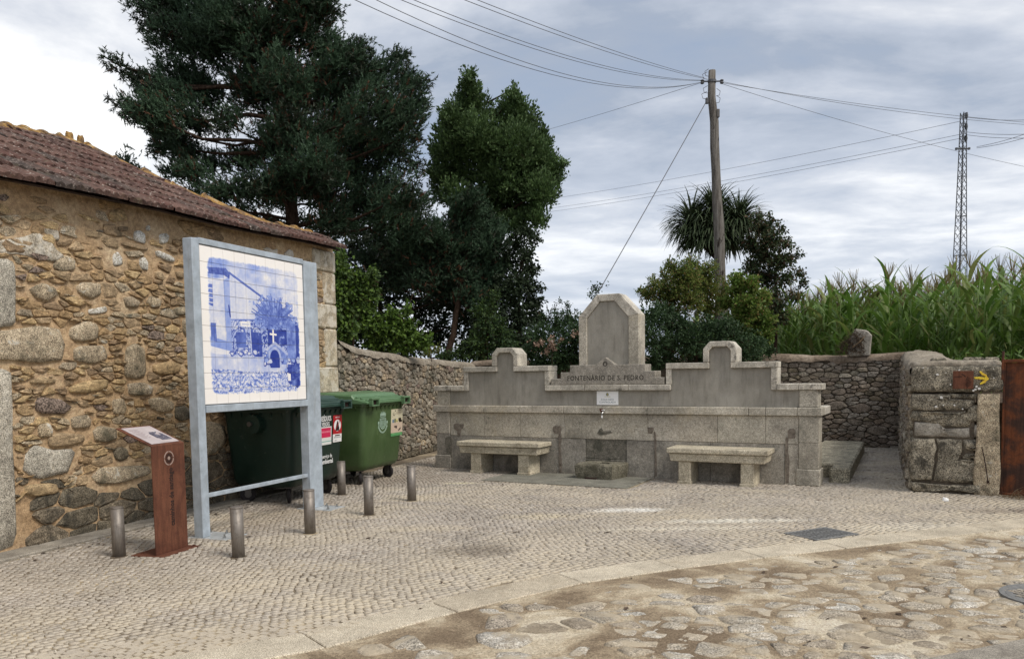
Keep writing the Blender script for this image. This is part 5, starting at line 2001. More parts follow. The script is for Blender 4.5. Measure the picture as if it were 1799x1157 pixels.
    T = np.clip((T - .5) * 1.05 + .5, 0, 1)
    # rounded soft border
    mg = .065
    qx, qy = np.abs(X - .5) - (.5 - mg - .05), np.abs(Y - .5) - (.5 - mg - .05)
    d = np.hypot(np.maximum(qx, 0), np.maximum(qy, 0)) + np.minimum(np.maximum(qx, qy), 0) - .05
    T *= np.clip(-d / .012 + .5 + .6 * n3, 0, 1) * (d < .012)
    T = T ** .9
    a = np.array([.95, .93, .905]); b1 = np.array([.52, .60, .84]); b2 = np.array([.11, .17, .52])
    t = T[..., None]
    C = np.where(t < .5, a + (b1 - a) * t * 2, b1 + (b2 - b1) * (t - .5) * 2)
    C += .012 * n1[..., None]
    return np_image('azulejo_print', C)


M['grout'] = simple('grout', (.30, .29, .27), .9)


def build_sign():
    A = gp(360, 946)[:2]; d = np.array([.363, .932]); d /= np.hypot(*d)
    ang = math.atan2(d[1], d[0])
    s = empty('tile_sign', (A[0], A[1], 0), ang, label='grey steel frame sign holding blue and white picture tiles', cat='sign')
    G = M['galv']
    # local x along the panel, front is local -y
    mk('post', *bev(-.02, .085, 0, .115, .012, 2.975, .006), G, s)
    mk('post', *bev(1.80, 2.065, 0, .12, .012, 2.975, .006), G, s)
    mk('top_rail', *bev(.087, 1.798, .005, .10, 2.93, 2.99, .004), G, s)
    mk('bottom_rail', *bev(.087, 1.798, -.012, .10, 1.258, 1.330, .004), G, s)
    mk('lower_rail', *bev(.087, 1.798, .03, .075, .40, .440, .003), G, s)
    mk('back_plate', *bev(.090, 1.797, .032, .06, 1.332, 2.928, .002), G, s)
    for a, b_, w in ((-.02, .30, .16), (1.78, 2.09, .22)):
        V, F = bev(a - .01, b_ if a < 1 else b_ + .02, -.28, .19, .0, .013, .002)
        mk('base_plate', V, F, M['galv_plate'], s)
        for bx_, by_ in ((a + .06, -.21), (b_ - .06, -.21), (b_ - .05, -.06), (b_ - .05, .15)):
            V, F = disc_stack([(.016, .013), (.016, .027), (.009, .028), (.009, .050)], 6)
            mk('bolt', V + (bx_, by_, 0), F, M['bolt'], s)
    im = azulejo()
    t = NT('azulejo_tile')
    tx = t.n('ShaderNodeTexImage'); tx.image = im
    tc = t.n('ShaderNodeUVMap')
    t.link(tc.outputs[0], tx.inputs[0])
    t.link(tx.outputs[0], t.b.inputs['Base Color'])
    tm = t.done(None, .16, 0, .5)
    x0, x1, z0, z1 = .098, 1.790, 1.340, 2.920
    w, h = (x1 - x0) / 10, (z1 - z0) / 10
    g = np.random.default_rng(2)
    for r in range(10):
        for c in range(10):
            a, b_ = x0 + c * w, z0 + r * h
            V, F = bev(-w / 2 + .0016, w / 2 - .0016, 0, .014, -h / 2 + .0016, h / 2 - .0016, .0016)
            ta, tb = g.normal(0, .0022, 2)
            V[:, 1] += V[:, 0] * ta + V[:, 2] * tb
            uv = []
            for f in F:
                for i in f: uv.append(((c + .5 + V[i, 0] / w) / 10, (r + .5 + V[i, 2] / h) / 10))
            mk('tile', V, F, tm, s, uv=uv, loc=(a + w / 2, .014, b_ + h / 2))
    mk('grout', *bev(x0 - .006, x1 + .006, .020, .031, z0 - .006, z1 + .006, .001), M['grout'], s)


build_sign()


# ================================================================== RUST LECTERN
def build_lectern():
    A = gp(273, 978)[:2]; B = gp(329, 960)[:2]
    d = (B - A) / np.hypot(*(B - A)); W_ = float(np.hypot(*(B - A)))
    s = empty('rust_lectern', (A[0], A[1], 0), math.atan2(d[1], d[0]), label='folded corten steel lectern with cut letters and faded info panel', cat='lectern')
    C = M['corten']
    mk('upright', *bev(0, W_, -.012, 0, .012, 1.004, .003), C, s)
    # sloping desk rises towards the house (local +y)
    L_, rise = .36, .155
    ang = math.atan2(rise, L_)
    def desk(x0, x1, t0, t1, h0, h1, b, name, m, uv=False):
        V, F = bev(x0, x1, t0, t1, h0, h1, b)
        y = V[:, 1] * math.cos(ang) - V[:, 2] * math.sin(ang); z = V[:, 1] * math.sin(ang) + V[:, 2] * math.cos(ang)
        return mk(name, np.column_stack([V[:, 0], y - .008, z + 1.006]), F, m, s, uv=None if not uv else [((V[i, 0] - x0) / (x1 - x0), (V[i, 1] - t0) / (t1 - t0)) for f in F for i in f])
    desk(0, W_, -.004, .40, -.012, 0, .003, 'desk', C)
    X, Y = grid(200, 240)
    n = vnoise(X, Y, 4, 3, 5); n2 = vnoise(X, Y, 25, 4, 4)
    im = np.ones((200, 240, 3)) * np.array([.74, .70, .70]) + .05 * n[..., None]
    ph = (X > .50) & (X < .93) & (Y > .35) & (Y < .85) & (n + .6 - np.hypot(X - .7, Y - .6) * 2.2 > 0)
    im[ph] = (np.array([.36, .36, .42]) + .18 * n2[..., None])[ph]
    for k in range(18):
        m = (np.abs(Y - (.15 + k * .03)) < .006) & (X > .08) & (X < .42 - .05 * (k % 3)) & (n2 > -.3)
        im[m] = (.50, .44, .45)
    im[(n2 + n > .7)] = (.80, .78, .78)
    desk(.035, W_ - .035, .025, .375, .001, .005, .001, 'info_panel', print_mat('info_print', np_image('info_print', im), .25), True)
    mk('base_plate', *bev(-.03, W_ + .04, -.11, .24, 0, .012, .002), C, s)
    for x, y in ((.05, .18), (W_ - .05, .18), (W_ + .01, -.07)):
        V, F = disc_stack([(.014, .012), (.014, .022)], 6); mk('bolt', V + (x, y, 0), F, C, s)
    # emblem: cut ring around a little radiant centre
    cx_, cz_ = W_ * .50, .875
    for k in range(4):
        a0 = PI / 4 + k * PI / 2 - .70; pts = []
        for a in np.linspace(a0, a0 + 1.40, 9): pts.append((cx_ + .066 * math.cos(a), cz_ + .066 * math.sin(a)))
        for a in np.linspace(a0 + 1.40, a0, 9): pts.append((cx_ + .056 * math.cos(a), cz_ + .056 * math.sin(a)))
        V, F = prism(pts, -.0150, -.0115, 'y', 0); mk('emblem_ring', V, F, M['cut_light'], s)
    for k in range(12):
        a = k * PI / 6 + .1
        pts = [(cx_ + r * math.cos(a + o), cz_ + r * math.sin(a + o)) for r, o in ((.022, -.18), (.046, -.16), (.046, .16), (.022, .18))]
        V, F = prism(pts, -.0145, -.0115, 'y', 0); mk('emblem_ray', V, F, M['cut_dark'], s)
    V, F = prism([(cx_ + .017 * math.cos(a), cz_ + .017 * math.sin(a)) for a in np.linspace(0, 5.8, 10)], -.015, -.0115, 'y', 0)
    mk('emblem_centre', V, F, M['cut_light'], s)
    text(s, 'caminhos de santiago', .085, (W_ * .54, -.0128, .515), M['cut_dark'], rot=(PI / 2, -PI / 2, 0), extr=.0012, sx=.74, bold=.002)


build_lectern()


# ================================================================== WHEELED BINS
def castor(parent, x, y, yaw, zt=.22):
    c = empty('castor', (x, y, 0), yaw, parent=parent)
    V, F = disc_stack([(.085, -.02), (.10, -.014), (.10, .014), (.085, .02)], 20)
    mk('wheel', np.column_stack([V[:, 0], V[:, 2], V[:, 1] + .10]), F, M['rubber'], c)
    V, F = disc_stack([(.045, -.024), (.045, .024)], 12)
    mk('hub', np.column_stack([V[:, 0], V[:, 2], V[:, 1] + .10]), F, M['castor'], c)
    for sy in (-1, 1):
        V, F = prism([(-.028, .07), (.028, .07), (.055, .20), (-.045, .20)], sy * .034 - .003, sy * .034 + .003, 'y', .001)
        mk('fork', V, F, M['castor'], c)
    V, F = bev(-.055, .065, -.05, .05, .198, zt, .006); mk('mount', V, F, M['castor'], c)
    return c


def build_bin(loc, body, lid, label, deco):
    b = empty('wheeled_bin', (loc[0], loc[1], 0), math.atan2(HU[1], HU[0]), label=label, cat='bin', group='wheeled waste bins beside the house')
    Wd, D = 1.30, 1.02
    # body: tapering tub with rounded corners, faceted
    def ring(x0, x1, y0, y1, r, z, n=5):
        pts = []
        for cx_, cy_, a0 in ((x1 - r, y0 + r, -PI / 2), (x1 - r, y1 - r, 0), (x0 + r, y1 - r, PI / 2), (x0 + r, y0 + r, PI)):
            for k in range(n):
                a = a0 + PI / 2 * k / (n - 1)
                pts.append((cx_ + r * math.cos(a), cy_ + r * math.sin(a), z))
        return pts
    prof = [(.18, .20, .10), (.09, .225, .11), (.055, .30, .11), (.02, .80, .10), (.005, 1.10, .09), (0, 1.165, .085)]
    V, F = [], []
    for i, (ins, z, r) in enumerate(prof):
        V += ring(ins, Wd - ins, ins, D - ins, r, z)
    n = 20
    for i in range(len(prof) - 1):
        for k in range(n): F.append([i * n + k, i * n + (k + 1) % n, (i + 1) * n + (k + 1) % n, (i + 1) * n + k])
    F.append(list(range(n))[::-1])
    o = mk('tub', V, F, body, b, smooth=True)
    V = ring(-.03, Wd + .03, -.03, D + .03, .09, 1.165) + ring(-.03, Wd + .03, -.03, D + .03, .09, 1.215) + ring(.02, Wd - .02, .02, D - .02, .07, 1.215)
    F = [[i * n + k, i * n + (k + 1) % n, (i + 1) * n + (k + 1) % n, (i + 1) * n + k] for i in range(2) for k in range(n)] + [list(range(n))[::-1]]
    mk('rim', V, F, body, b)
    # gussets under the rim
    for k in range(9):
        x = .12 + k * (Wd - .24) / 8
        V, F = prism([(-.028, 1.163), (0.0, 1.163), (0.012, 1.085), (.008, 1.085)], x - .008, x + .008, 'x', 0)
        mk('gusset', V, F, body, b)
        # filled triangular pocket beside it, as moulded
        V_ = np.array([(x + .01, -.026, 1.163), (x + .085, -.026, 1.163), (x + .01, .004, 1.085)] + [(x + .01, .01, 1.163), (x + .085, .01, 1.163), (x + .01, .012, 1.085)])
        mk('gusset', V_, [[0, 2, 1], [0, 1, 4, 3], [1, 2, 5, 4], [0, 3, 5, 2]], body, b)
    for k in range(6):
        y = .14 + k * (D - .28) / 5
        V, F = prism([(-.028, 1.163), (0.0, 1.163), (0.012, 1.085)], y - .008, y + .008, 'y', 0)
        mk('gusset', V, F, body, b)
    # lid: front lip, slope to a raised middle, ribs
    prof_l = [(-.075, 1.205), (-.075, 1.235), (-.02, 1.262), (.06, 1.285), (.14, 1.30), (.18, 1.345), (.60, 1.372), (.92, 1.360), (D + .05, 1.30), (D + .06, 1.22)]
    V, F = [], []
    for ins, xo in ((0, -.045), (1, Wd + .045)):
        for y, z in prof_l: V.append((xo, y, z))
    m = len(prof_l)
    # crowned: three strips across
    V, F = [], []
    for xo, dz in ((-.05, -.035), (-.03, -.012), (.05, 0), (Wd - .05, 0), (Wd + .03, -.012), (Wd + .05, -.035)):
        for y, z in prof_l: V.append((xo, y, max(1.205, z + (dz if z > 1.24 else dz * .3))))
    for i in range(5):
        for k in range(m - 1): F.append([i * m + k, (i + 1) * m + k, (i + 1) * m + k + 1, i * m + k + 1])
    F.append(list(range(m))[::-1]); F.append([5 * m + k for k in range(m)]); F.append([k * m for k in range(6)][::-1]); F.append([k * m + m - 1 for k in range(6)])
    mk('lid', V, F, lid, b)
    for y0_, z_ in ((-.045, 1.252), (.04, 1.280), (.115, 1.296)):
        V, F = tube([(-.02, y0_, z_), (Wd + .02, y0_, z_)], .012, 6); mk('lid_rib', V, F, lid, b)
    # carrying handles at the lid corners
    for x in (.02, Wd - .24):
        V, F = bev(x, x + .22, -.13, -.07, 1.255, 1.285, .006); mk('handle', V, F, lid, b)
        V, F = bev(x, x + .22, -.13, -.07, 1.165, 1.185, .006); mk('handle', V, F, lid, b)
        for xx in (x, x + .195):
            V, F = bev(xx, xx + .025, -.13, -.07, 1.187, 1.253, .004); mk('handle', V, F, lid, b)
        V, F = bev(x + .03, x + .19, -.085, -.07, 1.19, 1.25, .002); mk('handle', V, F, M['cut_dark'], b)  # dark plate filling the grip opening, its shade put into the colour
    # lifting trunnion and dark hood on each short side
    for sx in (-1, 1):
        x = -.0 if sx < 0 else Wd
        V, F = disc_stack([(.13, -.02), (.12, .10), (.05, .105)], 20)
        mk('trunnion_hood', np.column_stack([x + sx * V[:, 2], V[:, 0] + D / 2, V[:, 1] + 1.02]), F, body, b)
        V, F = disc_stack([(.022, 0), (.022, .14), (.030, .141), (.030, .155)], 12)
        mk('trunnion', np.column_stack([x + sx * V[:, 2], V[:, 0] + D / 2, V[:, 1] + 1.03]), F, M['castor'], b)
    for x, y, yw in ((.20, .20, .5), (Wd - .22, .20, 1.35), (.20, D - .20, 2.3), (Wd - .22, D - .2, .9)):
        castor(b, x, y, yw)
    deco(b, Wd, D)
    return b


def front_pic(b, im, x0, x1, z0, z1, name, dy=-.004, alpha=False, rough=.4):
    """print stuck on the slightly sloping front"""
    def yy(z): return .0035 + (1.10 - z) / .30 * .015 + dy
    V = [(x0, yy(z0), z0), (x1, yy(z0), z0), (x1, yy(z1), z1), (x0, yy(z1), z1)]
    V += [(a, c + .003, e) for a, c, e in V]
    F = [[0, 1, 2, 3], [7, 6, 5, 4], [0, 4, 5, 1], [1, 5, 6, 2], [2, 6, 7, 3], [3, 7, 4, 0]]
    uv = []
    for f in F:
        for i in f: uv.append(((V[i][0] - x0) / (x1 - x0), (V[i][2] - z0) / (z1 - z0)))
    return mk(name, V, F, print_mat(name + '_print', im, rough, alpha), b, uv=uv)


def deco_green(b, Wd, D):
    # municipal crest, white print
    N = 160
    X, Y = grid(220, N)
    X = (X - .5) * 2; Y = (Y - .5) * 2
    a = np.zeros(X.shape)
    sh = lambda s: inpoly(X, Y, [(-.55 * s, -.30 * s), (.55 * s, -.30 * s), (.55 * s, .28 * s), (.30 * s, .52 * s), (0, .62 * s), (-.30 * s, .52 * s), (-.55 * s, .28 * s)])
    a[sh(1.05)] = 1; a[sh(.92)] = 0; a[sh(.80)] = .8
    a[sh(.66)] = 0
    for x in (-.22, 0, .22):
        a[(np.abs(X - x) < .05) & (Y > -.15) & (Y < .25)] = 1
    a[np.hypot(X, Y - .38) < .12] = 1
    a[np.hypot(X, Y - .38) < .07] = 0
    cr = inpoly(X, Y, [(-.45, -.42), (.45, -.42), (.55, -.80), (.38, -.66), (.30, -.90), (.15, -.68), (0, -.95), (-.15, -.68), (-.30, -.90), (-.38, -.66), (-.55, -.80)])
    a[cr] = .85; a[(np.abs(Y + .52) < .035) & (np.abs(X) < .40)] = 0
    for s_ in (-1, 1):
        a[(np.abs(np.hypot(X, Y - .1) - .78) < .05) & (X * s_ > .12) & (Y > 0)] = .9
        a[(np.hypot(X - s_ * .80, Y - .05) < .13)] = .9
    rb = (np.abs(np.hypot(X * .95, Y - .05) - .86) < .06) & (Y > .35)
    a[rb] = .9; a[rb & (np.sin(np.arctan2(Y, X) * 38) > .45)] = 0
    a *= (vnoise(X, Y, 12, 4, 3) > -.55)
    im = np.dstack([np.full(X.shape, .68), np.full(X.shape, .78), np.full(X.shape, .70), a * .85])
    front_pic(b, np_image('crest_print', im), .42, .76, .735, 1.085, 'crest', alpha=True)
    # sorting leaflet
    X, Y = grid(300, 120)
    n = vnoise(X, Y * 2.4, 9, 5, 3)
    im = np.ones((300, 120, 3)) * np.array([.80, .77, .66])
    im[Y > .5] = (.78, .70, .62)
    im[Y > .88] = (.34, .58, .36)
    def box(x0, x1, y0, y1, c): im[(X > x0) & (X < x1) & (Y > y0) & (Y < y1)] = c
    for x0, x1, y0, y1, c in ((.32, .40, .04, .08, (.1, .1, .1)), (.48, .85, .05, .07, (.55, .5, .42)), (.45, .9, .12, .15, (.6, .55, .47)), (.45, .85, .17, .19, (.6, .55, .47)),
                              (.12, .24, .38, .50, (.32, .42, .55)), (.28, .40, .36, .50, (.22, .30, .16)), (.46, .56, .38, .49, (.75, .70, .25)),
                              (.49, .54, .43, .48, (.12, .1, .05)), (.64, .88, .34, .46, (.13, .08, .05)), (.70, .96, .42, .50, (.12, .07, .05)),
                              (.28, .42, .62, .68, (.25, .2, .18)), (.40, .52, .62, .72, (.2, .16, .14)), (.1, .9, .91, .93, (.45, .66, .45))):
        box(x0, x1, y0, y1, c)
    im[line(X, Y, (.68, .80), (.82, .73), .03)] = (.12, .1, .1)
    im[(np.abs(np.hypot(X - .25, (Y - .17) * 2.4) - .10) < .03) & (n > -.3)] = (.35, .33, .28)
    im[(np.abs(np.hypot(X - .22, (Y - .27) * 2.4) - .09) < .03) & (n > 0)] = (.35, .33, .28)
    im = im + .03 * n[..., None]
    front_pic(b, np_image('leaflet_print', im), .86, 1.255, .665, 1.085, 'leaflet')


def deco_dark(b, Wd, D):
    wm = simple('white_print', (.70, .70, .68), .6, nz=(60, .3))
    # red warning sticker: crossed-out rubbish sack
    X, Y = grid(240, 130)
    im = np.ones((240, 130, 3)) * np.array([.66, .12, .15])
    im[Y > .70] = (.88, .87, .86)
    c = np.hypot(X - .5, (Y - .38) * 1.85)
    im[c < .40] = (.90, .88, .88)
    sack = inpoly(X, Y, [(.5, .20), (.56, .25), (.62, .34), (.72, .50), (.70, .58), (.30, .58), (.28, .50), (.38, .34), (.44, .25)])
    im[sack] = (.10, .08, .09)
    im[line(X, Y, (.26, .55), (.76, .22), .016)] = (.70, .10, .12)
    im[(Y > .055) & (Y < .10) & (X > .25) & (X < .78) & (np.sin(X * 120) > -.6)] = (.88, .80, .80)
    im[(Y > .735) & (Y < .775) & (X > .22) & (X < .80)] = (.25, .12, .13)
    im[(Y > .80) & (Y < .85) & (X > .10) & (X < .90) & (np.sin(X * 150) > -.2)] = (.45, .5, .5)
    im[(Y > .93) & (Y < .955) & (X > .2) & (X < .42)] = (.4, .4, .4)
    front_pic(b, np_image('warning_print', im), .99, 1.215, .715, 1.08, 'warning_sticker')
    X, Y = grid(160, 130)
    im = np.ones((160, 130, 3)) * np.array([.84, .84, .82])
    m = (Y < .60) & (Y > .06) & (X > .06) & (X < .94)
    im[m] = (.78, .17, .33)
    im[m & (np.abs(Y - .28) < .05) & (np.sin(X * 60) > .2)] = (.9, .6, .66)
    im[(Y > .80) & (Y < .84)] = (.3, .6, .55)
    front_pic(b, np_image('pink_print', im), .66, .95, .70, .94, 'pink_sticker')
    text(b, 'RESÍDUOS', .095, (.80, .0, 1.045), wm, extr=.0006, sx=.62, bold=.002, rot=(PI / 2 - .05, 0, 0))
    text(b, 'VERDES', .075, (.80, .004, .972), wm, extr=.0006, sx=.75, bold=.001, rot=(PI / 2 - .05, 0, 0))
    text(b, 'serviço de', .075, (.83, .018, .545), wm, extr=.0006, sx=.8, bold=.0005, rot=(PI / 2 - .05, 0, 0))
    text(b, 'ambiental', .085, (.84, .021, .475), wm, extr=.0006, sx=.85, bold=.002, rot=(PI / 2 - .05, 0, 0))


def bin_origin(px_, py_, Y):
    p = at(px_, py_, Y)
    return p


g1 = np.array([-2.13, 11.69]); g2 = np.array([-2.72, 9.98])
build_bin(g1, M['bin_green'], M['bin_lid'], 'lighter green wheeled bin with white crest and sorting leaflet', deco_green)
build_bin(g2, M['bin_dark'], M['bin_dark_lid'], 'dark green wheeled bin behind the tile sign, with red sack sticker', deco_dark)


# ================================================================== DRAIN GRATE AND MANHOLE
def build_ironwork():
    P = [gp(1385, 936)[:2], gp(1447, 929)[:2], gp(1502, 940)[:2], gp(1436, 950)[:2]]
    c = np.mean(P, 0)
    d = P[2] - P[3]; w = np.hypot(*d); ang = math.atan2(d[1], d[0])
    dp = P[1] - P[2]; hh = np.hypot(*dp)
    iron = simple('cast_iron', (.17, .168, .16), .7, .1, nz=(40, .4))
    gr = empty('drain_grate', (c[0], c[1], 0), ang, label='square dark iron drain grate set in the setts near the road band', cat='drain grate')
    h = .19
    w2 = .27
    mk('pit_shade', *bev(-w2, w2, -h, h, -.004, .0065, .001), M['cut_dark'], gr)  # flat dark plate below the bars, shade of the shaft put into its colour
    for a in (-1, 1):
        mk('frame', *bev(-w2 - .02, w2 + .02, a * h - .014, a * h + .014, -.02, .016, .002), iron, gr)
        mk('frame', *bev(a * w2 - .014, a * w2 + .014, -h + .015, h - .015, -.02, .0158, .002), iron, gr)
    bar = mesh_data('bar', *bev(-.011, .011, -h + .015, h - .015, -.01, .0165, .002), iron)
    for k in range(11):
        o = bpy.data.objects.new('bar', bar); COL.objects.link(o); o.parent = gr; o.location = (-w2 + .04 + k * (2 * w2 - .08) / 10, 0, 0)
    for y in (-.065, .065): mk('cross_bar', *bev(-w2 + .015, w2 - .015, y - .008, y + .008, -.01, .013, .001), iron, gr)
    p = gp(1812, 1052)
    mh = empty('manhole_cover', (p[0] + .17, p[1] + .02, .012), .4, label='round iron manhole cover with square studs in the cobbled road', cat='manhole cover')
    V, F = disc_stack([(.33, -.03), (.33, .004), (.30, .004), (.295, -.002)], 36); mk('ring', V, F, iron, mh)
    V, F = disc_stack([(.288, -.02), (.288, .000)], 36); mk('disc', V, F, iron, mh)
    A = Acc()
    for i in range(-5, 6):
        for j in range(-5, 6):
            if math.hypot(i, j) * .052 < .255 and i != 0:
                A.add(*bev(i * .052 - .019, i * .052 + .019, j * .052 - .019, j * .052 + .019, -.002, .006, .002))
    A.mk('studs', M['concrete'], mh, kind='stuff')


build_ironwork()
# crumpled white scrap on the ground before the pier
p = gp(1661, 880)
g = np.random.default_rng(9)
V, F, _ = rock_face([(-.03, -.02), (.03, -.025), (.04, .015), (0, .03), (-.035, .02)], .002, .035, .0, g)
mk('paper_scrap', V + (0, 0, .005), F, M['white_pvc'], loc=(p[0], p[1], 0), label='crumpled white paper scrap on the sand before the pier', cat='litter')


# ================================================================== RAISED GARDEN AND FIELD
TER = 1.15
pts_t = [tuple(LW0 + np.array([-.45, .1])), tuple(LW0 + np.array([-.4, 2.])), tuple(LW1 + np.array([-.4, .3])), tuple(BW0 + np.array([0, .35])), tuple(BW1 + np.array([.25, .45])),
         tuple(SW1 + np.array([.62, .05])), (6.35, 10.35), (9.0, 8.9), (60, -6), (220, 60), (220, 420), (-160, 420), (-160, 30), (-9, 17)]
V = [(a, b_, TER) for a, b_ in pts_t] + [(a, b_, -.1) for a, b_ in pts_t]
n = len(pts_t)
F = [list(range(n))] + [[k, k + n, (k + 1) % n + n, (k + 1) % n] for k in range(n)]
mk('terrace', V, F, M['soil'], kind='structure', label='raised soil of the garden and cornfield behind the walls')
# far ridge of fields and woods that closes the horizon
hx = np.linspace(-260, 320, 120)
hz = TER + 2.5 + 1.6 * vnoise(hx, 0 * hx, .02, 5, 4) + 1.2 * vnoise(hx, 0 * hx, .2, 6, 3)
V = [(x, 300, -1) for x in hx] + [(x, 300, z) for x, z in zip(hx, hz)] + [(x, 345, z * .8) for x, z in zip(hx, hz)]
F = [[k, k + 1, 121 + k, 120 + k] for k in range(119)] + [[120 + k, 121 + k, 241 + k, 240 + k] for k in range(119)]
mk('far_hill', V, F, M['grass_far'], smooth=True, kind='structure', label='low far ridge of fields on the horizon')


# ================================================================== VEGETATION
def unit(v): return v / (np.linalg.norm(v, axis=-1, keepdims=True) + 1e-9)


def blob_points(blobs, n, g, shell=.55, squash=.85):
    """points inside / near the surface of leafy clumps; blobs rows: x, y, z, r. Clumps are themselves ragged"""
    B = np.array(blobs, float)
    w = B[:, 3] ** 2; w /= w.sum()
    k = g.choice(len(B), n, p=w)
    d = unit(g.normal(0, 1, (n, 3)))
    r = (1 - shell * g.random(n) ** 1.4)
    r = r * (1 + .22 * vnoise(d[:, 0] * 2.2 + k * 3.1, d[:, 1] * 2.2 + d[:, 2] * 2.9, 1.4, 3, 3))
    P = B[k, :3] + d * (r * B[k, 3])[:, None] * np.array([1, 1, squash])
    return P, d, k


def leaves(P, D, L, Wd, g, fold=.25):
    """rhombic leaves, two triangles each, folded along the middle"""
    n = len(P)
    D = unit(D)
    S = unit(np.cross(D, unit(g.normal(0, 1, (n, 3)) + np.array([0, 0, .6]))))
    Nn = np.cross(S, D)
    L = np.broadcast_to(L, n)[:, None]; Wd = np.broadcast_to(Wd, n)[:, None]
    a = P; b = P + D * L
    m = P + D * L * .45
    l = m + S * Wd + Nn * Wd * fold; r = m - S * Wd + Nn * Wd * fold
    V = np.stack([a, l, b, r], 1).reshape(-1, 3)
    i = (np.arange(n) * 4)[:, None]
    F = np.concatenate([i + np.array([[0, 1, 2]]), i + np.array([[0, 2, 3]])])
    return V, F


def needles(P, D, n_per, length, spread, width, g, shoot):
    """bottle-brush shoots: n_per thin triangles round each axis D from P"""
    n = len(P)
    D = unit(D)
    Pn = np.repeat(P, n_per, 0); Dn = np.repeat(D, n_per, 0)
    t = g.random((n * n_per, 1))
    side = unit(np.cross(Dn, g.normal(0, 1, (n * n_per, 3))))
    dirn = unit(Dn * math.cos(spread) + side * math.sin(spread) + g.normal(0, .08, (n * n_per, 3)))
    base = Pn + Dn * t * shoot
    Ln = length * g.uniform(.7, 1.15, (n * n_per, 1)) * (1 - .25 * t)
    tip = base + dirn * Ln
    w = unit(np.cross(dirn, g.normal(0, 1, (n * n_per, 3)))) * width
    V = np.stack([base - w, base + w, tip], 1).reshape(-1, 3)
    F = np.arange(len(V)).reshape(-1, 3)
    return V, F


def px_blobs(rows):
    """rows: (px, py, radius px, distance) measured on the photograph -> world clumps"""
    out = []
    for x, y, r, Y in rows:
        p = at(x, y, Y)
        out.append((p[0], p[1], p[2], r / FPX * Y))
    return out


def tree_frame(trunk, r0, r1, limbs, root, g, mat='bark', n=9):
    """tapered trunk with roots flare, limbs tapering towards clumps"""
    pts = [Vector(p) for p in trunk]
    k = len(pts)
    fine = []
    for i in range(k - 1):
        for j in range(3):
            fine.append(pts[i].lerp(pts[i + 1], j / 3) + Vector(g.normal(0, r0 * .12, 3)))
    fine.append(pts[-1])
    rad = [r0 + (r1 - r0) * (i / (len(fine) - 1)) for i in range(len(fine))]
    rad[0] *= 1.25
    V, F = tube(fine, rad, n)
    mk('trunk', V, F, M[mat], root, smooth=True)
    for a, b_, ra in limbs:
        a, b_ = Vector(a), Vector(b_)
        L = (b_ - a).length
        mid = a.lerp(b_, .5) + Vector((g.normal(0, .08), g.normal(0, .08), -.06)) * L
        q1 = a.lerp(mid, .5) + Vector(g.normal(0, .03, 3)) * L
        V, F = tube([a, q1, mid, b_.lerp(mid, .4), b_], [ra, ra * .8, ra * .6, ra * .38, ra * .15], 6)
        mk('limb', V, F, M[mat], root, smooth=True)


def limbs_to(trunk, blobs, g, r0, every=1, zmin=None):
    T = np.array(trunk, float)
    dense = np.concatenate([T[i] + (T[i + 1] - T[i]) * np.linspace(0, 1, 12)[:, None] for i in range(len(T) - 1)])
    out = []
    for i, b_ in enumerate(blobs):
        if i % every: continue
        c = np.array(b_[:3])
        cand = dense[dense[:, 2] < c[2] - .1 * np.linalg.norm(c[:2] - T[0][:2])]
        if len(cand) == 0: cand = dense[:3]
        a = cand[np.argmin(np.linalg.norm(cand - c, axis=1) + .3 * np.abs(cand[:, 2] - (c[2] - .5)))]
        out.append((tuple(a), tuple(c), r0 * min(1, .35 + .12 * np.linalg.norm(a - c))))
    return out


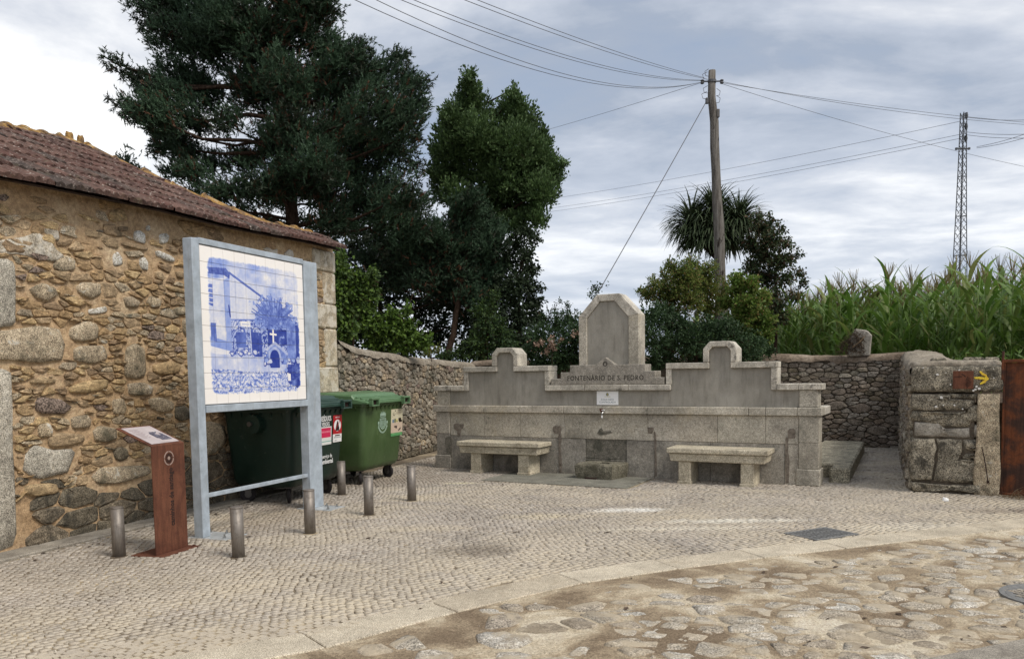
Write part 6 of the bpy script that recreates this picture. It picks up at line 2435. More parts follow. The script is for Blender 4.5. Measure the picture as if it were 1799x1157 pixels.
def make_pine(label, trunk_px, Y, rows, n_shoots, r0, seed, gap_rows=(), dead=.1, zbase=TER, len_n=.085, jitter_y=1.0):
    g = np.random.default_rng(seed)
    tr = []
    for x, y in trunk_px: tr.append(at(x, y, Y))
    tr = np.array(tr)
    base = np.array([tr[0][0], tr[0][1], zbase - .2])
    tr = np.concatenate([[base], tr[1:] if tr[0][2] < zbase + .3 else tr])
    bl = []
    for row in rows:
        x, y, r = row[:3]
        dy = row[3] if len(row) > 3 else g.uniform(-1, 1) * jitter_y
        p = at(x, y, Y + dy)
        bl.append((p[0], p[1], p[2], r / FPX * Y))
    root = empty('pine_tree', tuple(base), 0, label=label, cat='pine tree')
    loc = base
    tree_frame([tuple(p - loc) for p in tr], r0, r0 * .3, [(tuple(np.array(a) - loc), tuple(np.array(b_) - loc), r) for a, b_, r in limbs_to(tr, bl, g, r0 * .36, 2)], root, g)
    # every clump is broken into boughs; each bough carries shoots that turn upward
    P, D = [], []
    B = np.array(bl); w = B[:, 3] ** 2.2; w /= w.sum()
    nb = int(n_shoots * 1.12 / 26)
    w = B[:, 3] ** 2.0; w /= w.sum()
    for k in g.choice(len(B), nb, p=w):
        c, r = B[k, :3], B[k, 3]
        d = unit(g.normal(0, 1, 3) * np.array([1, 1, .7]))
        tip = c + d * r * g.uniform(.45, 1.1)
        out = unit(np.array([c[0] - base[0], c[1] - base[1], 0]) * .5 + d * r)
        axis = unit(out + np.array([0, 0, .35]))
        m = 26
        t = g.random((m, 1))
        off = g.normal(0, 1, (m, 3)) * np.array([.13, .13, .09])
        P.append(tip - axis * t * .55 + off * (.5 + t)); D.append(unit(axis * .7 + g.normal(0, .45, (m, 3)) + np.array([0, 0, .55])))
    P = np.concatenate(P); D = np.concatenate(D)
    # openings in the crown where the sky shows
    keep = np.ones(len(P), bool)
    for x, y, r in gap_rows:
        q = at(x, y, Y)
        dirv = ray(x, y)
        rel = P - np.array([0, 0, EYE])
        tt = rel @ unit(dirv)
        dist = np.linalg.norm(rel - tt[:, None] * unit(dirv), axis=1)
        keep &= dist > r / FPX * Y * g.uniform(.55, 1.25, len(P))
    P, D = P[keep], D[keep]
    low = (P[:, 2] < np.percentile(P[:, 2], 45)) & (g.random(len(P)) < dead)
    axisd = np.hypot(P[:, 0] - base[0], P[:, 1] - base[1])
    inner = (axisd < np.percentile(axisd, 40)) & (g.random(len(P)) < dead * 2.6)
    dd = low | inner
    for msk, mat in ((~dd, 'needle'), (dd, 'needle_dead')):
        if msk.sum() == 0: continue
        V, F = needles(P[msk], D[msk], 17, len_n, .55, .0105 * Y / 20, g, .20)
        mk('crown', V - loc, [F], M[mat], root, kind='stuff')
    # dark filler needles, the shade inside the crown put into their colour
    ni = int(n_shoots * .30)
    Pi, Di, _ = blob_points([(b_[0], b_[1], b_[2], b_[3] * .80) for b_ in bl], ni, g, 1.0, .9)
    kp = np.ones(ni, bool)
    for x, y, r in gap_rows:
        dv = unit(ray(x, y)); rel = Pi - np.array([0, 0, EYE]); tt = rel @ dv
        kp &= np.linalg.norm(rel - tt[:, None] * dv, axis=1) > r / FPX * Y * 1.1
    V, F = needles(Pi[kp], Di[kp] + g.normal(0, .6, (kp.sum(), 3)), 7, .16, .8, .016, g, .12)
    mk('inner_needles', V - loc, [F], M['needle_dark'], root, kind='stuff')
    # bare twigs between the clumps
    A = Acc()
    for _ in range(int(n_shoots / 60)):
        k = g.choice(len(B), p=w)
        a = B[k, :3] + g.normal(0, .25, 3) * B[k, 3]
        b_ = a + unit(g.normal(0, 1, 3)) * g.uniform(.15, .4)
        V, F = tube([a, (a + b_) / 2 + g.normal(0, .05, 3), b_], [.018, .012, .005], 3, False)
        A.add(V - loc, F)
    A.mk('twigs', M['bark'], root, kind='stuff')
    return root


make_pine('tall dark pine leaning over the tiled roof, crown out of the frame', [(520, 470), (515, 400), (508, 330), (500, 240), (480, 130), (455, 10), (440, -120)], 20.5,
          [(265, 15, 48), (290, 60, 42), (330, 30, 60), (370, 80, 58), (430, 40, 70), (470, 95, 62), (520, 40, 62), (575, 20, 26), (560, 85, 44), (545, -10, 50),
           (300, -70, 70), (400, -80, 90), (500, -70, 80), (420, -180, 90), (480, -240, 70), (250, -20, 34),
           (190, 108, 16), (212, 122, 18), (236, 140, 26), (262, 150, 30), (206, 180, 16), (228, 196, 22), (256, 200, 30), (285, 178, 36), (310, 140, 44), (352, 160, 46),
           (292, 232, 32), (275, 262, 20), (320, 262, 34), (345, 215, 32), (390, 215, 30), (440, 160, 52), (500, 165, 56), (560, 150, 50), (612, 105, 34), (640, 90, 26), (600, 160, 44),
           (650, 140, 42), (690, 118, 26), (706, 100, 16), (716, 140, 28), (740, 152, 16), (756, 140, 9), (735, 180, 20), (670, 190, 48), (714, 205, 30), (730, 235, 18),
           (600, 230, 52), (540, 225, 50), (650, 250, 48), (700, 262, 36), (730, 290, 24), (470, 250, 40), (520, 285, 40, -1.2), (508, 215, 44, -1.2), (545, 325, 34, -1.1), (490, 310, 30, -1.1), (500, 140, 44, -1.3), (430, 275, 34), (560, 290, 48), (620, 300, 50), (680, 320, 46), (720, 340, 34),
           (370, 290, 30), (330, 300, 24), (300, 302, 16), (385, 335, 30), (440, 330, 34), (345, 340, 22), (480, 345, 34), (570, 345, 40), (640, 360, 50), (700, 380, 46), (590, 385, 36), (450, 385, 24), (740, 395, 30)],
          41000, .21, 101, gap_rows=[(372, 128, 11), (388, 142, 9), (402, 160, 8), (300, 180, 7), (428, 247, 12), (446, 262, 8), (340, 235, 6), (455, 118, 6), (300, 275, 7), (385, 305, 9), (370, 318, 7), (410, 320, 8), (215, 152, 9), (560, 60, 8), (625, 60, 10)], dead=.05, jitter_y=1.6)
make_pine('young pine with slender leaning trunk behind the left end of the fountain', [(786, 640), (800, 560), (812, 490), (826, 420), (836, 330)], 21.5,
          [(832, 352, 24), (812, 388, 34), (850, 396, 32), (780, 420, 38), (830, 432, 40), (872, 430, 26), (752, 452, 32), (800, 472, 40), (850, 478, 36), (720, 420, 30),
           (690, 440, 34), (738, 486, 30), (770, 505, 28), (830, 515, 26), (870, 470, 22), (700, 480, 30), (660, 460, 28)], 9500, .105, 102, dead=.04, jitter_y=.7, gap_rows=[(720, 432, 5), (735, 438, 4)])
make_pine('small pine tip showing just over the tiled roof', [(224, 330), (224, 300), (222, 285)], 24,
          [(216, 284, 8), (232, 292, 7), (214, 296, 6), (238, 300, 6), (225, 312, 16), (240, 325, 18)], 500, .06, 103, dead=0, jitter_y=.2)


def make_leafy(name, label, cat, rows, mat, n, L, Wd, seed, trunk=None, r0=.06, shell=.6, droop=0., up=.0, zbase=TER, twigs=True, extra=None, spray_w=1.0, gap_rows=(), squash=.9, limb_every=1):
    g = np.random.default_rng(seed)
    bl = px_blobs(rows)
    B = np.array(bl)
    c = B[:, :3].mean(0)
    base = np.array([c[0], c[1], zbase])
    if trunk:
        tr = np.array([at(x, y, Y) for x, y, Y in trunk])
        base = np.array([tr[0][0], tr[0][1], zbase - .1])
        tr = np.concatenate([[base], tr[1:]])
    else:
        tr = np.array([base - (0, 0, .1), (base + c) / 2, c])
    root = empty(name, tuple(base), 0, label=label, cat=cat)
    tree_frame([tuple(p - base) for p in tr], r0, r0 * .35, [(tuple(np.array(a) - base), tuple(np.array(b_) - base), r) for a, b_, r in limbs_to(tr, bl, g, r0 * .6, limb_every)], root, g, n=7)
    P, D, k = blob_points(bl, n, g, shell, squash)
    # leaves gather along sprays: pull points to nearby spray centres
    m = max(20, n // 24)
    Cn, Dc, _ = blob_points(bl, m, g, shell * .8, squash)
    j = g.integers(0, m, n)
    loose = g.random(n) < .12
    sprd = g.normal(0, 1, (n, 3)) * np.array([1, 1, .8]) * (L * 1.5)
    tloc = g.random((n, 1))
    ax = unit(Dc + g.normal(0, .35, (m, 3)) + np.array([0, 0, (up - droop) * .8]))
    Ls = L * g.uniform(3.5, 7, (m, 1))
    lat = unit(np.cross(ax[j], g.normal(0, 1, (n, 3))))
    P2 = Cn[j] + ax[j] * (tloc - .75) * Ls[j] + lat * (1.02 - tloc) * L * g.uniform(.1, 1.3, (n, 1)) * spray_w
    P = np.where(loose[:, None], P, P2)
    D = np.where(loose[:, None], D, ax[j] * 1.1 + lat * .7)
    keep = np.ones(n, bool)
    for x, y, r in gap_rows:
        dirv = unit(ray(x, y)); rel = P - np.array([0, 0, EYE]); tt = rel @ dirv
        dist = np.linalg.norm(rel - tt[:, None] * dirv, axis=1)
        keep &= dist > r / FPX * tt * g.uniform(.5, 1.25, n)
    P, D = P[keep], D[keep]; n = len(P)
    D = unit(D + g.normal(0, .4, (n, 3)) + np.array([0, 0, up - droop]))
    if extra:
        am, mt = extra
        s = g.random(n) < am * (1 + vnoise(P[:, 0], P[:, 2], .9, seed, 2)) 
        V, F = leaves(P[s], D[s], L * g.uniform(.6, 1.2, s.sum()), Wd * g.uniform(.7, 1.2, s.sum()), g)
        if s.sum(): mk('foliage', V - base, [F], M[mt], root, kind='stuff')
        P, D = P[~s], D[~s]; n = len(P)
    V, F = leaves(P, D, L * g.uniform(.6, 1.25, n), Wd * g.uniform(.7, 1.2, n), g)
    mk('foliage', V - base, [F], M[mat], root, kind='stuff')
    if twigs:
        A = Acc()
        for q in g.choice(m, min(m, 130), replace=False):
            a = Cn[q]; b_ = a + Dc[q] * L * g.uniform(2, 6) * -1
            V, F = tube([b_, (a + b_) / 2 + g.normal(0, .02, 3), a], [.010, .007, .003], 3, False)
            A.add(V - base, F)
        A.mk('twigs', M['bark'], root, kind='stuff')
    return root


# cypress pair (one tree, two tops): scaly sprays
CYP = [(823, 122, 5), (824, 132, 8), (904, 155, 5), (772, 262, 20), (782, 232, 22), (790, 205, 18), (768, 300, 20), (986, 288, 9), (978, 312, 12), (952, 250, 18), (824, 132, 9), (826, 150, 17), (822, 176, 26), (838, 196, 32), (806, 212, 34), (836, 236, 40), (796, 256, 36), (828, 282, 42), (786, 296, 28), (862, 262, 32),
      (906, 166, 10), (900, 184, 22), (914, 206, 32), (888, 222, 32), (930, 236, 30), (905, 258, 42), (944, 272, 28), (925, 300, 40), (962, 300, 24), (968, 282, 16), (948, 334, 32), (892, 310, 42),
      (968, 335, 17), (925, 362, 34), (880, 356, 38), (946, 380, 18), (905, 392, 24), (860, 322, 36), (850, 350, 30), (780, 330, 26), (800, 340, 26), (870, 392, 22)]
make_leafy('cypress_tree', 'dense cypress with two pointed tops behind the left half of the fountain', 'cypress tree', [(x, y, r, 23 + (i % 5) * .35 - .7) for i, (x, y, r) in enumerate(CYP)],
           'cypress', 98000, .095, .024, 201, trunk=[(848, 640, 23.5), (852, 520, 23.5), (850, 400, 23.5), (845, 300, 23.5), (830, 170, 23.5)], r0=.15, shell=.45, up=.85, squash=1.0, spray_w=.7,
           gap_rows=[(850, 322, 5), (838, 325, 4)], limb_every=2)
make_leafy('broadleaf_tree', 'dark glossy-leaved tree under the cypress, ragged right edge against the sky', 'tree',
           [(x, y, r, 21.8 + (i % 3) * .3) for i, (x, y, r) in enumerate([(922, 408, 14), (938, 420, 9), (905, 430, 20), (925, 450, 18), (890, 460, 26), (930, 478, 20), (905, 500, 32), (940, 505, 12), (935, 530, 20), (880, 530, 36), (915, 560, 32), (942, 560, 16), (860, 575, 34), (850, 520, 26), (890, 600, 34), (930, 600, 24)])],
           'dark_leaf', 17000, .10, .028, 202, r0=.10, droop=.25, gap_rows=[(940, 460, 6), (946, 490, 6)])
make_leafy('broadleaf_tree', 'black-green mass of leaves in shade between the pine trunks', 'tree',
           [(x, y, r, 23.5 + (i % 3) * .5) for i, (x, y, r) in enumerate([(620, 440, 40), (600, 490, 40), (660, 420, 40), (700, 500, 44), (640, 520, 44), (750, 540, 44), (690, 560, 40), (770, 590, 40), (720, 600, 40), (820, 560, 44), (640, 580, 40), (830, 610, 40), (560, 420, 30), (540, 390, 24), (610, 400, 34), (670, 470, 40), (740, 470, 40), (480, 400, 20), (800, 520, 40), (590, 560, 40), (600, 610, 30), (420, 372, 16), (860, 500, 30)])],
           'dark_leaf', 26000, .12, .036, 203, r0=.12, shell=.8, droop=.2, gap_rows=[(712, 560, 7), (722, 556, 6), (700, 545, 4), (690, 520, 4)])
make_leafy('climbing_vine', 'bright green vine hanging beside the house corner', 'vine',
           [(x, y, r, 15.0) for x, y, r in [(596, 455, 12), (600, 478, 18), (604, 510, 22), (600, 545, 24), (606, 578, 22), (628, 520, 18), (630, 495, 14), (646, 500, 16), (652, 488, 12)]],
           'shrub', 6500, .075, .028, 204, r0=.03, droop=.7, extra=(.35, 'vine'))
make_leafy('climbing_vine', 'bright yellow-green vine spilling onto the garden wall, left of the pine trunk', 'vine',
           [(x, y, r, 15.9) for x, y, r in [(640, 545, 18), (655, 575, 24), (680, 590, 24), (660, 605, 18), (700, 580, 20), (718, 575, 12), (725, 598, 18), (705, 608, 16), (745, 600, 12), (650, 520, 12), (690, 556, 12), (716, 545, 7)]],
           'vine', 8500, .080, .032, 205, r0=.03, droop=.6, extra=(.35, 'shrub'))
make_leafy('shrub', 'olive green bush growing round the young pine trunk', 'shrub',
           [(x, y, r, 20.6) for x, y, r in [(850, 545, 22), (860, 570, 30), (840, 600, 26), (878, 590, 28), (895, 615, 26), (852, 622, 26), (868, 520, 12), (915, 628, 20), (812, 625, 22), (780, 628, 20)]],
           'shrub', 9000, .070, .020, 206, r0=.04, droop=.3, extra=(.5, 'hedge'))
make_leafy('fern', 'small golden fern on the garden wall under the vine', 'fern',
           [(x, y, r, 17.0) for x, y, r in [(757, 616, 8), (768, 612, 6), (748, 620, 6)]], 'acacia', 420, .05, .010, 207, r0=.01, up=.3, zbase=1.8, twigs=False)
# clipped dark hedge behind the fountain
HR = [(950, 590, 26), (975, 575, 26), (1000, 562, 22), (965, 612, 30), (1000, 600, 32), (935, 622, 24), (1020, 580, 30), (985, 632, 26), (1015, 625, 28), (960, 640, 20), (1045, 600, 32), (1040, 560, 20), (940, 645, 14), (1060, 640, 26)]
make_leafy('hedge', 'dark green leafy hedge filling the gap between stele and left gable', 'hedge', [(x, y, r, 18.2 + (i % 3) * .3) for i, (x, y, r) in enumerate(HR)],
           'hedge', 17000, .070, .018, 208, r0=.04, droop=.1, shell=.7)
HR = [(1120, 590, 30), (1140, 560, 26), (1165, 555, 28), (1150, 600, 34), (1190, 575, 32), (1180, 620, 34), (1215, 600, 32), (1240, 580, 30), (1225, 630, 26), (1262, 610, 30), (1290, 590, 28), (1300, 620, 26),
      (1325, 605, 22), (1150, 635, 26), (1330, 628, 16), (1270, 570, 22), (1120, 640, 20), (1350, 615, 12)]
make_leafy('hedge', 'dark green leafy hedge between the stele and the right gable', 'hedge', [(x, y, r, 16.3 + (i % 3) * .3) for i, (x, y, r) in enumerate(HR)],
           'hedge', 24000, .062, .016, 209, r0=.04, droop=.15, shell=.6)
make_leafy('flower_heads', 'withered pinkish hydrangea heads in the hedge left of the stele', 'flowers',
           [(x, y, r, 17.4) for x, y, r in [(928, 598, 4), (942, 606, 4), (952, 600, 4), (968, 602, 5), (972, 612, 5), (985, 598, 4), (1008, 588, 5), (1014, 584, 4), (960, 618, 4), (938, 618, 4), (1000, 602, 3)]],
           'dry', 420, .045, .02, 210, r0=.008, droop=.6, twigs=False, shell=1)
make_leafy('shrub', 'wispy sprig rising above the left shoulder of the stele', 'shrub', [(1046, 508, 7, 18), (1052, 502, 5, 18), (1040, 520, 6, 18)], 'hedge', 160, .06, .02, 211, r0=.012, twigs=False)
make_leafy('shrub', 'thin arching sprigs on the skyline left of the stele', 'shrub', [(985, 530, 7, 18.5), (996, 540, 9, 18.5), (975, 545, 8, 18.5), (965, 552, 8, 18.5), (1003, 530, 4, 18.5), (955, 560, 8, 18.5)], 'hedge', 420, .05, .014, 212, r0=.014)
make_leafy('shrub', 'feathery yellow-green bush before the utility pole, reddish tips', 'shrub',
           [(x, y, r, 18.6 + (i % 3) * .3) for i, (x, y, r) in enumerate([(1150, 500, 14), (1140, 518, 14), (1170, 490, 20), (1195, 475, 20), (1215, 462, 16), (1230, 480, 22), (1200, 505, 26), (1165, 520, 24), (1240, 510, 24), (1215, 530, 26), (1180, 545, 20), (1128, 512, 8), (1175, 462, 8), (1250, 470, 12), (1235, 500, 26), (1210, 490, 26), (1185, 510, 26), (1245, 540, 24), (1280, 500, 16), (1270, 520, 18)])],
           'acacia', 22000, .062, .017, 213, r0=.04, up=.2, extra=(.35, 'shrub'))
make_leafy('shrub', 'light green climber over the foot of the utility pole', 'shrub',
           [(x, y, r, 17.4 + (i % 2) * .4) for i, (x, y, r) in enumerate([(1296, 490, 12), (1300, 508, 18), (1320, 500, 14), (1280, 530, 16), (1310, 535, 26), (1335, 525, 18), (1300, 560, 22), (1330, 560, 24), (1345, 585, 18), (1318, 590, 20), (1350, 560, 12), (1290, 585, 14)])],
           'vine', 14000, .066, .024, 214, r0=.03, up=.1, extra=(.45, 'acacia'))
make_leafy('broadleaf_tree', 'open small tree with bronze leaves right of the cordyline', 'tree',
           [(x, y, r, 20.5 + (i % 3) * .3) for i, (x, y, r) in enumerate([(1330, 385, 14), (1345, 400, 20), (1370, 402, 10), (1355, 425, 26), (1380, 430, 18), (1338, 450, 26), (1372, 460, 24), (1398, 450, 10), (1345, 490, 28), (1385, 490, 18), (1404, 478, 9), (1412, 495, 8), (1360, 525, 24), (1395, 520, 12), (1345, 560, 22), (1370, 555, 16), (1320, 470, 20), (1320, 430, 18)])],
           'bronze', 11500, .085, .024, 215, r0=.06, droop=.3, extra=(.25, 'dark_leaf'), gap_rows=[(1400, 470, 5), (1388, 505, 6), (1395, 440, 5), (1378, 475, 4)], shell=.8)


def cordyline():
    g = np.random.default_rng(77)
    Y = 22.0
    base = at(1262, 600, Y); base[2] = TER
    root = empty('cordyline_palm', tuple(base), 0, label='cordyline palm with drooping sword leaves behind the utility pole', cat='palm')
    heads = [(1215, 392, 46), (1255, 378, 50), (1298, 388, 44), (1250, 412, 46), (1282, 418, 40), (1226, 416, 36)]
    H = [at(x, y, Y + g.uniform(-.3, .3)) for x, y, r in heads]
    fork = np.array([base[0], base[1], H[0][2] - 1.0])
    V, F = tube([(0, 0, -.1), tuple((fork - base) * .5 + (0.03, 0, 0)), tuple(fork - base)], [.16, .12, .11], 9); mk('trunk', V, F, M['bark'], root, smooth=True)
    A = []
    Fs = []
    off = 0
    for (x, y, rp), h in zip(heads, H):
        V, F = tube([tuple(fork - base), tuple((fork + h) / 2 - base + g.normal(0, .04, 3)), tuple(h - base)], [.08, .06, .05], 7); mk('limb', V, F, M['bark'], root, smooth=True)
        R_ = rp / FPX * Y
        n = 420
        a = g.uniform(0, 2 * PI, n); e = np.arcsin(g.uniform(-.45, 1, n))
        d = np.column_stack([np.cos(a) * np.cos(e), np.sin(a) * np.cos(e), np.sin(e)])
        L = R_ * g.uniform(1.0, 1.5, n)
        seg = 5
        P = np.repeat((h - base)[None], n, 0) + d * .05
        side = unit(np.cross(d, [0, 0, 1.0]))
        dirn = d.copy()
        rows_ = []
        for s in range(seg + 1):
            w = .021 * math.sin(PI * (.18 + .80 * s / seg)) + .002
            rows_.append(np.stack([P - side * w, P + side * w], 1))
            P = P + dirn * (L / seg)[:, None]
            dirn = unit(dirn + np.array([0, 0, -.15 - .085 * s]) * (.6 + .8 * g.random((n, 1))))
        V = np.stack(rows_, 1).reshape(n, (seg + 1) * 2, 3)
        f = np.array([[2 * s, 2 * s + 1, 2 * s + 3, 2 * s + 2] for s in range(seg)])
        Fs.append((f[None] + (np.arange(n) * (seg + 1) * 2)[:, None, None] + off).reshape(-1, 4))
        A.append(V.reshape(-1, 3)); off += n * (seg + 1) * 2
    mk('leaf_heads', np.concatenate(A), [np.concatenate(Fs)], M['cordyline'], root, kind='stuff')


cordyline()


# ---- cornfield
def corn():
    g = np.random.default_rng(55)

    def leaf_arrays(g, L, w, az, e0, droop, twist=0):
        seg = 7
        d = np.array([math.cos(az) * math.cos(e0), math.sin(az) * math.cos(e0), math.sin(e0)])
        P = np.zeros(3); side = np.array([-math.sin(az), math.cos(az), 0])
        V = []
        for s in range(seg + 1):
            u = s / seg
            ww = w * min(1, .45 + 2.2 * u) * (1 - u ** 2.6) + .001
            nrm = np.cross(side, d)
            V += [P - side * ww - nrm * 0, P + nrm * -.25 * ww, P + side * ww]
            P = P + d * L / seg
            d = unit(d + np.array([0, 0, -droop * (.35 + 1.3 * u)]) + side * twist * .1)
        F = []
        for s in range(seg):
            for q in (0, 1): F.append([3 * s + q, 3 * s + q + 1, 3 * (s + 1) + q + 1, 3 * (s + 1) + q])
        return np.array(V), F
    protos = []
    for v in range(7):
        H = g.uniform(1.98, 2.28)
        parts = []
        V, F = tube([(0, 0, -.1), (.01, 0, H * .5), (g.normal(0, .03), g.normal(0, .03), H)], [.017, .014, .007], 5)
        parts.append(('stalk', mesh_data('stalk', V, F, M['corn'], True)))
        az = g.uniform(0, 6)
        n = 12
        for k in range(n):
            z = H * (.10 + .80 * k / (n - 1)) + g.normal(0, .02)
            u = k / (n - 1)
            L = (.45 + .40 * math.sin(PI * (.15 + .62 * u))) * g.uniform(.85, 1.15)
            V, F = leaf_arrays(g, L, .047 * g.uniform(.8, 1.2), az + PI * k + g.normal(0, .45), g.uniform(.75, 1.2), g.uniform(.13, .36) if u < .75 else g.uniform(.08, .22), g.normal(0, 1))
            parts.append(('leaf', mesh_data('leaf', V + (0, 0, z), F, M['corn'], True)))
        A = Acc()
        for k in range(9):
            a = g.uniform(0, 6.3); sp = g.uniform(.02, .10) if k else 0
            V, F = tube([(0, 0, H - .03), (math.cos(a) * sp, math.sin(a) * sp, H + .14), (math.cos(a) * sp * 1.7, math.sin(a) * sp * 1.7, H + g.uniform(.22, .32))], [.005, .006, .003], 3)
            A.add(V, F)
        V, F = A.out()
        parts.append(('tassel', mesh_data('tassel', V, F, M['tassel'])))
        # the same plant as one mesh, for those too small to show their parts
        J = Acc(); mi = []
        for nm, me in parts:
            J.add([tuple(q.co) for q in me.vertices], [list(p.vertices) for p in me.polygons]); mi += [1 if nm == 'tassel' else 0] * len(me.polygons)
        V, F = J.out()
        jm = mesh_data('corn_plant', V, F, [M['corn'], M['tassel']], True)
        jm.polygons.foreach_set('material_index', mi)
        protos.append((parts, jm))
    # field outline: front edge follows the walls at about a metre
    fe = np.array([(6.6, 26.5), (6.9, 21.5), (7.75, 18.8), (8.7, 17.0), (9.0, 15.4), (9.6, 14.0), (10.6, 12.6), (12.5, 11.4), (15, 9.6)])
    pos = []
    # rows run parallel to the back of the field, 0.62 apart
    for i in range(0, 70):
        for j in range(0, 150):
            x = 6.0 + i * .62 + g.normal(0, .05); y = 9.0 + j * .27 + g.normal(0, .06)
            y += x * .0
            # distance inside: x must lie right of the outline
            xe = np.interp(y, fe[::-1, 1], fe[::-1, 0])
            if x < xe or y > 42: continue
            q = x / y
            if q > .74 + .3: continue
            dist_in = x - xe
            pos.append((x, y, dist_in))
    pos = np.array(pos)
    # sight ray reaches plants near the front edge and all the tops: rank by depth into the field
    front = pos[(pos[:, 2] < 3.0) & (pos[:, 0] / pos[:, 1] < .70)]
    d = np.hypot(front[:, 0], front[:, 1])
    front = front[np.argsort(d + 2.2 * front[:, 2])]
    n_parts = 45
    n_ind = 300
    ind = front[:n_ind]
    keys = set(map(tuple, np.round(ind[:, :2], 4)))

    def label_for(x, y):
        return 'green tasselled maize plant standing at the near edge of the cornfield behind the wall'
    for k, (x, y, di) in enumerate(ind):
        parts, jm = protos[g.integers(7)]
        sc = g.uniform(.90, 1.10); rz = g.uniform(0, 6.3)
        if k < n_parts:
            r = empty('corn_plant', (x, y, TER), rz, label=label_for(x, y), cat='corn plant', group='maize plants along the near edge of the field')
            for nm, me in parts:
                o = bpy.data.objects.new(nm, me); COL.objects.link(o); o.parent = r
        else:
            r = bpy.data.objects.new('corn_plant', jm); COL.objects.link(r)
            r.location = (x, y, TER); r.rotation_euler = (0, 0, rz)
            tag(r, label_for(x, y), 'corn plant', 'maize plants along the near edge of the field')
        r.scale = (sc, sc, sc * g.uniform(.95, 1.08))
        r.rotation_euler = (g.normal(0, .03), g.normal(0, .03), rz)
    rest = np.array([p for p in pos if tuple(np.round(p[:2], 4)) not in keys])
    rest = rest[(rest[:, 2] < 9) | (rest[:, 1] > 16)]
    rest = rest[(rest[:, 0] / rest[:, 1] < .80) & (rest[:, 0] / rest[:, 1] > .25)]
    rest = rest[np.argsort(np.hypot(rest[:, 0], rest[:, 1]))][:1500]
    A_V, A_F, A_M, off = [], [], [], 0
    cache = []
    for parts, jm in protos:
        co = np.zeros(len(jm.vertices) * 3, np.float32); jm.vertices.foreach_get('co', co)
        # drop every other vertex column for the far plants would break the mesh; keep the lower third of leaves out instead
        fl = [list(p.vertices) for p in jm.polygons]; mi = np.zeros(len(fl), np.int32); jm.polygons.foreach_get('material_index', mi)
        quad = [(f, m) for f, m in zip(fl, mi) if len(f) == 4]
        co = co.reshape(-1, 3)
        quad = [(f, m) for f, m in quad if co[f, 2].max() > 1.0]
        cache.append((co, np.array([q[0] for q in quad]), np.array([q[1] for q in quad])))
    for x, y, di in rest:
        co, fq, mi = cache[g.integers(7)]
        a = g.uniform(0, 6.3); c, s = math.cos(a), math.sin(a); sc = g.uniform(.9, 1.1)
        V = np.column_stack([co[:, 0] * c - co[:, 1] * s, co[:, 0] * s + co[:, 1] * c, co[:, 2]]) * sc + (x, y, TER)
        A_V.append(V); A_F.append(fq + off); A_M.append(mi); off += len(co)
    o = mk('maize_crop', np.concatenate(A_V), [np.concatenate(A_F)], [M['corn'], M['tassel']], smooth=True, kind='stuff', label='the rest of the cornfield, plants too deep to tell apart')
    o.data.polygons.foreach_set('material_index', np.concatenate(A_M))
    print('corn', len(ind), len(rest))


corn()


def low_weeds():
    g = np.random.default_rng(31)
    n = 500
    t = g.random(n)
    A_, B_ = np.array([8.3, 18.0]), np.array([8.2, 11.2])
    P = np.column_stack([A_[0] + (B_[0] - A_[0]) * t + np.abs(g.normal(0, .25, n)), A_[1] + (B_[1] - A_[1]) * t, np.full(n, TER) + g.random(n) * .75])
    D = g.normal(0, 1, (n, 3)) + np.array([0, 0, .8])
    V, F = leaves(P, D, g.uniform(.08, .22, n), g.uniform(.010, .022, n), g)
    mk('field_weeds', V, [F], M['corn'], kind='stuff', label='weeds and low blades at the edge of the cornfield')


low_weeds()


# ================================================================== POLE, PYLON, CABLES
PY = 20.5
ptop = at(1251, 124, PY); pbot = at(1268, 560, PY)
pbot = pbot + (pbot - ptop) * ((pbot[2] - TER + .2) / (ptop[2] - pbot[2]))


def build_pole():
    g = np.random.default_rng(3)
    loc = pbot
    r = empty('utility_pole', tuple(loc), 0, label='weathered leaning wooden utility pole behind the hedge', cat='utility pole')
    pts = [loc + (ptop - loc) * t + g.normal(0, .012, 3) * (0 < t < 1) for t in np.linspace(0, 1, 14)]
    V, F = tube([tuple(p - loc) for p in pts], [.165 - .075 * t + g.normal(0, .006) for t in np.linspace(0, 1, 14)], 12)
    mk('shaft', V, F, M['pole'], r, smooth=True)
    top = ptop - loc
    V, F = disc_stack([(.105, -.03), (.105, .03)], 12); mk('iron_band', V + top - (0, 0, .26), F, M['wire'], r)
    mk('bracket', *tube([top + (-.24, 0, -.26), top + (.24, 0, -.26)], .018, 6), M['wire'], r)
    for dx in (-.24, .24):
        V, F = disc_stack([(.03, -.05), (.05, -.03), (.03, 0), (.05, .03), (.03, .05)], 10)
        mk('insulator', V + top + (dx, 0, -.27), F, M['wire'], r)
    for a, z in ((-.10, .02), (-.13, -.05), (-.12, -.38), (.10, -.45), (-.14, -.52), (.10, -.62)):
        pts = [top + (a, -.05, z), top + (a * 1.9, -.05, z - .06), top + (a * 1.7, -.05, z - .16), top + (a * .9, -.05, z - .18)]
        mk('loop_of_wire', *tube(pts, .007, 5), M['wire'], r)
    mk('junction_box', *bev(top[0] + .10, top[0] + .17, -.1, -.02, top[2] - 1.15, top[2] - .95, .01), M['castor'], r)
    mk('clamp', *bev(top[0] - .16, top[0] - .09, -.05, .03, top[2] - .80, top[2] - .66, .01), M['wire'], r)
    return r


build_pole()


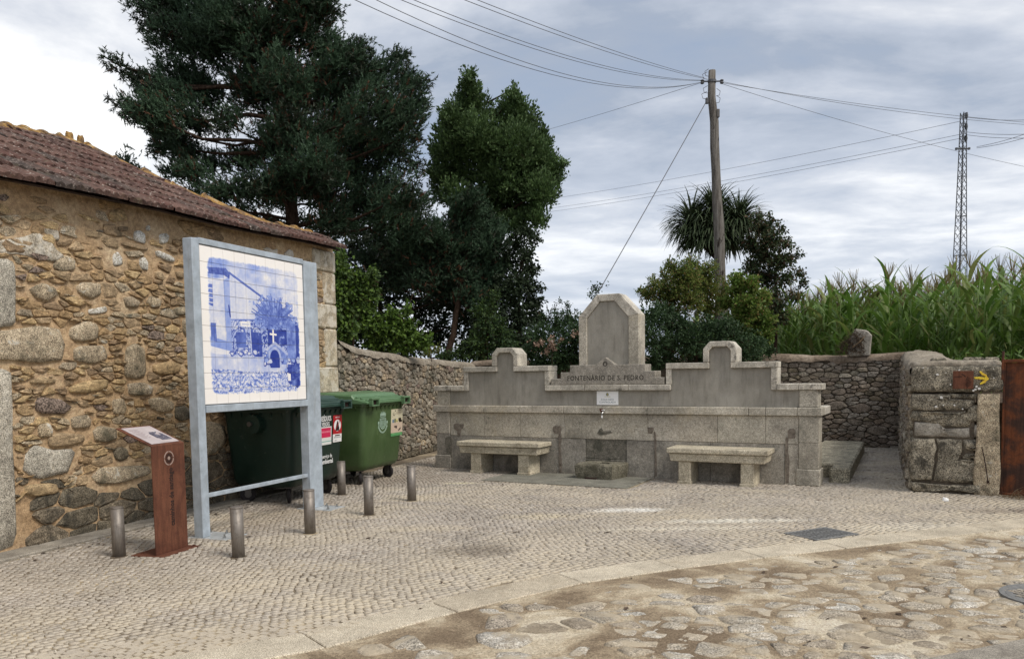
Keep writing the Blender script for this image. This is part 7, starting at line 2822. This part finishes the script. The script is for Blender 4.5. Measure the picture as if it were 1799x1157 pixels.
def build_pylon():
    Y = 100.0
    b_ = at(1690, 470, Y); t_ = at(1693, 198, Y)
    H = t_[2]
    zb = TER
    r = empty('lattice_pylon', (t_[0], Y, zb), .35, label='tall steel lattice power pylon far behind the cornfield', cat='pylon')
    def hw(z): return .24 + (1 - (z / (H - zb))) ** 1.35 * .60
    zs = np.linspace(0, H - zb, 34)
    cor = [(-1, -1), (1, -1), (1, 1), (-1, 1)]
    for sx, sy in cor:
        pts = [(sx * hw(z), sy * hw(z), z) for z in zs[::3]]
        mk('leg', *tube(pts, .055, 4), M['lattice'], r)
    A = Acc()
    for i in range(len(zs) - 1):
        z0, z1 = zs[i], zs[i + 1]
        for k in range(4):
            a, c = cor[k], cor[(k + 1) % 4]
            for p, q in ((a, c), (c, a)) if i % 1 == 0 else ((a, c),):
                V, F = tube([(p[0] * hw(z0), p[1] * hw(z0), z0), (q[0] * hw(z1), q[1] * hw(z1), z1)], .028, 3); A.add(V, F)
            if i % 5 == 0:
                V, F = tube([(a[0] * hw(z0), a[1] * hw(z0), z0), (c[0] * hw(z0), c[1] * hw(z0), z0)], .05, 3); A.add(V, F)
    A.mk('bracing', M['lattice'], r, kind='stuff')
    zc_ = at(1693, 262, Y)[2] - zb
    mk('crossarm', *tube([(-1.35, -.3, zc_ - .15), (1.35, .3, zc_ + .25)], .10, 5), M['lattice'], r)
    for s in (-1, 1):
        V, F = disc_stack([(.16, -.12), (.16, .12)], 8); mk('insulator', V + (s * 1.35, s * .3, zc_ + (.25 if s > 0 else -.15)), F, M['lattice'], r)
    for z in (H - zb - .3, H - zb - 3.0, H - zb - 1.6):
        V, F = disc_stack([(.14, -.35), (.2, 0), (.14, .35)], 8); mk('insulator', V + (.45, 0, z), F, M['lattice'], r)


build_pylon()


def cable(a, b_, sag, rad, label, n=26):
    a, b_ = np.array(a), np.array(b_)
    t = np.linspace(0, 1, n)[:, None]
    P = a + (b_ - a) * t
    P[:, 2] -= (4 * sag * t * (1 - t))[:, 0]
    loc = a
    V, F = tube([tuple(p - loc) for p in P], rad, 5)
    mk('overhead_cable', V, F, M['wire'], loc=tuple(loc), smooth=True, label=label, cat='cable', group='overhead cables')


cl = ptop + (-.24, 0, -.27); cr_ = ptop + (.24, 0, -.27)
for k, (x, y, Y, sag, c, lab) in enumerate((
        (560, -30, 9.0, .52, cl, 'lowest of the cables sweeping from the pole to the upper left'),
        (600, -30, 9.2, .50, cl, 'second lowest cable sweeping from the pole to the upper left'),
        (632, -30, 9.4, .28, cl + (0, 0, .03), 'third cable from below running to the upper left'),
        (655, -30, 9.6, .26, cl + (0, 0, .04), 'fourth cable from below running to the upper left'),
        (765, -20, 10.0, .10, cl + (0.05, 0, .08), 'second highest cable leaving the pole to the upper left'),
        (788, -20, 10.2, .08, cl + (0.05, 0, .10), 'highest cable leaving the pole to the upper left'))):
    cable(at(x, y, Y), c, sag, .0045, lab)
cable(cl + (-.03, 0, -.02), at(880, 250, 34), .05, .0052, 'single thin cable from the pole sinking left behind the cypress')
cable(cr_, at(1850, 222, 24), .16, .0052, 'upper cable from the pole to the right edge, above the pylon')
cable(cr_ + (0, 0, -.03), at(1850, 219, 24), .10, .0052, 'second cable from the pole to the right edge, just under the first')
cable(cr_ + (0, 0, -.05), at(1850, 303, 26), .14, .0052, 'cable from the pole crossing in front of the pylon arm')
cable(ptop + (-.15, 0, -.76), at(1050, 515, 17.6), .02, .010, 'steep guy wire from the pole down to the stele')
pt = at(1693, 212, 100)
for x0, y0, x1, y1, lab in ((900, 358, 1688, 213, 'highest of three far power lines crossing behind the pole'), (900, 374, 1688, 236, 'middle one of three far power lines crossing behind the pole'), (900, 380, 1688, 243, 'lowest of three far power lines crossing behind the pole')):
    cable(at(x0, y0, 190), at(x1, y1, 99.8), .8, .024, lab)
for x0, y0, x1, y1, lab in ((1698, 206, 1860, 207, 'far line leaving the pylon head to the right'), (1698, 232, 1860, 231, 'upper far line level with the pylon neck'),
                            (1698, 237, 1860, 239, 'lower far line level with the pylon neck'), (1716, 258, 1860, 212, 'far line rising from the pylon arm to the right'), (1716, 260, 1860, 222, 'lower far line rising from the pylon arm to the right')):
    cable(at(x0, y0, 100), at(x1, y1, 82), .3, .026, lab)
